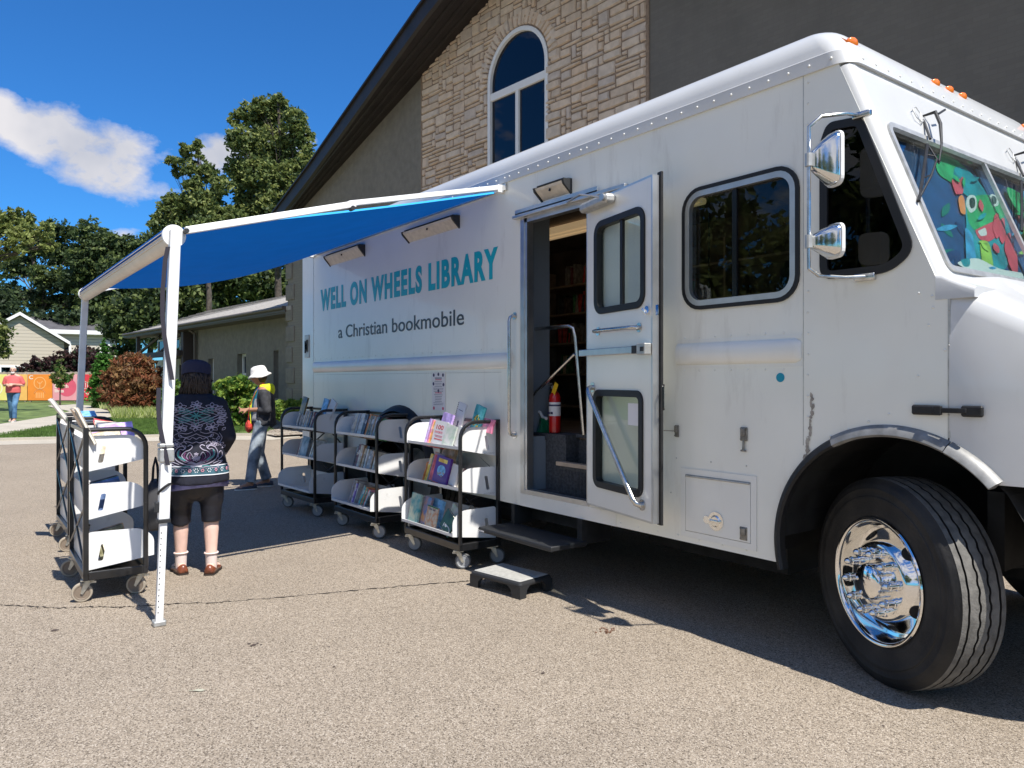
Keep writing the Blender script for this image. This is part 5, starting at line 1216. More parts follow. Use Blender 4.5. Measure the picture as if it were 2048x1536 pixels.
# ---- wheels
def make_wheel(cx, cy, cz, steer, outboard=-1, name='front_wheel', par=tk, chrome=True):
    # axis: local Z points outboard
    Mx = Matrix.Translation((cx, cy, cz)) @ Matrix.Rotation(-steer, 4, 'Z') @ (Matrix.Rotation(R(90), 4, 'X') if outboard < 0 else Matrix.Rotation(R(-90), 4, 'X'))
    n = 180; TW = .132
    prof = []; zig = []
    def a(r, z, q=0): prof.append((r, z)); zig.append(q)
    a(.288, -TW+.02); a(.30, -TW+.002); a(.36, -TW-.008); a(.43, -TW-.004); a(.465, -TW+.006); a(.480, -TW+.02)
    a(.489, -TW+.024)
    for gz in (-.078, -.026, .026, .078):
        w_ = .0055; zz = .0028 if abs(gz) < .05 else .0008
        a(.494-gz*gz*.4, gz-w_, zz); a(.479, gz-w_+.001, zz); a(.479, gz+w_-.001, zz); a(.494-gz*gz*.4, gz+w_, zz)
    a(.489, TW-.024); a(.480, TW-.02); a(.468, TW-.006); a(.455, TW); a(.445, TW+.0015); a(.442, TW+.004); a(.436, TW+.004); a(.433, TW+.002); a(.405, TW+.004); a(.402, TW+.007); a(.385, TW+.007); a(.38, TW+.004); a(.335, TW+.006); a(.305, TW); a(.288, TW-.014)
    b = MB(); b.lathe(prof, Mx, n, zig)
    t = b.build(name, 'tyre', par, smooth=40); t.data.materials.append(MATS['tread'])
    nr = len(prof)
    i0 = 6; i1 = next(i for i, p in enumerate(prof) if abs(p[1]-(TW-.024)) < 1e-6)
    for p in t.data.polygons:
        rs = [v//n for v in p.vertices]
        if min(rs) >= i0 and max(rs) <= i1 and min(prof[r][0] for r in rs) > .484: p.material_index = 1
    if not chrome:
        b = MB(); b.lathe([(.29, TW-.02), (.26, TW-.10), (.1, TW-.12), (.001, TW-.12)], Mx, 32); b.build('rim', 'dirty_white', t, smooth=True); return t
    b = MB(); zo = TW
    b.lathe([(.283, zo-.07), (.290, zo-.012), (.300, zo-.002), (.303, zo+.006), (.299, zo+.013), (.289, zo+.013), (.281, zo+.004), (.276, zo-.02), (.272, zo-.055), (.262, zo-.078), (.248, zo-.082), (.235, zo-.070), (.205, zo-.030), (.188, zo-.008), (.180, zo-.001), (.170, zo+.001), (.105, zo+.001), (.085, zo+.0)], Mx, 96)
    b.build('rim', 'chrome', t, smooth=50)
    b = MB(); b.lathe([(.086, zo-.002), (.086, zo+.045), (.083, zo+.055), (.074, zo+.062), (.055, zo+.064), (.052, zo+.0655), (.001, zo+.067)], Mx, 48); b.build('hub_cap', 'chrome', t, smooth=40)
    for k in range(10):
        an = 2*PI*k/10+.1; c_, s_ = .142*math.cos(an), .142*math.sin(an); b = MB()
        Mk = Mx @ Matrix.Translation((c_, s_, 0)); b.lathe([(.024, zo), (.0235, zo+.014), (.019, zo+.017), (.019, zo+.042), (.0215, zo+.044), (.0215, zo+.05), (.017, zo+.053), (.017, zo+.068), (.0135, zo+.078), (.007, zo+.084), (.001, zo+.086)], Mk, 14)
        b.build('lug_nut_cover', 'chrome', t, smooth=40)
    for k in range(5):
        b = MB(); an = 2*PI*k/5+R(47); rad = Vector((math.cos(an), math.sin(an), 0)); ctr = rad*.222+Vector((0, 0, zo-.052)); nrm = (rad*.045+Vector((0, 0, .033))).normalized()
        q = nrm.to_track_quat('Z', 'Y'); rg = [[Mx @ (ctr+nrm*h_+q @ Vector((.034*s2*math.cos(2*PI*i/20), .034*s2*math.sin(2*PI*i/20), 0))) for i in range(20)] for h_, s2 in ((-.02, 1), (.003, 1), (.0032, .98))]
        b.loft(rg); b.build('hand_hole', 'chassis', t, smooth=30)
    return t
st = R(24); WCX, WCY = -.055, .110+.142*math.cos(st)
make_wheel(WCX+.142*math.sin(st)*1.0, WCY-.02, .488, st)
make_wheel(.05, YF-.2, .497, st, 1, 'far_front_wheel', chrome=False)
make_wheel(-4.68, .30, .497, 0, -1, 'rear_wheel', chrome=False); make_wheel(-4.68, YF-.30, .497, 0, 1, 'rear_wheel', chrome=False)
# ---- awning
mat('strap_dark', (.035, .032, .045), .7)
AX0, AX1 = -6.78, -3.02; RY, RZ = -2.40, 2.31
aw = MB(); aw.box(AX0-.12, AX1+.10, -.018, .0, 2.925, 2.975); awn = aw.build('awning', 'alu', tk)
b = MB(); nx_, ny_ = 24, 16; v = []; f = []
fx0, fx1 = AX0+.03, AX1-.06
for j in range(ny_+1):
    k_ = j/ny_; y = -.02+(RY+.02)*k_; z = 2.935+(RZ+.055-2.935)*k_
    for i in range(nx_+1):
        u_ = i/nx_; v.append((fx0+(fx1-fx0)*u_, y, z-(.015+.125*(1-u_)**.6)*math.sin(PI*k_)+(.006*math.sin(7*k_*PI+3*u_)+.004*math.sin(17*k_*PI-2*u_))*math.sin(PI*min(1, u_*1.1))))
for j in range(ny_):
    for i in range(nx_): a_ = j*(nx_+1)+i; f.append((a_, a_+1, a_+nx_+2, a_+nx_+1))
b.add(v, f); b.build('awning_fabric', 'blue_fabric', awn, smooth='all')
mat('hem_sunlit_blue', (.0, .36, .80), .7)  # brighter than the awning fabric: sun glow along the edge put into the colour
b = MB(); q_ = [v[j*(nx_+1)+nx_] for j in range(ny_+1)]
b.loft([[(p[0]+.004, p[1], p[2]+.004), (p[0]+.010, p[1], p[2]-.010), (p[0]+.004, p[1], p[2]-.011), (p[0]-.002, p[1], p[2]+.002)] for p in q_[:-2]]); b.build('fabric_hem', 'hem_sunlit_blue', awn, recalc=True)
b = MB(); n_ = 18; pr = [(.052*math.cos(2*PI*i/n_), .062*math.sin(2*PI*i/n_)*(1.0 if i < 9 else 1.15)) for i in range(n_)]
b.loft([[(x, RY+p[0], RZ+p[1]) for p in pr] for x in (AX0, AX1)])
for k_ in (-.02, .0, .02): b.cyl((AX0+.01, RY-.054, RZ+k_), (AX1-.01, RY-.054, RZ+k_), .004, n=6)
b.build('awning_roller', 'beige_alu', awn, smooth=30, recalc=True)
b = MB(); b.loft([[(x, RY+.058*math.cos(R(a_)), RZ+.064*math.sin(R(a_))+.002) for a_ in range(-5, 186, 12)]+[(x, RY+.054*math.cos(R(a_)), RZ+.060*math.sin(R(a_))+.002) for a_ in range(185, -6, -12)] for x in (AX0+.03, AX1-.04)]); b.build('rolled_fabric', 'blue_fabric', awn, smooth=True, recalc=True)
b = MB()
for x in (AX0-.02, AX1-.005): b = MB(); b.cyl((x, RY, RZ), (x+.03, RY, RZ), .066, n=28); b.build('roller_end_cap', 'white_metal', awn, smooth=30)
def beam(b, p0, p1, w, h, up=(0, 0, 1)):
    p0, p1 = Vector(p0), Vector(p1); d = (p1-p0).normalized(); s_ = d.cross(Vector(up)).normalized(); u_ = s_.cross(d)
    b.loft([[p+s_*a_*w/2+u_*c_*h/2 for a_, c_ in ((-1, -1), (1, -1), (1, 1), (-1, 1))] for p in (p0, p1)])
for x, q in ((AX1+.04, 1), (AX0-.05, -1)):
    b = MB(); beam(b, (x, RY+.06, RZ+.035), (x, RY*.52, 2.655), .036, .042); beam(b, (x+.003*q, RY*.54, 2.65), (x+.003*q, -.02, 2.955), .030, .036); b.box(x-.035, x+.02, -.06, 0, 2.91, 2.97)
    b.build('awning_arm', 'white_metal', awn, bevel=.003)
    b = MB(); b.cyl((x-.02, RY*.53, 2.62), (x+.03, RY*.53, 2.62), .016); b.build('arm_knob', 'black_plastic', awn); b = MB(); b.cyl((x-.03, RY+.06, RZ+.03), (x+.035, RY+.06, RZ+.03), .014); b.build('arm_knob', 'black_plastic', awn)
foot = G(318, 1251)
for x, fx, fy in ((AX1+.045, foot[0], foot[1]), (AX0-.03, AX0-.05, -2.5)):
    b = MB(); top = Vector((x, RY-.0, RZ+.03)); ft = Vector((fx, fy, .0)); md = top.lerp(ft, .735)
    beam(b, top, md, .052, .060, (0, 1, 0)); p_ = b.build('awning_pole', 'white_metal', awn, bevel=.006)
    b = MB(); beam(b, top.lerp(ft, .66), ft+Vector((0, 0, .03)), .036, .040, (0, 1, 0)); b.build('pole_extension', 'white_metal', p_, bevel=.003)
    b = MB(); b.rbox(fx-.035, fx+.035, fy-.035, fy+.035, 0.0, .035, .008); b.build('pole_foot', 'galv', p_)
    if x > -4:
        d_ = (ft-top).normalized(); s2 = Vector((RT[0], RT[1], 0)); tw = Vector((-FW[0], -FW[1], 0))
        b = MB()
        for k_ in range(15):
            c_ = top.lerp(ft, .765+k_*.0143)+tw*.0195; b.cyl(c_, c_+tw*.0032, .0045, n=8)
        b.build('adjustment_holes', 'black_gloss', p_)
        b = MB(); c_ = top.lerp(ft, .57); b.rbox(-.036, .036, -.04, .04, -.04, .04, .006, Matrix.Translation(c_)); c_ = top.lerp(ft, .545); b.rbox(-.028, .04, -.045, .035, -.012, .012, .006, Matrix.Translation(c_)); b.build('pole_clamp', 'galv', p_, bevel=.004)
        b = MB(); c_ = top.lerp(ft, .735); b.rbox(-.032, .032, -.036, .036, -.012, .012, .004, Matrix.Translation(c_)); c2 = top.lerp(ft, .70); b.rbox(-.022, .022, -.05, .0, -.03, .03, .004, Matrix.Translation(c2)); c3 = top.lerp(ft, .765)+tw*.034; b.build('pole_latch', 'black_plastic', p_); b = MB(); beam(b, c3+Vector((0, 0, .04)), c3-Vector((0, 0, .06)), .016, .016); b.build('pole_lever', 'black_plastic', p_, bevel=.003)
        # strap wound round the pole
        for kk in (((.045, -.020), (.08, -.034), (.16, -.041), (.22, -.036), (.27, -.020), (.32, .004), (.36, .026), (.385, .038)), ((.40, -.040), (.45, -.038), (.49, -.028), (.53, -.006), (.57, .018), (.60, .034))):
            rg = []
            for a_, c_k in zip(kk, kk[1:]):
                for j_ in range(5):
                    q = j_/5; k_ = a_[0]+(c_k[0]-a_[0])*q; la = a_[1]+(c_k[1]-a_[1])*q; w_ = .013
                    c_ = top.lerp(ft, k_)+tw*.040+s2*la; rg.append([c_-s2*w_, c_+s2*w_, c_+s2*w_-tw*.003, c_-s2*w_-tw*.003])
            b = MB(); b.loft(rg); b.build('strap', 'strap_dark', p_, recalc=True)
        b = MB(); c_ = top.lerp(ft, .655); b.tube([c_+s2*.034*math.cos(t_)+tw*.036*math.sin(t_)+Vector((0, 0, .03*math.cos(t_))) for t_ in [2*PI*i/16 for i in range(17)]], .008, 6); b.build('strap_loop', 'black_rubber', p_)
# ---- painted sunshades lying against the inside of the windscreen
mat('shade_blue', (.012, .075, .20), .5, noise=.35, nscale=3.5); mat('frog_green', (.03, .42, .16), .5, noise=.3, nscale=9); mat('frog_dark', (.0, .20, .16), .5); mat('frog_teal', (.01, .30, .36), .5, noise=.3, nscale=8); mat('frog_pink', (.62, .10, .14), .5, noise=.2, nscale=8); mat('frog_orange', (.80, .30, .10), .5); mat('frog_white', (.62, .72, .70), .5); mat('frog_lime', (.30, .60, .10), .5, noise=.2, nscale=9); mat('frog_blue', (.05, .35, .62), .5, noise=.3, nscale=9); mat('eye_dark', (.01, .05, .05), .3)
sh_off = .05
def shade(y0, y1, label):
    o_ = thing('sunshade', label, 'sunshade', (.05, 1.0, 1.9), world=True)
    b = MB(); b.plate([(y0, wt+.05), (y1, wt+.05), (y1, wbs-.0), (y0, wbs-.0)], [], .006, lambda a, c, d: FR(a, c, d+sh_off)); b.build('board', 'shade_blue', o_); return o_
s1 = shade(.11, ym-.02, 'blue painted sunshade with a bright green frog behind the near windscreen pane')
s2_ = shade(ym+.02, YF-.11, 'blue painted sunshade with green leaves behind the far windscreen pane')
def wp(px, py):
    d = Vector(pray(px, py)); o = Vector(CAM)-T0+nv*sh_off; t = -o.dot(nv)/d.dot(nv); p = o+d*t; return (p.y, p.dot(uv))
lay = [0]
def paint(o_, pts, m, name, rd=.3):
    lay[0] += 1; q = [wp(x, y) for x, y in pts]; cy = sum(p[0] for p in q)/len(q); cc = sum(p[1] for p in q)/len(q)
    sz = min(max(p[0] for p in q)-min(p[0] for p in q), max(p[1] for p in q)-min(p[1] for p in q))
    k = len(q); seg = [min((Vector(q[i])-Vector(q[i-1])).length, (Vector(q[(i+1) % k])-Vector(q[i])).length)*.48 for i in range(k)]
    pp = round_poly(q, seg, 4); b = MB(); dd = sh_off-.0015-lay[0]*.00035
    b.plate(pp, [], .0002, lambda a, c, d: FR(a, c, d+dd)); b.build(name, m, o_)
gp = random.Random(21)
def splat(o_, x0, x1, y0, y1, n_, cols_, r0, r1):
    for i in range(n_):
        cx_, cy_ = gp.uniform(x0, x1), gp.uniform(y0, y1); a_ = gp.uniform(0, 6.3); r_ = gp.uniform(r0, r1); w_ = r_*gp.uniform(.25, .5)
        paint(o_, [(cx_+r_*math.cos(a_), cy_+r_*math.sin(a_)), (cx_-w_*math.sin(a_), cy_+w_*math.cos(a_)), (cx_-r_*math.cos(a_), cy_-r_*math.sin(a_)), (cx_+w_*math.sin(a_), cy_-w_*math.cos(a_))], gp.choice(cols_), 'brush_stroke')
mat('shade_deep', (.008, .045, .14), .5, noise=.3, nscale=6)
splat(s1, 1880, 1960, 330, 520, 9, ['shade_deep', 'frog_blue', 'shade_deep', 'frog_dark'], 16, 30)
paint(s1, [(1866, 312), (1890, 306), (1912, 322), (1940, 345), (1950, 380), (1925, 385), (1895, 362), (1874, 350)], 'frog_green', 'leaf')
paint(s1, [(1905, 330), (1935, 340), (1962, 372), (1985, 410), (1960, 412), (1930, 392), (1905, 370)], 'frog_teal', 'leaf')
paint(s1, [(1925, 400), (1950, 385), (1985, 392), (2010, 430), (2020, 470), (2020, 520), (2000, 552), (1950, 545), (1925, 500), (1932, 450)], 'frog_teal', 'body')
paint(s1, [(1928, 402), (1960, 388), (2000, 396), (2010, 425), (1998, 455), (1965, 472), (1936, 455)], 'frog_green', 'frog_head')
paint(s1, [(1932, 392), (1950, 390), (1952, 420), (1938, 428), (1929, 412)], 'frog_white', 'eye'); paint(s1, [(1935, 397), (1948, 396), (1948, 416), (1938, 420)], 'eye_dark', 'pupil')
paint(s1, [(1975, 388), (1992, 392), (1996, 412), (1982, 416)], 'frog_white', 'eye'); paint(s1, [(1979, 392), (1990, 395), (1991, 408), (1982, 411)], 'eye_dark', 'pupil')
paint(s1, [(1946, 462), (1975, 448), (1998, 438), (1996, 470), (1975, 486), (1955, 480)], 'frog_pink', 'mouth'); paint(s1, [(1952, 464), (1968, 456), (1972, 472), (1958, 474)], 'frog_white', 'tongue')
paint(s1, [(1912, 395), (1924, 390), (1928, 418), (1928, 432), (1918, 428)], 'frog_orange', 'beak')
for k_ in range(4): paint(s1, [(1899+k_*6, 366-abs(k_-1)*4), (1905+k_*6, 362-abs(k_-1)*4), (1914+k_*3, 388), (1909+k_*3, 392)], 'frog_pink', 'crest')
paint(s1, [(1955, 482), (1975, 484), (1985, 545), (1962, 545)], 'frog_lime', 'chest')
for k_, (x, y) in enumerate(((1985, 430), (1996, 440), (2008, 470), (2014, 490), (2020, 505))): paint(s1, [(x, y), (x+9, y-4), (x+12, y+40), (x+4, y+52), (x-4, y+30)], 'frog_pink', 'foot')
paint(s1, [(1925, 455), (1940, 470), (1950, 535), (1928, 530)], 'frog_blue', 'arm')
paint(s1, [(1905, 528), (1950, 516), (1990, 540), (2040, 548), (2044, 562), (1990, 552), (1930, 542)], 'frog_white', 'ground_patch')
paint(s1, [(1915, 522), (1935, 518), (1935, 536), (1922, 536)], 'frog_teal', 'foot')
splat(s1, 1955, 2040, 400, 545, 12, ['frog_green', 'frog_teal', 'frog_blue', 'frog_pink', 'frog_lime'], 7, 15)
splat(s1, 1900, 1950, 320, 390, 6, ['frog_green', 'frog_teal', 'frog_lime'], 6, 14)
splat(s2_, 1995, 2100, 380, 540, 10, ['frog_green', 'frog_blue', 'frog_dark'], 12, 26)
paint(s2_, [(2000, 375), (2030, 388), (2060, 420), (2050, 450), (2020, 420)], 'frog_green', 'leaf')
paint(s2_, [(2030, 440), (2075, 455), (2090, 520), (2050, 510)], 'frog_lime', 'leaf'); paint(s2_, [(2045, 470), (2110, 480), (2120, 540), (2070, 530)], 'frog_teal', 'leaf')
# ================================================================ BOOK CARTS  (local: x along the shelves, front = -y)
mat('shelf_white', (.77, .77, .76), .38, noise=.05, nscale=3, coat=.2); grime('shelf_white', (.40, .38, .36), .35, (9, 9, 9), .6, .72)
CL, CDp = .80, .36
def shelf_poly(bottom):
    if bottom: return round_poly([(.165, 0), (-.235, .052), (-.235, .175), (-.165, .245), (.165, .250)][::-1], [0, 0, .035, .06, .03][::-1])
    return round_poly([(.165, 0), (-.185, .068), (-.185, .165), (-.12, .235), (.165, .235)][::-1], [0, 0, .05, .07, .03][::-1])
def make_cart(label, brown=False):
    t = thing('book_cart', label, 'book cart', (0, 0, 0), 0, 'book carts round the truck')
    b = MB(); X = CL/2+.035; Y = CDp/2
    b.box(-X-.01, X+.01, -Y-.012, -Y+.018, .145, .20); b.box(-X-.01, X+.01, Y-.018, Y+.012, .145, .20); b.box(-X-.01, -X+.03, -Y+.018, Y-.018, .145, .20); b.box(X-.03, X+.01, -Y+.018, Y-.018, .145, .20); b.box(-X+.03, X-.03, -Y+.018, Y-.018, .165, .180)
    b.build('base_tray', 'black_metal', t, bevel=.004)
    for s_ in (-1, 1):
        b = MB(); x = s_*X
        arc = [(-Y+.13-.13*math.cos(R(a)), 1.0+.125*math.sin(R(a))) for a in range(0, 91, 15)]
        b.tube([(x, -Y, .19), (x, -Y, .6)]+[(x, y, z) for y, z in arc]+[(x, Y-.0, 1.125)], .0155, 10)
        b.box(x-.016, x+.016, Y-.02, Y+.012, .19, 1.14)
        for z in (.62,): b.cyl((x-.02, -Y, z), (x+.02, -Y, z), .006, n=8)
        b.build('end_frame', 'black_metal', t, smooth=30)
    b = MB(); b.box(-X+.016, X-.016, Y-.012, Y+.008, 1.105, 1.13)
    b.tube([(-X, Y+.004, 1.09), (X, Y+.004, .70)], .008, 6); b.tube([(X, Y+.006, 1.09), (-X, Y+.006, .70)], .008, 6); b.tube([(-X, Y+.004, .62), (X, Y+.004, .25)], .008, 6); b.tube([(X, Y+.006, .62), (-X, Y+.006, .25)], .008, 6)
    b.build('rear_brace', 'black_metal', t)
    for k, z0 in enumerate((.205, .535, .85)):
        p = shelf_poly(k == 0); b = MB(); xe_ = CL/2+.014
        slot = round_poly([(.075, .055), (.105, .055), (.085, .165), (.055, .165)], .012)
        for s_ in (-1, 1):
            b.plate(p, [slot], .004, lambda a, c, d, s_=s_, z0=z0: (s_*xe_-s_*d, a, z0+c))
        yf = -.235 if k == 0 else -.180; zf = .052 if k == 0 else .068
        b.loft([[(x, y, z0+z) for y, z in ((.165, 0), (yf, zf), (yf, zf+.022), (yf+.008, zf+.022), (yf+.008, zf+.008), (.165, .006))] for x in (-xe_+.005, xe_-.005)])
        b.box(-xe_+.005, xe_-.005, .158, .165, z0+.006, z0+.20)
        sh_ = b.build('shelf', 'shelf_white', t, recalc=True)
        if k and 1:
            text_part('ACORN', 'lettering', 'galv_light', sh_, (.045, .145, z0+.018, z0+.032), lambda a, c, d: (xe_+.0012+d, a, c), .001, 0)
    for sx_ in (-1, 1):
        for sy_ in (-1, 1):
            x, y = sx_*(X-.05), sy_*(Y-.02); an = (R(78) if brown else R(50))+rnd.uniform(-.25, .25)
            M = Matrix.Translation((x, y, 0)) @ Matrix.Rotation(an, 4, 'Z')
            b = MB(M); b.box(-.04, .04, -.032, .032, .137, .1445); b.cyl((0, 0, .12), (0, 0, .137), .024, n=12)
            for q in (-1, 1): b.loft([[(p[0], q*.019+dy, p[1]) for p in ((-.022, .125), (.022, .125), (.040, .058), (.028, .050))] for dy in (-.0015, .0015)])
            b.cyl((.032, -.022, .0625), (.032, .022, .0625), .008, n=8); b.box(-.05, -.02, -.012, .012, .118, .130)
            cs = b.build('caster', 'zinc', t, recalc=True)
            b = MB(M); Mw = Matrix.Translation((.032, 0, .0625)) @ Matrix.Rotation(R(90), 4, 'X')
            b.lathe([(.050, -.014), (.058, -.014), (.0625, -.008), (.0625, .008), (.058, .014), (.050, .014)], Mw, 28); b.build('tyre', 'caster_brown_tyre' if brown else 'caster_tyre', cs, smooth=30)
            b = MB(M); b.lathe([(.001, -.012), (.040, -.011), (.044, -.014), (.050, -.0135), (.050, .0135), (.044, .014), (.040, .011), (.001, .012)], Mw, 24); b.build('wheel_disc', 'caster_brown' if brown else 'caster_grey', cs, smooth=30)
    return t
mat('galv_light', (.50, .50, .50), .5)
cartC = make_cart('black framed book cart nearest the truck door, with the red 100 cover on top')
cartB = copy_tree(cartC); cartB['label'] = 'black framed book cart standing in the middle of the three beside the truck'
cartA = copy_tree(cartC); cartA['label'] = 'black framed book cart with an empty bottom shelf, farthest of the three beside the truck'
cartD = make_cart('black framed book cart on tan casters in the sun, nearest the white awning pole', True)
cartE = copy_tree(cartD); cartE['label'] = 'black framed book cart partly hidden behind the sunlit one at the left'
def place(c, cx, cy, rz): c.location = (cx, cy, 0); c.rotation_euler = (0, 0, rz)
place(cartC, -3.47, -.175, R(-.5)); place(cartB, -4.87, -.20, R(1.5)); place(cartA, -6.27, -.24, R(3))
place(cartD, -4.20, -2.585, R(180-1)); place(cartE, -5.93, -2.50, R(180))
def recess(c, k, dz): pass
# ---- books, each one a thing
def bmat(i, c, c2=None, sc=16):
    n = 'book_%s' % i
    return mat(n, c, .45, noise=.12 if c2 is None else .1, nscale=sc, col2=c2, detail=3, coat=.25)
PAL = {'navy': (.025, .035, .07), 'black': (.015, .015, .018), 'dark brown': (.06, .03, .02), 'maroon': (.16, .015, .025), 'white': (.66, .65, .62), 'cream': (.55, .48, .36), 'grey': (.24, .23, .21), 'pale grey': (.52, .50, .45), 'red': (.55, .03, .03), 'orange': (.70, .22, .03), 'yellow': (.80, .48, .03), 'green': (.03, .20, .07), 'teal': (.02, .28, .30), 'sky blue': (.12, .34, .58), 'blue': (.03, .12, .42), 'purple': (.13, .04, .30), 'lilac': (.42, .28, .58), 'pink': (.66, .16, .28), 'tan': (.42, .27, .15), 'olive': (.14, .13, .05), 'dark blue': (.015, .06, .18)}
for k_, c in PAL.items(): bmat(k_.replace(' ', '_'), c, tuple(min(1, x*1.5+.12) for x in c) if k_ not in ('white',) else (.30, .28, .30), 22)
bmat('picture_sea', (.02, .30, .34), (.55, .60, .45), 14); bmat('picture_garden', (.10, .35, .28), (.62, .55, .20), 16); bmat('picture_people', (.62, .60, .50), (.55, .25, .12), 30); bmat('picture_purple', (.10, .03, .26), (.12, .03, .30), 5); bmat('picture_blue', (.06, .22, .55), (.65, .30, .12), 12); bmat('picture_grey', (.10, .13, .16), (.50, .52, .54), 8); bmat('picture_dark', (.01, .035, .03), (.02, .09, .06), 8); bmat('picture_gold', (.05, .05, .05), (.40, .27, .06), 9); bmat('picture_pale', (.48, .60, .48), (.70, .68, .66), 18)
bmat('cover_white', (.74, .72, .72), (.70, .68, .68), 5)
def book(cart, x, y, z, w, h, t, m, label, lean=0., tilt=13, face=0, group=None, yaw=0., spine=True):
    """stands on its lower edge; w = cover width, h height, t thickness. face=0: spine to the front, 1: cover to the front"""
    b = MB(); e = .002
    # local: thickness along x, spine at -y
    b.mi = 0; b.box(-t/2, -t/2+e, 0, w, 0, h); b.box(t/2-e, t/2, 0, w, 0, h); b.box(-t/2+e, t/2-e, 0, e*1.5, 0, h)
    b.mi = 1; b.box(-t/2+e, t/2-e, e*1.5, w-.004, .004, h-.004)
    o = b.build('book', [m, 'pages'])
    if spine and face == 0:
        tb = MB(); g = rnd; c0 = h*g.uniform(.55, .72); c1 = c0+h*g.uniform(.12, .22); tb.box(-t*.28, t*.28, -.0006, .0, c0, c1); tb.box(-t*.3, t*.3, -.0006, 0, h*.06, h*.10)
        tb.build('spine_label', g.choice(['paper', 'book_cream', 'book_grey', 'book_white']), o, off=(0, 0, 0))
    M = Matrix.Translation((x, y, z)) @ Matrix.Rotation(R(-tilt), 4, 'X') @ Matrix.Rotation(R(lean), 4, 'Y') @ Matrix.Rotation(R(yaw+(90 if face else 0)), 4, 'Z')
    if face: M = M @ Matrix.Translation((t/2, -w/2, 0))
    C = Matrix.Translation(cart.location) @ Matrix.Rotation(cart.rotation_euler.z, 4, 'Z')
    o.matrix_world = C @ M
    return tag(o, label, 'book', group)
SHZ = (.205, .535, .85)
ORD = ['first', 'second', 'third', 'fourth', 'fifth', 'sixth', 'seventh', 'eighth', 'ninth', 'tenth', 'eleventh', 'twelfth', 'thirteenth', 'fourteenth', 'fifteenth', 'sixteenth', 'seventeenth', 'eighteenth']
def shelf_row(cart, cname, k, spec, x0, lean=8, side='left'):
    x = x0; yf = -.12 if k == 0 else -.09; nm = ('bottom', 'middle', 'top')[k]
    zf = (.052 if k == 0 else .068)*((.165-yf)/(.165-(-.235 if k == 0 else -.180)))
    for i, s_ in enumerate(spec):
        c, t, h = s_[:3]; w = s_[3] if len(s_) > 3 else .14
        l_ = lean+rnd.uniform(-1.5, 1.5)
        book(cart, x+t/2, yf+rnd.uniform(-.01, .012), SHZ[k]+zf-.004, w, h, t, 'book_'+c.replace(' ', '_'), '%s book, %s from %s on %s shelf of %s' % (c, ORD[i], side, nm, cname), l_, 13, 0, 'books on ' + cname.split(',')[0])
        x += t/math.cos(R(l_))+.0015
    return x
CA, CB, CC = 'farthest truckside cart', 'middle truckside cart', 'cart nearest the door'
def rs(n, cols, t0=.018, t1=.034, h0=.19, h1=.235): return [(rnd.choice(cols), rnd.uniform(t0, t1), rnd.uniform(h0, h1)) for _ in range(n)]
shelf_row(cartA, CA, 2, [('navy', .03, .22), ('pale grey', .026, .22), ('black', .022, .21), ('white', .03, .225), ('grey', .026, .22), ('pale grey', .034, .215), ('tan', .02, .22), ('white', .028, .22), ('black', .05, .20), ('cream', .026, .22), ('pink', .02, .21), ('navy', .03, .21), ('cream', .03, .22), ('maroon', .024, .21), ('white', .03, .20), ('dark brown', .03, .21)], -.30, 9)
shelf_row(cartA, CA, 1, [('maroon', .03, .22), ('dark brown', .026, .21), ('pale grey', .02, .22)], -.27, 9)
shelf_row(cartB, CB, 2, [('pale grey', .03, .23), ('cream', .034, .235), ('grey', .026, .23), ('white', .028, .235), ('pale grey', .036, .23), ('maroon', .02, .225), ('pale grey', .042, .235), ('black', .03, .22), ('navy', .024, .23), ('orange', .034, .235), ('olive', .026, .22), ('cream', .02, .22), ('black', .03, .215), ('tan', .03, .22), ('white', .03, .21), ('maroon', .026, .22), ('green', .02, .21)], -.31, 9)
shelf_row(cartB, CB, 1, [('navy', .030, .22), ('dark brown', .034, .24), ('maroon', .034, .245), ('cream', .036, .24), ('tan', .03, .24), ('cream', .032, .21), ('black', .045, .235), ('pale grey', .03, .21), ('white', .05, .20), ('white', .03, .19), ('tan', .03, .20), ('black', .03, .21), ('cream', .03, .20)], -.27, 6)
shelf_row(cartB, CB, 0, [('maroon', .018, .235), ('white', .02, .235), ('pale grey', .022, .23), ('pink', .024, .21), ('lilac', .016, .21), ('purple', .020, .205), ('white', .02, .215)], -.30, 10)
shelf_row(cartB, CB, 0, [('grey', .02, .215), ('green', .018, .205), ('teal', .02, .20), ('orange', .018, .205), ('green', .02, .19), ('red', .016, .19), ('pale grey', .018, .18), ('pink', .018, .18), ('black', .02, .17)], -.10, 21, 'middle')
def extra(cart, x, y, z, w, h, t, m, label, **k): return book(cart, x, y, z, w, h, t, 'book_'+m, label, **k)
# faced-out books
extra(cartA, -.02, -.12, SHZ[1]+.078, .17, .215, .025, 'picture_grey', 'book with a grey landscape cover facing out on the middle shelf of the farthest cart', face=1, tilt=13, lean=4)
extra(cartA, .14, -.11, SHZ[1]+.075, .14, .21, .03, 'cream', 'cream book leaning beside the grey landscape cover on the farthest cart', lean=12)
extra(cartA, .19, -.11, SHZ[1]+.075, .14, .20, .025, 'pale_grey', 'pale grey book behind the end panel of the middle shelf, farthest cart', lean=12)
extra(cartA, .02, -.15, SHZ[2]+.23, .12, .19, .02, 'picture_gold', 'black book with a golden picture standing highest on the farthest cart', face=1, tilt=12, lean=9)
extra(cartA, .18, .02, SHZ[2]+.20, .12, .20, .02, 'sky_blue', 'pale blue book standing behind the golden picture book on the farthest cart', face=1, tilt=12, lean=9)
extra(cartA, .30, .03, SHZ[2]+.20, .12, .19, .02, 'tan', 'tan edged book beside the pale blue one on top of the farthest cart', face=1, tilt=12, lean=9)
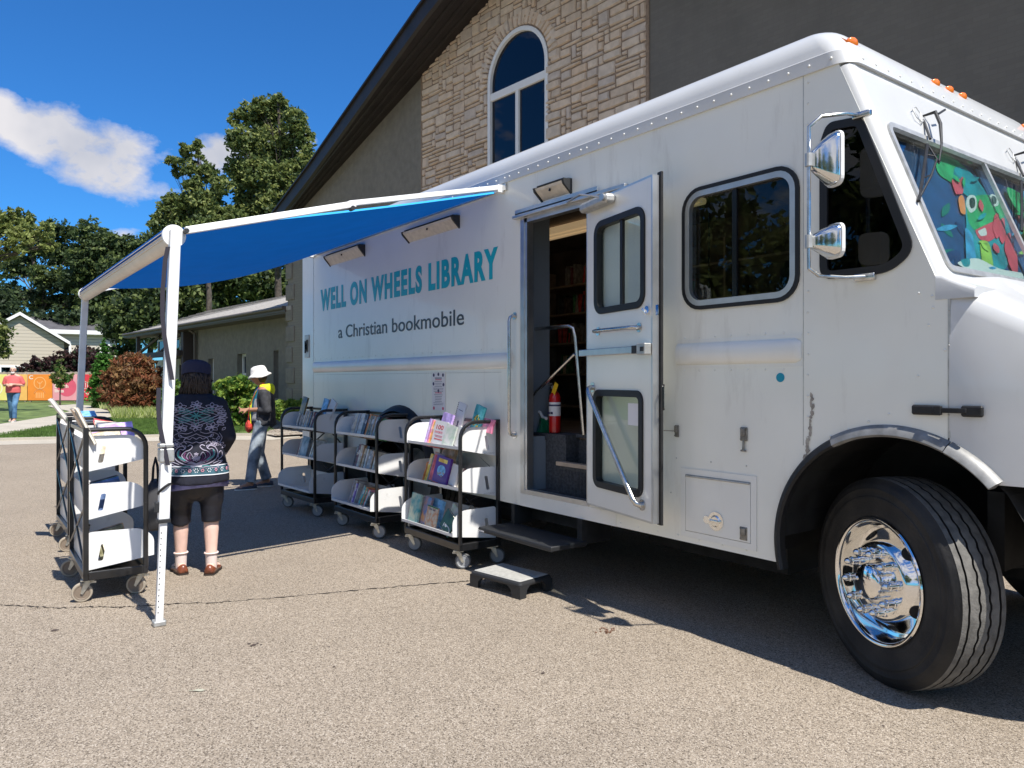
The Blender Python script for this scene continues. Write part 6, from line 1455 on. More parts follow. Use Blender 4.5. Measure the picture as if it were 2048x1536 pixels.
extra(cartA, .36, .0, SHZ[2]+.20, .13, .20, .02, 'cover_white', 'white and blue book leaning right on top of the farthest cart', face=1, tilt=12, lean=24)
# cart C top shelf
shelf_row(cartC, CC, 2, [('lilac', .022, .235), ('white', .02, .23), ('pink', .018, .225), ('yellow', .018, .215), ('orange', .014, .215), ('pale grey', .02, .21), ('red', .016, .20)], -.30, 7)
b100 = extra(cartC, .015, -.14, SHZ[2]+.082, .165, .19, .018, 'cover_white', 'white book with a large red number 100 on its cover, facing out', face=1, tilt=12, lean=4, yaw=6)
text_part('100', 'cover_number', 'red_paint', b100, (.03, .125, .12, .155), lambda a, c, d: (-.0095-d, .165-a, c), .0008, .01, off=(0, 0, 0))
text_part('FAVORITE', 'cover_text', 'pink_ink', b100, (.02, .125, .088, .105), lambda a, c, d: (-.0095-d, .165-a, c), .0008, 0, off=(0, 0, 0))
b = MB(); [b.box(-.0104, -.0094, .03+i*.012, .038+i*.012, .035, .044) for i in range(9)]; b.build('cover_border', 'red_paint', b100, off=(0, 0, 0))
b = MB(); [b.box(-.0102, -.0094, .035, .14-i*.012, .068-i*.01, .071-i*.01) for i in range(2)]; b.build('cover_lines', 'pink_ink', b100, off=(0, 0, 0))
extra(cartC, -.06, -.06, SHZ[2]+.10, .16, .235, .02, 'lilac', 'lilac edged wide book behind the red 100 cover', face=1, tilt=14, lean=8)
extra(cartC, .145, -.13, SHZ[2]+.078, .13, .17, .014, 'picture_pale', 'pale green patterned book right of the red 100 cover', face=1, tilt=12, lean=11, yaw=8)
extra(cartC, .25, -.10, SHZ[2]+.075, .13, .16, .02, 'cover_white', 'plain white book leaning at the right of the top shelf nearest the door', face=1, tilt=12, lean=16)
bs = extra(cartC, .02, .03, SHZ[2]+.17, .125, .25, .014, 'cover_white', 'tall white spiral edged book with a small figure, standing above the top shelf', face=1, tilt=10, lean=12)
b = MB(); [b.box(-.010, .004, .121, .128, .01+i*.016, .019+i*.016) for i in range(15)]; b.build('spiral_edge', 'black_plastic', bs, off=(0, 0, 0))
b = MB(); b.box(-.0085, -.0075, .03, .095, .185, .190); b.cyl((-.0075, .06, .09), (-.0085, .06, .09), .012); b.box(-.0085, -.0075, .052, .068, .05, .088); b.box(-.0085, -.0075, .042, .078, .044, .052); b.build('cover_figure', 'ink', bs, off=(0, 0, 0))
bg_ = extra(cartC, .255, .05, SHZ[2]+.17, .135, .235, .02, 'teal', 'teal book with a yellow bouquet picture standing on top of the cart nearest the door', face=1, tilt=10, lean=14)
b = MB(); g = random.Random(8)
for i in range(26): a_ = g.uniform(0, 6.28); q = g.uniform(0, 1)**.5; b.ell((-.0105, .068+.042*q*math.cos(a_), .095+.055*q*math.sin(a_)), (.001, .009, .009), 8, 4)
b.build('cover_bouquet', 'yellow_tag', bg_, off=(0, 0, 0)); b = MB()
for i in range(14): a_ = g.uniform(0, 6.28); q = g.uniform(0, 1)**.5; b.ell((-.0115, .068+.045*q*math.cos(a_), .105+.06*q*math.sin(a_)), (.001, .006, .010), 6, 4)
b.build('cover_leaves', 'green_bristle', bg_, off=(0, 0, 0)); b = MB()
extra(cartC, .40, .07, SHZ[2]+.19, .16, .11, .02, 'pink', 'small pink patterned booklet at the rear right corner, top of the cart nearest the door', face=1, tilt=14, lean=4)
# cart C middle
shelf_row(cartC, CC, 1, [('orange', .016, .18), ('red', .012, .19), ('yellow', .03, .255, .16), ('yellow', .022, .25, .16), ('white', .008, .245), ('green', .02, .235), ('teal', .02, .23)], -.33, 8)
extra(cartC, -.12, -.10, SHZ[1]+.085, .16, .23, .02, 'picture_blue', 'blue and green picture book half hidden by the purple one, middle shelf', face=1, tilt=13, lean=8)
extra(cartC, -.10, -.02, SHZ[1]+.12, .20, .24, .03, 'tan', 'wide tan and black book at the back of the middle shelf nearest the door', face=1, tilt=13, lean=6)
extra(cartC, -.075, -.13, SHZ[1]+.085, .14, .215, .014, 'red', 'red edged book just left of the purple cover', face=1, tilt=13, lean=8)
bp_ = extra(cartC, .03, -.135, SHZ[1]+.085, .20, .215, .022, 'picture_purple', 'purple book with yellow title patch and blue picture facing out on the middle shelf', face=1, tilt=12, lean=6, yaw=4)
b = MB(); b.box(-.0125, -.0115, .04, .165, .165, .195); b.build('title_patch', 'book_yellow', bp_, off=(0, 0, 0))
b = MB(); b.ell((-.0115, .10, .10), (.001, .06, .045), 20, 6); b.build('cover_picture', 'book_sky_blue', bp_, off=(0, 0, 0)); b = MB(); g = random.Random(2)
for i in range(9): b.ell((-.0125, .055+i*.011, .065+g.uniform(-.008, .02)), (.001, .008, .010), 8, 4)
b.build('cover_faces', 'book_white', bp_, off=(0, 0, 0))
extra(cartC, .185, -.11, SHZ[1]+.08, .10, .17, .02, 'cover_white', 'thin white and blue book right of the purple cover', face=1, tilt=12, lean=8)
shelf_row(cartC, 'door cart, right of purple cover', 1, [('pink', .012, .18), ('cream', .012, .185), ('maroon', .012, .18), ('white', .012, .19), ('red', .010, .18), ('tan', .014, .18), ('white', .012, .175)], .225, 14)
# cart C bottom
extra(cartC, -.295, -.20, SHZ[0]+.062, .155, .235, .02, 'picture_sea', 'teal picture book with sea creatures, leftmost on the bottom shelf nearest the door', face=1, tilt=10, lean=3)
extra(cartC, -.16, -.17, SHZ[0]+.058, .11, .225, .02, 'picture_blue', 'blue and orange picture book beside the sea creature book', face=1, tilt=12, lean=4)
extra(cartC, -.06, -.13, SHZ[0]+.05, .16, .22, .02, 'sky_blue', 'pale blue book behind the Dear God cover', face=1, tilt=12, lean=5)
bd = extra(cartC, .0, -.20, SHZ[0]+.062, .17, .165, .012, 'picture_people', 'picture book titled Dear God with a row of small figures', face=1, tilt=10, lean=3)
text_part('Dear God', 'title', 'ink', bd, (.035, .13, .132, .152), lambda a, c, d: (-.0065-d, .17-a, c), .0006, .01, off=(0, 0, 0))
b = MB(); b.box(-.0068, -.006, .0, .17, .156, .165); b.build('title_band', 'green_bristle', bd, off=(0, 0, 0))
extra(cartC, .135, -.10, SHZ[0]+.045, .17, .20, .015, 'picture_pale', 'pale green book leaning steeply on the bottom shelf nearest the door', face=1, tilt=12, lean=22)
bk_ = extra(cartC, .20, -.19, SHZ[0]+.060, .17, .16, .015, 'picture_dark', 'dark green book slumped at the right of the bottom shelf nearest the door', face=1, tilt=14, lean=28)
b = MB(); [b.tube([(-.009, .05+.04*math.cos(t_), .045+.018*math.sin(t_)) for t_ in [j*.6 for j in range(7)]], .003, 5), b.ell((-.009, .09, .05), (.001, .02, .012), 10, 4), b.ell((-.009, .12, .04), (.001, .006, .02), 10, 4)]; b.build('cover_mark', 'paper', bk_, off=(0, 0, 0))
extra(cartC, .31, -.06, SHZ[0]+.06, .13, .20, .02, 'picture_gold', 'yellow cover in a clear bag behind the end panel of the bottom shelf', face=1, tilt=20, lean=10)
# cart D and E, seen from their ends
CD_ = 'sunlit cart by the pole'
def rowx(cart, cname, k, spec, x0, lean): shelf_row(cart, cname, k, spec, x0, lean, 'near end')
rowx(cartD, CD_, 1, [('dark blue', .03, .21, .17), ('blue', .028, .22, .17), ('black', .03, .21, .17), ('teal', .03, .215, .17), ('navy', .028, .22, .17), ('grey', .03, .215, .17), ('maroon', .03, .21, .17)], -.36, 14)
rowx(cartD, CD_, 0, [('cream', .03, .19, .16), ('olive', .03, .23, .18), ('black', .028, .23, .18), ('tan', .03, .23, .18), ('dark brown', .03, .22, .18), ('grey', .03, .22, .18)], -.34, 16)
rowx(cartD, CD_, 2, [('cream', .012, .235, .18), ('tan', .018, .24, .18), ('black', .01, .24, .18), ('lilac', .02, .245, .18), ('white', .02, .245, .18), ('navy', .02, .24, .18), ('cream', .02, .235, .18), ('red', .02, .24, .18), ('grey', .03, .24, .18)], -.33, 12)
def topbook(cart, x, y, z, w, h, t, m, label, lean, rz=0, tilt=0):
    b = MB(); e = .002
    b.box(-t/2, -t/2+e, 0, w, 0, h); b.box(t/2-e, t/2, 0, w, 0, h); b.box(-t/2+e, t/2-e, 0, e*1.5, 0, h); b.mi = 1; b.box(-t/2+e, t/2-e, e*1.5, w-.004, .004, h-.004)
    o = b.build('book', ['book_'+m, 'pages']); C = Matrix.Translation(cart.location) @ Matrix.Rotation(cart.rotation_euler.z, 4, 'Z')
    o.matrix_world = C @ Matrix.Translation((x, y, z)) @ Matrix.Rotation(R(tilt), 4, 'X') @ Matrix.Rotation(R(lean), 4, 'Y') @ Matrix.Rotation(R(rz), 4, 'Z'); return tag(o, label, 'book')
topbook(cartD, -.28, .12, 1.03, .17, .26, .018, 'cream', 'cream paperback leaning back on its edge, nearest on top of the sunlit cart', 0, 90, -24)
topbook(cartD, -.22, .125, 1.03, .17, .25, .018, 'tan', 'tan paperback second of the three leaning back on top of the sunlit cart', 0, 90, -26)
topbook(cartD, -.10, .13, 1.03, .17, .25, .012, 'grey', 'dark edged paperback third of the three leaning back on top of the sunlit cart', 0, 90, -24)
topbook(cartE, -.05, .14, 1.06, .20, .27, .03, 'cover_white', 'thick white book leaning back on top of the hidden left cart', 0, 90, -34)
topbook(cartE, -.30, -.05, 1.115, .17, .20, .02, 'sky_blue', 'pale blue book lying tilted on top of the hidden left cart', 75, 0, 0)
for i, (c, zz) in enumerate((('lilac', 0), ('white', .012), ('navy', .022), ('cream', .034), ('red', .046))):
    topbook(cartD, -.30+i*.10, -.14, 1.03+zz*.5, .20, .20, .018, c, '%s book lying aslant on top of the sunlit cart, %s from near end' % (c, ORD[i]), 52+i*5, 6*i-10, 0)
rowx(cartE, 'hidden cart at the left', 1, [('white', .03, .21), ('pale grey', .03, .21), ('navy', .03, .22), ('maroon', .03, .22), ('cream', .03, .22)], -.33, 12)
rowx(cartE, 'hidden cart at the left', 0, [('grey', .03, .21), ('blue', .03, .21), ('tan', .03, .22), ('black', .03, .22)], -.33, 12)
# books inside the truck
g = random.Random(12); cols = ['maroon', 'dark_brown', 'navy', 'black', 'white', 'cream', 'red', 'grey', 'green', 'tan']
for z in (1.52, 1.86, 2.18, 2.49):
    x = -4.9
    while x < -2.75:
        t_ = g.uniform(.02, .045); h_ = g.uniform(.18, .23)
        b = MB(); b.box(0, t_, 0, .15, 0, h_); b.mi = 1; b.box(.003, t_-.003, .01, .152, .002, h_+.001-.004)
        if x > -4.7:
            o = b.build('book', ['book_'+g.choice(cols), 'pages']); o.matrix_world = Matrix.Translation((x, 2.0, z)) @ Matrix.Rotation(R(g.choice([0, 0, 5, 8, -6])), 4, 'Y')
            tag(o, 'dim book among the spines on the far wall shelves inside the truck', 'book', 'books on the shelves inside the truck')
        x += t_+g.choice([.002, .004, .02, .12])
# ================================================================ SMALL THINGS
# step stool
st_ = thing('step_stool', 'low black plastic step stool with a grey ribbed top on the ground below the door', 'step stool', (-2.42, -.335, 0), R(9.5))
b = MB(); hw_, hd_ = .245, .165
b.rbox(-hw_, hw_, -hd_, hd_, .072, .108, .03, n=5)
for sx_ in (-1, 1):
    for sy_ in (-1, 1):
        b.loft([[(sx_*(hw_-.002)-sx_*a_, sy_*(hd_-.002)-sy_*c_, z) for a_, c_ in ((0, .0), (w_, 0), (w_, .03), (.03, .03), (.03, w_*.8), (0, w_*.8))] for z, w_ in ((0, .075), (.05, .085), (.085, .13))])
b.build('body', 'black_plastic', st_, smooth=35, recalc=True)
b = MB(); b.rbox(-hw_+.022, hw_-.022, -hd_+.022, hd_-.022, .1085, .1125, .01)
for i in range(26): b.box(-hw_+.035+i*.0158, -hw_+.043+i*.0158, -hd_+.035, hd_-.035, .1120, .1150)
b.build('top_mat', 'step_top', st_)
# poster on the truck
c0, c1 = S(865, 745), S(891, 822)
ps = thing('poster', 'narrow white printed poster taped to the truck above the cart nearest the door', 'poster', ((c0[0]+c1[0])/2, -.004, c1[1]), world=True)
b = MB(); b.box(c0[0], c1[0], -.005, -.002, c1[1], c0[1]); b.build('sheet', 'paper', ps)
b = MB(); bp2 = MB(); w_ = c1[0]-c0[0]; hh = c0[1]-c1[1]; g = random.Random(4)
for i in range(17):
    z = c0[1]-hh*(.16+.043*i); l_ = w_*g.uniform(.22, .40); (bp2 if i in (1, 9) else b).box((c0[0]+c1[0])/2-l_, (c0[0]+c1[0])/2+l_, -.0062, -.0052, z, z+hh*(.022 if i in (0, 1, 9) else .009))
for fx, fz in ((.14, .93), (.85, .93), (.5, .95), (.15, .06), (.85, .06), (.12, .7), (.88, .68), (.5, .52)): (b if fz > .5 else bp2).cyl((c0[0]+w_*fx, -.0052, c1[1]+hh*fz), (c0[0]+w_*fx, -.006, c1[1]+hh*fz), w_*.07, n=10)
b.build('print', 'ink', ps); bp2.build('print', 'pink_ink', ps)
# fire extinguisher
fx_, fy_ = -2.675, .275
fe = thing('fire_extinguisher', 'red fire extinguisher with a yellow tag standing just inside the truck door', 'fire extinguisher', (fx_, fy_, 1.042))
b = MB(); b.lathe([(.001, .0), (.045, .0), (.052, .008), (.052, .30), (.046, .33), (.030, .355), (.018, .365), (.018, .38), (.001, .38)], Matrix.Identity(4), 24); b.build('cylinder', 'red_paint', fe, smooth=30, off=(0, 0, 0))
b = MB(); b.lathe([(.0525, .15), (.0528, .15), (.0528, .27), (.0525, .27)], Matrix.Identity(4), 24); b.build('label_sheet', 'paper', fe, smooth=True)
b = MB(); b.lathe([(.0531, .235), (.0533, .235), (.0533, .25), (.0531, .25)], Matrix.Identity(4), 24)
for k_ in range(5): b.box(-.035+k_*.014, -.026+k_*.014, -.0545, -.050, .165, .185)
b.build('label_print', 'ink', fe)
b = MB(); b.cyl((0, 0, .38), (0, 0, .41), .012); b.rbox(-.06, .02, -.008, .008, .405, .415, .003); b.rbox(-.06, .02, -.008, .008, .43, .438, .003, Matrix.Rotation(R(-8), 4, 'Y')); b.cyl((.0, -.02, .40), (0, -.03, .40), .016); b.build('valve', 'galv', fe)
b = MB(); b.tube([(-.02, 0, .39), (-.06, .0, .37), (-.075, 0, .30), (-.07, 0, .12), (-.06, 0, .08)], .010, 8); b.build('hose', 'black_rubber', fe)
b = MB(); b.box(-.0, .05, -.001, .001, -.11, 0, Matrix.Translation((.03, -.03, .43)) @ Matrix.Rotation(R(28), 4, 'Y') @ Matrix.Rotation(R(180), 4, 'X') @ Matrix.Translation((0, 0, .09))); b.build('service_tag', 'yellow_tag', fe)
br = thing('hand_brush', 'green and white hand brush beside the fire extinguisher in the doorway', 'brush', (-2.765, .25, 1.04))
b = MB(); g = random.Random(1)
for i in range(160):
    a_ = g.uniform(-.05, .03); p = Vector((a_*.6-.01, g.uniform(-.02, .02), .11)); b.cyl(p, (a_*1.7+.02, g.uniform(-.04, .04), .003), .0015, n=3, cap=False)
b.build('bristles', 'green_bristle', br)
b = MB(); b.tube([(.02, 0, .11), (-.03, 0, .12), (-.06, 0, .155), (-.075, 0, .16)], .012, 8); b.build('handle', 'white_metal', br)
fe.scale = (.88,)*3

# ================================================================ PEOPLE  (local: facing +x, left = +y)
mat('skin_fair', (.74, .50, .41), .5, noise=.06, nscale=14, spec=.35); mat('skin_tan', (.40, .21, .13), .5, noise=.06, nscale=14, spec=.35); mat('skin_light', (.58, .34, .25), .5, noise=.05, nscale=14, spec=.35)
mat('tunic_navy', (.008, .009, .020), .8, noise=.2, nscale=30, bump=.9, bscale=5); mat('pants_black', (.010, .010, .015), .42, bump=1.0, bscale=9); mat('cap_navy', (.020, .022, .055), .85, bump=.3, bscale=60)
mat('hair_brown', (.035, .022, .016), .5, noise=.4, nscale=25, bump=.8, bscale=40); mat('sock_pink', (.74, .60, .55), .9); mat('shoe_brown', (.16, .045, .02), .3, noise=.3, nscale=12, coat=.4); mat('sole', (.03, .02, .015), .8)
mat('embroidery', (.36, .33, .42), .7, noise=.2, nscale=12); mat('emb_teal', (.06, .25, .25), .7); mat('emb_plum', (.12, .03, .10), .7); mat('band_teal', (.03, .09, .12), .7, noise=.5, nscale=25); mat('emb_pink', (.62, .28, .36), .7); mat('emb_white', (.68, .70, .74), .7); mat('lining_purple', (.09, .09, .34), .6, noise=.7, nscale=10, col2=(.28, .28, .55))
mat('hat_white', (.70, .68, .65), .9, bump=.6, bscale=70); mat('hoodie_dark', (.035, .036, .042), .85, noise=.3, nscale=20); mat('hoodie_grey', (.30, .30, .32), .85, noise=.15, nscale=20); mat('hood_yellow', (.80, .85, .02), .7); mat('shirt_teal', (.0, .22, .28), .7, noise=.3, nscale=6, col2=(.02, .07, .22)); mat('jeans_wash', (.16, .21, .28), .8, noise=.4, nscale=7, col2=(.42, .48, .54), bump=.3, bscale=20); mat('bag_red', (.55, .05, .03), .8, noise=.5, nscale=30, bump=1, bscale=60); mat('sneaker', (.05, .06, .09), .6); mat('rubber_white', (.7, .7, .68), .5)
mat('tee_coral', (.62, .12, .12), .85, noise=.08, nscale=4, bump=.5, bscale=6); mat('jeans_blue', (.045, .13, .26), .8, noise=.3, nscale=5, col2=(.12, .26, .42), bump=.3, bscale=20); mat('hair_grey', (.62, .60, .58), .8, bump=.6, bscale=60); mat('trainer_grey', (.42, .42, .42), .7); mat('bag_dark', (.05, .05, .055), .6)
V3 = Vector
def hand(b, wrist, d, nrm, s=1.0, curl=.5, side=1):
    """palm, four unequal fingers bending towards nrm, and a thumb from the side of the palm"""
    d = V3(d).normalized(); n_ = V3(nrm); n_ = (n_-d*n_.dot(d)).normalized(); w = d.cross(n_)*side; W0 = V3(wrist)
    b.cap(W0, .024*s, W0+d*.03*s, .025*s, 10)
    for k in (-1, 0, 1): b.cap(W0+d*.02*s+w*.018*k*s, .014*s, W0+d*.078*s+w*.024*k*s, .0125*s, 8)
    for i, (o_, L) in enumerate(((.030, .072), (.010, .080), (-.010, .075), (-.029, .058))):
        p = W0+d*.082*s+w*o_*s; dd = d; r_ = .0092*s; seg = L*s/3
        for j in range(3):
            an = curl*(.35+.35*j); dd = (d*math.cos(an*(j+1)*.8)+n_*math.sin(an*(j+1)*.8)).normalized(); q = p+dd*seg*(1.25-.2*j); b.cap(p, r_, q, r_*.90, 7); p = q; r_ *= .90
    p = W0+d*.025*s+w*.024*s; q = p+(d*.6+w*.75+n_*.35).normalized()*.036*s; b.cap(p, .0125*s, q, .011*s, 8); b.cap(q, .011*s, q+(d*.9+w*.2+n_*.45).normalized()*.034*s, .009*s, 8)
def head(b, c, s=1.0, M=None):
    """skull, jaw, nose, ears, brow; faces +x of M"""
    M = M or Matrix.Identity(3); c = V3(c)
    e = lambda p, r, k=14: b.ell(c+M @ (V3(p)*s), tuple(x*s for x in r) if not isinstance(r, float) else r*s, k, 10, M)
    e((-.008, 0, .022), (.094, .076, .092)); e((.020, 0, -.030), (.066, .060, .078)); e((.045, 0, -.075), (.036, .034, .028)); e((.062, 0, .030), (.030, .052, .018)); e((.050, .0, -.045), (.046, .040, .028))
    b.cap(c+M @ (V3((.086, 0, .022))*s), .009*s, c+M @ (V3((.104, 0, -.018))*s), .014*s, 8)
    for y in (-1, 1): e((-.004, y*.078, -.004), (.020, .010, .030)); e((.060, y*.040, -.010), (.026, .022, .024)); e((.098, y*.011, -.022), (.010, .008, .007))
    e((.083, 0, -.046), (.010, .024, .006)); e((.081, 0, -.056), (.010, .021, .006))
def face_bits(t, c, M, s=1.0):
    c = V3(c); b = MB()
    for y in (-1, 1): b.ell(c+M @ (V3((.082, y*.031, .008))*s), tuple(q*s for q in (.010, .013, .008)), 10, 6, M)
    b.build('eyes', 'emb_white', t, smooth='all'); b = MB()
    for y in (-1, 1): b.ell(c+M @ (V3((.0905, y*.031, .008))*s), tuple(q*s for q in (.0035, .006, .006)), 8, 6, M); b.ell(c+M @ (V3((.087, y*.032, .028))*s), tuple(q*s for q in (.008, .018, .0035)), 8, 6, M)
    b.build('pupils_and_brows', 'hair_brown', t, smooth='all')
    b = MB(); b.ell(c+M @ (V3((.0905, 0, -.051))*s), tuple(q*s for q in (.0045, .021, .0045)), 10, 6, M); b.build('lips', 'emb_pink', t, smooth='all')
def neckrot(yaw=0, pitch=0): return (Matrix.Rotation(yaw, 3, 'Z') @ Matrix.Rotation(pitch, 3, 'Y'))
def leg(b, hip, knee, ank, r=(.082, .056, .048, .052, .036)):
    h, k, a = V3(hip), V3(knee), V3(ank); b.cap(h, r[0], k, r[1]); cm = k.lerp(a, .3); b.cap(k, r[1]*.93, cm, r[3]*1.04); b.cap(cm, r[3]*1.04, a, r[4])
def foot(b, ank, d, L=.235, w=.042, up=0.0):
    a = V3(ank); d = V3((d[0], d[1], 0)).normalized(); b.cap(a, .036, a+V3((0, 0, -.045))-d*.02, .034); heel = V3((a.x, a.y, .034+up))-d*.035; ball = V3((a.x, a.y, .026+up))+d*(L-.12); toe = V3((a.x, a.y, .022+up))+d*(L-.075)
    b.cap(heel, .033, ball, .036); b.cap(ball+d.cross(V3((0, 0, 1)))*.018, .024, toe+d.cross(V3((0, 0, 1)))*.012, .02); b.cap(ball-d.cross(V3((0, 0, 1)))*.018, .024, toe-d.cross(V3((0, 0, 1)))*.012, .02); b.cap(a+V3((0, 0, -.02)), .034, ball+V3((0, 0, .012)), .026)
def shoe(t, ank, d, m, L=.25, sole_m='sole', top=.075, nm='shoe'):
    d = V3((d[0], d[1], 0)).normalized(); s_ = d.cross(V3((0, 0, 1))); c = V3((ank[0], ank[1], 0)); rg = []
    sec = ((-.078, .020, .045), (-.072, .034, top), (-.03, .041, top+.002), (.01, .042, top), (.05, .041, .062), (.10, .046, .050), (.14, .042, .042), (.165, .03, .034), (.178, .010, .022))
    for x, w, h in sec:
        x *= L/.25; rg.append([c+d*x+s_*(w*math.cos(a))+V3((0, 0, .014+(h-.014)*max(0, math.sin(a)))) for a in [PI*i/8 for i in range(9)]])
    b = MB(); b.loft(rg, closed=True); o = b.build(nm, m, t, smooth='all', recalc=True)
    b = MB(); out_ = [(x*L/.25*1.02, w+.002) for x, w, h in sec]; pts = [c+d*x+s_*w for x, w in out_]+[c+d*x-s_*w for x, w in out_[::-1]]
    b.loft([[p+V3((0, 0, z)) for p in pts] for z in (.0, .015)]); b.build('sole', sole_m, o, recalc=True); return o
def sweep(b, secs, n=28):
    """secs: (cx, cy, z, rx, ry)"""
    b.loft([[(cx+rx*math.cos(2*PI*i/n), cy+ry*math.sin(2*PI*i/n), z) for i in range(n)] for cx, cy, z, rx, ry in secs])
# ---------------- woman in the embroidered tunic
w1c = (-4.15, -1.995); w1 = thing('person', 'woman seen from behind in a navy cap and black embroidered tunic by the left carts', 'person', (*w1c, 0), R(166.6))
HC = V3((.055, .0, 1.455)); HM = neckrot(-.15, .30)
b = MB(); head(b, HC, 1.0, HM); b.cap((.0, 0, 1.30), .055, (.04, 0, 1.40), .052)
b.ell((0, 0, 1.12), (.105, .155, .20), 20, 12); b.ell((0, 0, .93), (.11, .15, .16), 20, 12); b.ell((-.02, 0, .80), (.13, .165, .13), 20, 12)
for s_ in (-1, 1):
    b.cap((0, s_*.05, 1.29), .05, (0, s_*.145, 1.25), .050); b.cap((0, s_*.148, 1.25), .046, (-.01, s_*.192, 1.02), .040); b.cap((-.01, s_*.192, 1.02), .038, (.15, s_*.18, .90), .029)
    leg(b, (-.01, s_*.09, .78), (.01+.02*s_, s_*.105, .43), (.045*s_, s_*.105, .09)); foot(b, (.045*s_, s_*.105, .09), (1, s_*.25, 0))
hand(b, (.16, .18, .895), (.75, -.15, -.45), (-.2, -1, -.2), .95, .5, 1); hand(b, (.16, -.18, .895), (.75, .15, -.45), (-.2, 1, -.2), .95, .5, -1)
remesh(b, 'body', 'skin_fair', w1, .0075, 5); face_bits(w1, HC, HM)
b = MB()
NT = 40
def tun(z):   # centre x, rx, ry
    ks = ((.685, -.01, .185, .245), (.74, -.01, .183, .240), (.80, -.012, .172, .226), (.90, -.01, .155, .204), (1.0, -.005, .142, .188), (1.10, .0, .136, .190), (1.18, .0, .132, .186), (1.25, .0, .125, .184), (1.30, .005, .105, .160), (1.345, .012, .080, .100))
    for a, c in zip(ks, ks[1:]):
        if z <= c[0]: k = (z-a[0])/(c[0]-a[0]); return [a[i]+(c[i]-a[i])*k for i in (1, 2, 3)]
    return ks[-1][1:]
rg = []
for z in [.685+.66*i/30 for i in range(31)]:
    cx, rx, ry = tun(z); fl = max(0, (.95-z)/.3); rg.append([(cx+(rx+.010*fl*math.sin(7*a+1))*math.cos(a), (ry+.012*fl*math.sin(5*a+.5))*math.sin(a), z+.010*fl*math.cos(3*a)) for a in [2*PI*i/NT for i in range(NT)]])
b.loft(rg)
for s_ in (-1, 1):
    b.cap((.0, s_*.06, 1.30), .060, (-.0, s_*.155, 1.25), .074); b.cap((-.0, s_*.155, 1.25), .074, (-.01-.02*(s_ < 0), s_*(.195+.03*(s_ < 0)), 1.02), .060); b.cap((-.01-.02*(s_ < 0), s_*(.195+.03*(s_ < 0)), 1.02), .060, (.115, s_*(.185+.01*(s_ < 0)), .925), .050)
remesh(b, 'tunic', 'tunic_navy', w1, .012, 4)
tunic = w1.children[-1]
dg = bpy.context.evaluated_depsgraph_get(); dg.update()
bv = BVHTree.FromPolygons([v.co[:] for v in tunic.data.vertices], [list(p.vertices) for p in tunic.data.polygons])
def onback(y, z, off_=.003):
    h = bv.ray_cast(V3((-1, y, z)), V3((1, 0, 0)))
    return (h[0]-V3((1, 0, 0))*off_) if h[0] is not None else None
def emb(b, pts, w=.0022, closed=False):
    # pts (u: right on screen = -y, v = z)
    q = [onback(-u*1.28, 1.29-(1.29-v)*.90) for u, v in pts]; w = w*1.25; q = [p for p in q if p is not None and p.x < .09]
    if len(q) > 1: b.tube(q, w, 4)
def curve(pts, n=14):
    """smooth curve through control points"""
    o = []; P4 = [V3((*p, 0)) for p in pts]; P4 = [P4[0]*2-P4[1]]+P4+[P4[-1]*2-P4[-2]]
    for i in range(1, len(P4)-2):
        for j in range(n):
            t = j/n; a, p, q, c = P4[i-1:i+3]; r_ = .5*((2*p)+(q-a)*t+(2*a-5*p+4*q-c)*t*t+(-a+3*p-3*q+c)*t**3); o.append((r_.x, r_.y))
    o.append(tuple(P4[-2][:2])); return o
eb = MB(); et = MB(); ep = MB()
def mir(pts, b=None, w=.0022):
    c = curve(pts, 8); emb(b or eb, c, w); emb(b or eb, [(-u, v) for u, v in c], w)
def petal(cx, cz, a, L, wd, b=None, w=.0020):
    d = V3((math.cos(a), math.sin(a))); n_ = V3((-d.y, d.x)); P0 = V3((cx, cz))
    c = [P0+d*(L*t)+n_*(wd*math.sin(PI*t)) for t in [i/8 for i in range(9)]]+[P0+d*(L*t)-n_*(wd*math.sin(PI*t)) for t in [1-i/8 for i in range(9)]]
    emb(b or eb, [tuple(p) for p in c], w)
def flower(cx, cz, r, k=6, b=None):
    for i in range(k): petal(cx, cz, 2*PI*i/k+.3, r, r*.30, b)
    emb(b or eb, [(cx+r*.22*math.cos(t), cz+r*.22*math.sin(t)) for t in [2*PI*i/10 for i in range(11)]])
def flower2(x, z, r, k=6): flower(x, z, r, k); flower(-x, z, r, k)
flower(0, 1.265, .032); flower2(.085, 1.245, .036, 5); flower(0, 1.085, .036, 6); flower2(.085, 1.08, .040, 6); flower2(.105, .945, .026, 6)
# star over the shoulders
for a_ in range(8): petal(0, 1.175, PI/4*a_+PI/8*0, .075 if a_ % 2 == 0 else .05, .012, et)
for s_ in (.055, .085, .115): emb(eb, [(s_*1.4*math.cos(t)*abs(math.cos(t)), 1.175+s_*.75*math.sin(t)*abs(math.sin(t))) for t in [2*PI*i/48 for i in range(49)]])
for z, dx in ((1.225, .12), (1.19, .135), (1.155, .14), (1.12, .13)):
    for a_ in (.5, 0, -.6): petal(dx-.02, z, a_, .05, .010); petal(-(dx-.02), z, PI-a_, .05, .010)
for z in (1.215, 1.14): 
    for a_ in (.25, -.25): petal(.035, z, a_, .06, .011, et); petal(-.035, z, PI-a_, .06, .011, et)
# scrolls
mir([(.02, 1.045), (.05, 1.03), (.09, 1.035), (.12, 1.01), (.105, .98), (.085, .99)]); mir([(.0, 1.03), (.03, 1.01), (.06, 1.0), (.085, 1.015)]); mir([(.0, .985), (.02, 1.0), (.035, .985), (.055, .995), (.065, .97), (.04, .965), (.02, .955), (0, .965)])
mir([(.125, 1.03), (.14, .99), (.13, .95), (.135, .92)]); mir([(.05, .95), (.065, .965), (.08, .95), (.07, .935), (.055, .93), (.06, .905)])
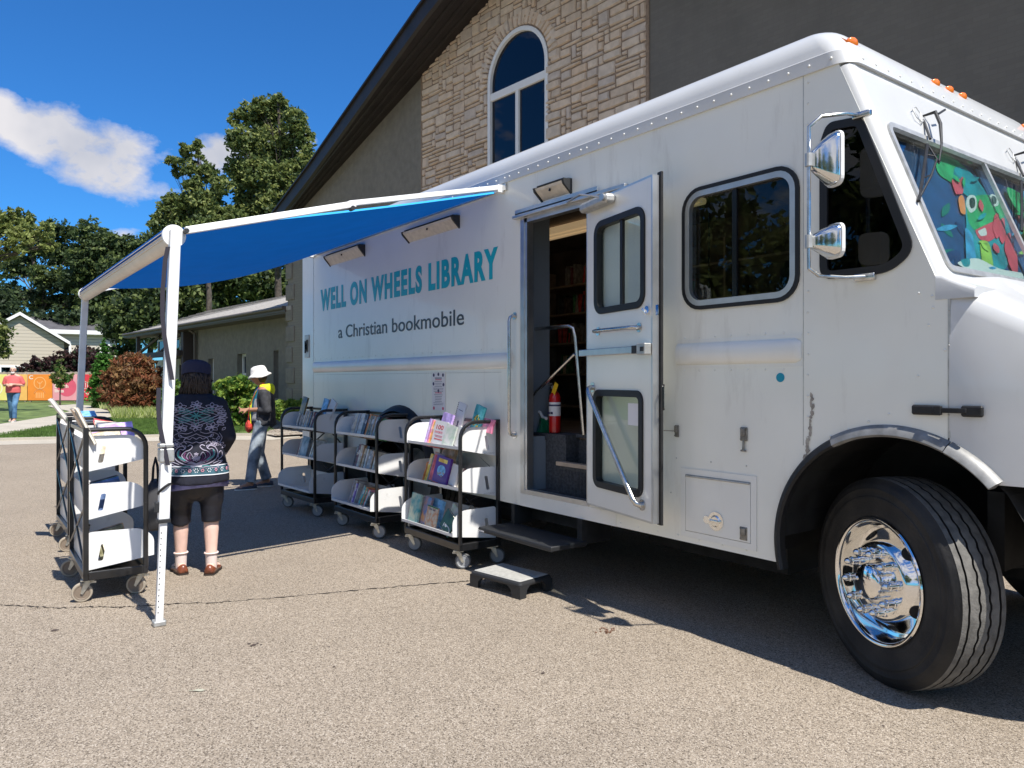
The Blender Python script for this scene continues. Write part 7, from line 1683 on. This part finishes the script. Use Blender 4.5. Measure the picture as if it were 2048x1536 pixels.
# the large lotus
mir([(.0, .775), (.06, .785), (.105, .82), (.115, .87), (.10, .915), (.075, .93), (.06, .915), (.07, .90)], w=.003); mir([(.0, .78), (.05, .80), (.09, .835), (.10, .875), (.085, .905), (.07, .90)]); mir([(.0, .785), (.045, .81), (.075, .85), (.06, .885), (.035, .90), (.02, .925), (.03, .94), (.045, .93)], w=.003)
mir([(.0, .79), (.03, .81), (.05, .845), (.035, .88), (.02, .85), (.01, .815)]); mir([(.012, .80), (.035, .835), (.03, .865)], ep, .003); mir([(.03, .81), (.062, .845), (.055, .88)], ep, .005); mir([(.055, .815), (.092, .85), (.09, .895)], et, .006); mir([(.045, .80), (.085, .84), (.082, .89)], ep, .004)
flower(0, .83, .022, 7); flower(0, .865, .012, 5)
mir([(.02, .775), (.06, .765), (.11, .775), (.14, .80), (.12, .80), (.09, .785)]); mir([(.115, .81), (.14, .84), (.135, .88), (.12, .86), (.118, .83)]); mir([(.0, .77), (.03, .757), (.06, .762), (.10, .75), (.13, .765)])
mir([(.03, .768), (.055, .772), (.075, .766)], et, .004)
for z, x in ((1.05, .14), (1.0, .075), (.975, .11), (.925, .13), (.90, .14), (1.06, .05)): petal(x, z, .9, .03, .007); petal(-x, z, PI-.9, .03, .007)
eb.build('embroidery', 'embroidery', tunic, off=(0, 0, 0)); et.build('embroidery', 'emb_teal', tunic, off=(0, 0, 0)); ep.build('embroidery', 'emb_plum', tunic, off=(0, 0, 0))
# hem band
def cyl_at(y, z): return onback(y, z, .004)
def band(z0, z1, m, name, off_):
    b = MB(); v = []; f = []; n_ = 60
    bvh = bv
    for i in range(n_+1):
        a = 2*PI*i/n_
        for z in (z0, z1):
            o_ = V3((-.01+.6*math.cos(a), .6*math.sin(a), z)); h = bvh.ray_cast(o_, V3((-math.cos(a), -math.sin(a), 0)))[0]
            v.append(h+V3((math.cos(a), math.sin(a), 0))*off_ if h is not None else o_*.3)
        if i: f.append((2*i-2, 2*i, 2*i+1, 2*i-1))
    b.add(v, f); return b.build(name, m, tunic, smooth='all', off=(0, 0, 0))
band(.758, .820, 'band_teal', 'hem_band', .003); band(.752, .759, 'emb_white', 'hem_trim', .005); band(.817, .824, 'emb_white', 'hem_trim', .005)
fb = MB(); fp = MB()
for i in range(26):
    a = 2*PI*i/26; m_ = fb if i % 2 else fp; h = bv.ray_cast(V3((-.01+.6*math.cos(a), .6*math.sin(a), .789)), V3((-math.cos(a), -math.sin(a), 0)))[0]
    if h is None: continue
    n_ = V3((math.cos(a), math.sin(a), 0)); s_ = V3((-n_.y, n_.x, 0)); R0 = .013 if i % 2 else .009
    for k in range(6): c_ = h+n_*.005+s_*R0*math.cos(k*PI/3)+V3((0, 0, R0*math.sin(k*PI/3))); m_.ell(c_, .0045, 6, 4)
    m_.ell(h+n_*.005+s_*.025+V3((0, 0, .012)), .003, 6, 4)
fb.build('band_flowers', 'emb_white', tunic, off=(0, 0, 0)); fp.build('band_flowers', 'emb_pink', tunic, off=(0, 0, 0))
b = MB()
rg = []
for z, rx, ry in ((.650, .160, .218), (.68, .165, .225), (.72, .160, .224)): rg.append([(-.01+(rx+.008*math.sin(6*a))*math.cos(a), (ry+.008*math.sin(6*a))*math.sin(a), z+.014*math.sin(2*a+.8)) for a in [2*PI*i/NT for i in range(NT)]])
b.loft(rg); b.build('blouse_hem', 'lining_purple', w1, smooth='all')
b = MB()
for s_ in (-1, 1):
    for x0, z0 in ((.115, .925),): b.cyl((.095, s_*.188, .942), (.150, s_*.181, .902), .056, .052, 16)
b.build('cuffs', 'embroidery', tunic, off=(0, 0, 0))
b = MB(); b.ell((-.015, 0, .70), (.135, .185, .16), 20, 10)
for s_ in (-1, 1):
    b.cap((-.01, s_*.095, .70), .105, (.01*s_, s_*.105, .55), .090); b.cyl((.01*s_, s_*.103, .60), (.006+.025*s_, s_*.105, .392), .086, .068, 20); b.cyl((.02*s_, s_*.105, .41), (.006+.025*s_, s_*.105, .390), .071, .071, 20)
remesh(b, 'capri_trousers', 'pants_black', w1, .010, 3)
for s_ in (-1, 1):
    b = MB(); b.cyl((.045*s_, s_*.105, .04), (.045*s_, s_*.105, .155), .038, .043, 16); b.tube([(.045*s_+.046*math.cos(a), s_*.105+.046*math.sin(a), .155) for a in [2*PI*i/16 for i in range(17)]], .007, 6); b.build('sock', 'sock_pink', w1, smooth=40)
    shoe(w1, (.045*s_, s_*.105), (1, s_*.28), 'shoe_brown', .25)
w1.children[-1].name
b = MB(); hc = HC+HM @ V3((-.008, 0, .035))
rg = []
for z, r_ in ((-.012, .102), (.0, .105), (.045, .112), (.075, .106), (.092, .085), (.099, .045), (.100, .005)): rg.append([hc+HM @ V3((r_*1.02*math.cos(a), r_*.95*math.sin(a), z)) for a in [2*PI*i/24 for i in range(24)]])
b.loft(rg); cap_ = b.build('cap', 'cap_navy', w1, smooth='all')
b = MB(); b.loft([[hc+HM @ V3(((.104+w_)*math.cos(a), (.098+w_*.6)*math.sin(a), -.012+dz)) for a in [R(-62+124*i/12) for i in range(13)]] for w_, dz in ((0, 0), (.055, -.012), (.055, -.016), (0, -.006))], closed=False); b.build('cap_peak', 'cap_navy', cap_, recalc=True)
b = MB(); rg = []
for z, r_ in ((-.014, .108), (.016, .110)): rg.append([hc+HM @ V3((r_*1.02*math.cos(a), r_*.95*math.sin(a), z)) for a in [2*PI*i/24 for i in range(24)]])
b.loft(rg, cap=False); b.build('cap_band', 'cap_navy', cap_, smooth='all')
b = MB(); g = random.Random(6)
b.ell(HC+V3((-.020, 0, .012)), (.088, .086, .088), 16, 10)
for i in range(330):
    a = g.uniform(PI*.36, PI*1.64); r_ = g.uniform(.070, .094); sd = abs(math.sin(a)); p0_ = HC+V3((-.015+r_*math.cos(a), r_*math.sin(a), g.uniform(-.01, .05))); L = g.uniform(.09, .16)+.09*sd*g.random(); ph = g.uniform(0, 6.3); am = g.uniform(.004, .013); n_ = 7
    fl = g.uniform(-.004, .030)*(.4+sd)
    ps_ = [p0_+V3((.010*math.cos(a)*k_+.012*k_*k_, (fl*math.sin(a)/(sd+.2))*k_+am*math.sin(ph+5*k_), -L*k_)) for k_ in [q/(n_-1) for q in range(n_)]]
    b.tube(ps_, .004, 4, radii=[.006, .0065, .006, .0055, .0045, .003, .0008])
b.build('hair', 'hair_brown', w1, smooth='all')
# tote bag hanging from her left hand
tb = thing('tote_bag', 'dark grey tote bag hanging at the left side of the woman in the cap', 'bag', (w1c[0]-.16, w1c[1]-.25, 0), R(166.6))
b = MB(); rg = []
for z, w_, d_ in ((.34, .10, .05), (.36, .125, .065), (.5, .135, .075), (.64, .125, .06), (.70, .11, .03)): rg.append([(x*w_/.1, y*d_/.05, z) for x, y in rrect(-.1, .1, -.05, .05, .03)])
b.loft(rg); b.build('pouch', 'bag_dark', tb, smooth='all')
b = MB()
for y in (-.02, .02): b.tube([(-.07, y, .68), (-.05, y*.7, .80), (.0, 0, .87), (.05, y*.7, .80), (.07, y, .68)], .007, 6)
b.build('straps', 'black_rubber', tb)

# ---------------- woman in the white bucket hat
a_w2 = R(256); w2c = (-8.36, -.135); w2 = thing('person', 'woman in a white bucket hat, dark hoodie with neon yellow hood and washed jeans', 'person', (*w2c, 0), a_w2)
HC = V3((.03, .0, 1.50)); HM = neckrot(.15, .22)
b = MB(); head(b, HC, 1.0, HM); b.cap((-.01, 0, 1.33), .05, (.015, 0, 1.43), .048)
b.ell((-.01, 0, 1.17), (.10, .15, .20), 18, 12); b.ell((0, 0, .98), (.105, .145, .16), 18, 12)
for s_ in (-1, 1):
    b.cap((-.01, s_*.05, 1.33), .055, (-.01, s_*.155, 1.30), .052); b.cap((-.01, s_*.16, 1.29), .046, (-.05, s_*.20, 1.06), .040); b.cap((-.05, s_*.20, 1.06), .036, (.16, s_*.075, 1.055), .026)
hand(b, (.17, .070, 1.055), (1, -.35, -.05), (-.2, -.5, -.8), .95, .75, 1); hand(b, (.175, -.065, 1.05), (1, .45, .0), (-.3, .3, .9), .95, .75, -1)
lk = ((.10, .11, .47, .15, .12, .09), (.03, -.10, .47, -.08, -.12, .09))
for kx, ky, kz, ax_, ay_, az_ in lk: leg(b, (0, ky*.9, .88), (kx, ky, kz), (ax_, ay_, az_)); foot(b, (ax_, ay_, az_), (1, .1 if ay_ > 0 else -.15, 0))
remesh(b, 'body', 'skin_tan', w2, .0085, 5); face_bits(w2, HC, HM)
b = MB(); b.ell((0, 0, .90), (.135, .165, .12), 18, 10)
for kx, ky, kz, ax_, ay_, az_ in lk:
    k = V3((kx, ky, kz)); h = V3((0, ky*.9, .88)); a = V3((ax_, ay_, az_)); b.cap(h, .098, k, .078); b.cap(k, .076, k.lerp(a, .80), .070); b.cyl(k.lerp(a, .5), k.lerp(a, .97), .068, .072, 18)
remesh(b, 'jeans', 'jeans_wash', w2, .010, 3)
for kx, ky, kz, ax_, ay_, az_ in lk: shoe(w2, (ax_, ay_), (1, .1 if ay_ > 0 else -.15), 'sneaker', .27, 'rubber_white')
b = MB(); sweep(b, [(.012, 0, .90, .150, .165), (.01, 0, 1.0, .13, .155), (0, 0, 1.15, .125, .16), (-.005, 0, 1.28, .10, .13), (0, 0, 1.36, .06, .07)]); b.build('tee_shirt', 'shirt_teal', w2, smooth='all')
b = MB(); rg = []
for z, rx, ry, cx in ((.84, .165, .205, -.03), (.95, .155, .195, -.03), (1.1, .150, .185, -.03), (1.22, .145, .19, -.025), (1.30, .115, .17, -.02), (1.345, .08, .10, -.01)):
    aa = [R(48+264*i/26) for i in range(27)]; rg.append([(cx+rx*math.cos(a), ry*math.sin(a), z) for a in aa]+[(cx+(rx-.03)*math.cos(a), (ry-.03)*math.sin(a), z) for a in aa[::-1]])
b.loft(rg)
for s_ in (-1, 1): b.cap((-.01, s_*.10, 1.30), .058, (-.01, s_*.17, 1.27), .066); b.cap((-.01, s_*.17, 1.27), .066, (-.055, s_*.215, 1.05), .062); b.cap((-.055, s_*.215, 1.05), .058, (.02, s_*.165, 1.045), .050)
remesh(b, 'hoodie', 'hoodie_dark', w2, .011, 4); hd = w2.children[-1]
hv = BVHTree.FromPolygons([v.co[:] for v in hd.data.vertices], [list(p.vertices) for p in hd.data.polygons]); b = MB()
for s_ in (-1, 1):
    v = []; f = []
    for i in range(9):
        for k in range(6):
            y = s_*(.10+.085*k/5); z = .87+.33*i/8; h = hv.ray_cast(V3((1, y, z)), V3((-1, 0, 0)))[0]
            v.append((h.x+.004, y, z) if h is not None and h.x > .02 else (.05, y, z))
            if i and k: q = i*6+k; f.append((q, q-1, q-7, q-6))
    b.add(v, f)
b.build('front_panel', 'hoodie_grey', hd, off=(0, 0, 0), smooth='all')
b = MB(); rg = []
for i in range(13):
    a = R(60+240*i/12); rr = .085+.03*math.sin((i/12)*PI); k_ = math.sin(i/12*PI); c = V3((-.015+rr*.8*math.cos(a)-.02*k_, rr*1.05*math.sin(a), 1.355-.035*k_)); rg.append([c+V3((math.cos(a)*(.030+.022*k_)*math.cos(t), math.sin(a)*(.030+.022*k_)*math.cos(t), (.032+.055*k_)*math.sin(t))) for t in [2*PI*j/10 for j in range(10)]])
b.loft(rg); b.build('hood', 'hood_yellow', hd, smooth='all', off=(0, 0, 0), recalc=True)
b = MB(); b.tube([(.06, -.10, 1.32), (.125, -.09, 1.18), (.145, -.085, 1.0), (.14, -.09, .86)], .005, 6); b.tube([(.06, .10, 1.32), (.125, .09, 1.18), (.145, .085, 1.0), (.14, .09, .86)], .005, 6); b.build('zip_trim', 'hood_yellow', hd, off=(0, 0, 0))
b = MB(); hc = HC+HM @ V3((-.01, 0, .04)); rg = []
for z, r_ in ((-.045, .155), (-.030, .145), (.0, .108), (.05, .100), (.085, .085), (.10, .05), (.103, .004)): rg.append([hc+HM @ V3((r_*1.04*math.cos(a), r_*.95*math.sin(a), z+(.010*math.sin(3*a) if r_ > .12 else 0))) for a in [2*PI*i/28 for i in range(28)]])
b.loft(rg, cap=True); b.build('bucket_hat', 'hat_white', w2, smooth='all')
b = MB(); b.ell(HC+V3((-.03, 0, -.01)), (.075, .082, .09), 14, 8); b.build('hair', 'hair_brown', w2, smooth='all')
b = MB()
for y in (-1, 1): b.ell(HC+HM @ V3((.090, y*.032, .008)), (.008, .022, .016), 10, 6, HM)
b.tube([HC+HM @ V3((.088, -.05, .012)), HC+HM @ V3((.0, -.085, .012))], .003, 4); b.tube([HC+HM @ V3((.088, .05, .012)), HC+HM @ V3((.0, .085, .012))], .003, 4); b.build('sunglasses', 'black_gloss', w2)
bg2 = thing('shoulder_bag', 'small red crocheted bag hanging at the hip of the woman in the white hat', 'bag', (*w2c, 0), a_w2)
b = MB(); b.ell((.16, .03, .83), (.05, .085, .085), 18, 12); b.build('pouch', 'bag_red', bg2, smooth='all')
b = MB(); b.tube([(.18, .10, .88), (.16, .13, 1.1), (.08, .12, 1.30), (-.02, .08, 1.41), (-.10, -.0, 1.35), (-.19, -.13, 1.1), (-.12, -.21, .95), (.1, -.15, .87), (.18, -.04, .86)], .003, 6); b.build('strap', 'bag_red', bg2)

# ---------------- man in the coral tee shirt
mc = G(27, 846); a_m = R(-25); s_m = 1.045
man = thing('person', 'grey bearded man in coral tee shirt and blue jeans on the path at far left', 'person', (*mc, .05), math.atan2(CAM[1]-mc[1], CAM[0]-mc[0])-.35); man.scale = (s_m,)*3
HC = V3((.03, 0, 1.66)); HM = neckrot(.2, .05)
b = MB(); head(b, HC, 1.06, HM); b.cap((0, 0, 1.47), .062, (.02, 0, 1.58), .058)
b.ell((0, 0, 1.27), (.13, .18, .22), 18, 12); b.ell((.03, 0, 1.08), (.15, .175, .17), 18, 12)
for s_ in (-1, 1):
    b.cap((0, s_*.07, 1.47), .07, (0, s_*.19, 1.42), .062); b.cap((0, s_*.20, 1.41), .058, (-.03, s_*.27, 1.17), .047); b.cap((-.03, s_*.27, 1.17), .044, (.22, s_*.10, 1.20), .031)
hand(b, (.23, .09, 1.20), (.4, -1, .0), (-1, -.2, -.3), 1.05, .6, 1); hand(b, (.26, -.09, 1.17), (.35, 1, .05), (-1, .2, -.3), 1.05, .6, -1)
lk = ((.20, .10, .53, .26, .12, .10), (-.06, -.10, .53, -.20, -.12, .10))
for kx, ky, kz, ax_, ay_, az_ in lk: leg(b, (0, ky, .95), (kx, ky, kz), (ax_, ay_, az_), (.09, .062, .052, .056, .04)); foot(b, (ax_, ay_, az_), (1, 0, 0), .27)
remesh(b, 'body', 'skin_light', man, .011, 4); face_bits(man, HC, HM, 1.06)
b = MB(); b.ell((0, 0, .97), (.15, .18, .13), 18, 10)
for kx, ky, kz, ax_, ay_, az_ in lk: k = V3((kx, ky, kz)); h = V3((0, ky, .95)); a = V3((ax_, ay_, az_)); b.cap(h, .105, k, .080); b.cap(k, .078, k.lerp(a, .82), .070); b.cyl(k.lerp(a, .5), k.lerp(a, .97), .068, .07, 18)
remesh(b, 'jeans', 'jeans_blue', man, .013, 3)
for kx, ky, kz, ax_, ay_, az_ in lk: shoe(man, (ax_, ay_), (1, .05), 'trainer_grey', .30, 'rubber_white')
b = MB(); sweep(b, [(.02, 0, .93, .185, .215), (.03, 0, 1.05, .19, .21), (.02, 0, 1.2, .165, .205), (.0, 0, 1.35, .145, .215), (0, 0, 1.45, .115, .18), (.0, 0, 1.51, .07, .085)])
for s_ in (-1, 1): b.cap((0, s_*.12, 1.44), .065, (0, s_*.20, 1.40), .078); b.cap((0, s_*.20, 1.40), .078, (-.02, s_*.262, 1.24), .074)
remesh(b, 'tee_shirt', 'tee_coral', man, .014, 3)
b = MB(); b.ell(HC+HM @ V3((-.022, 0, .045)), (.094, .086, .085), 16, 10, HM); b.ell(HC+HM @ V3((.055, 0, -.082)), (.052, .058, .045), 16, 10, HM); b.build('hair_and_beard', 'hair_grey', man, smooth='all')
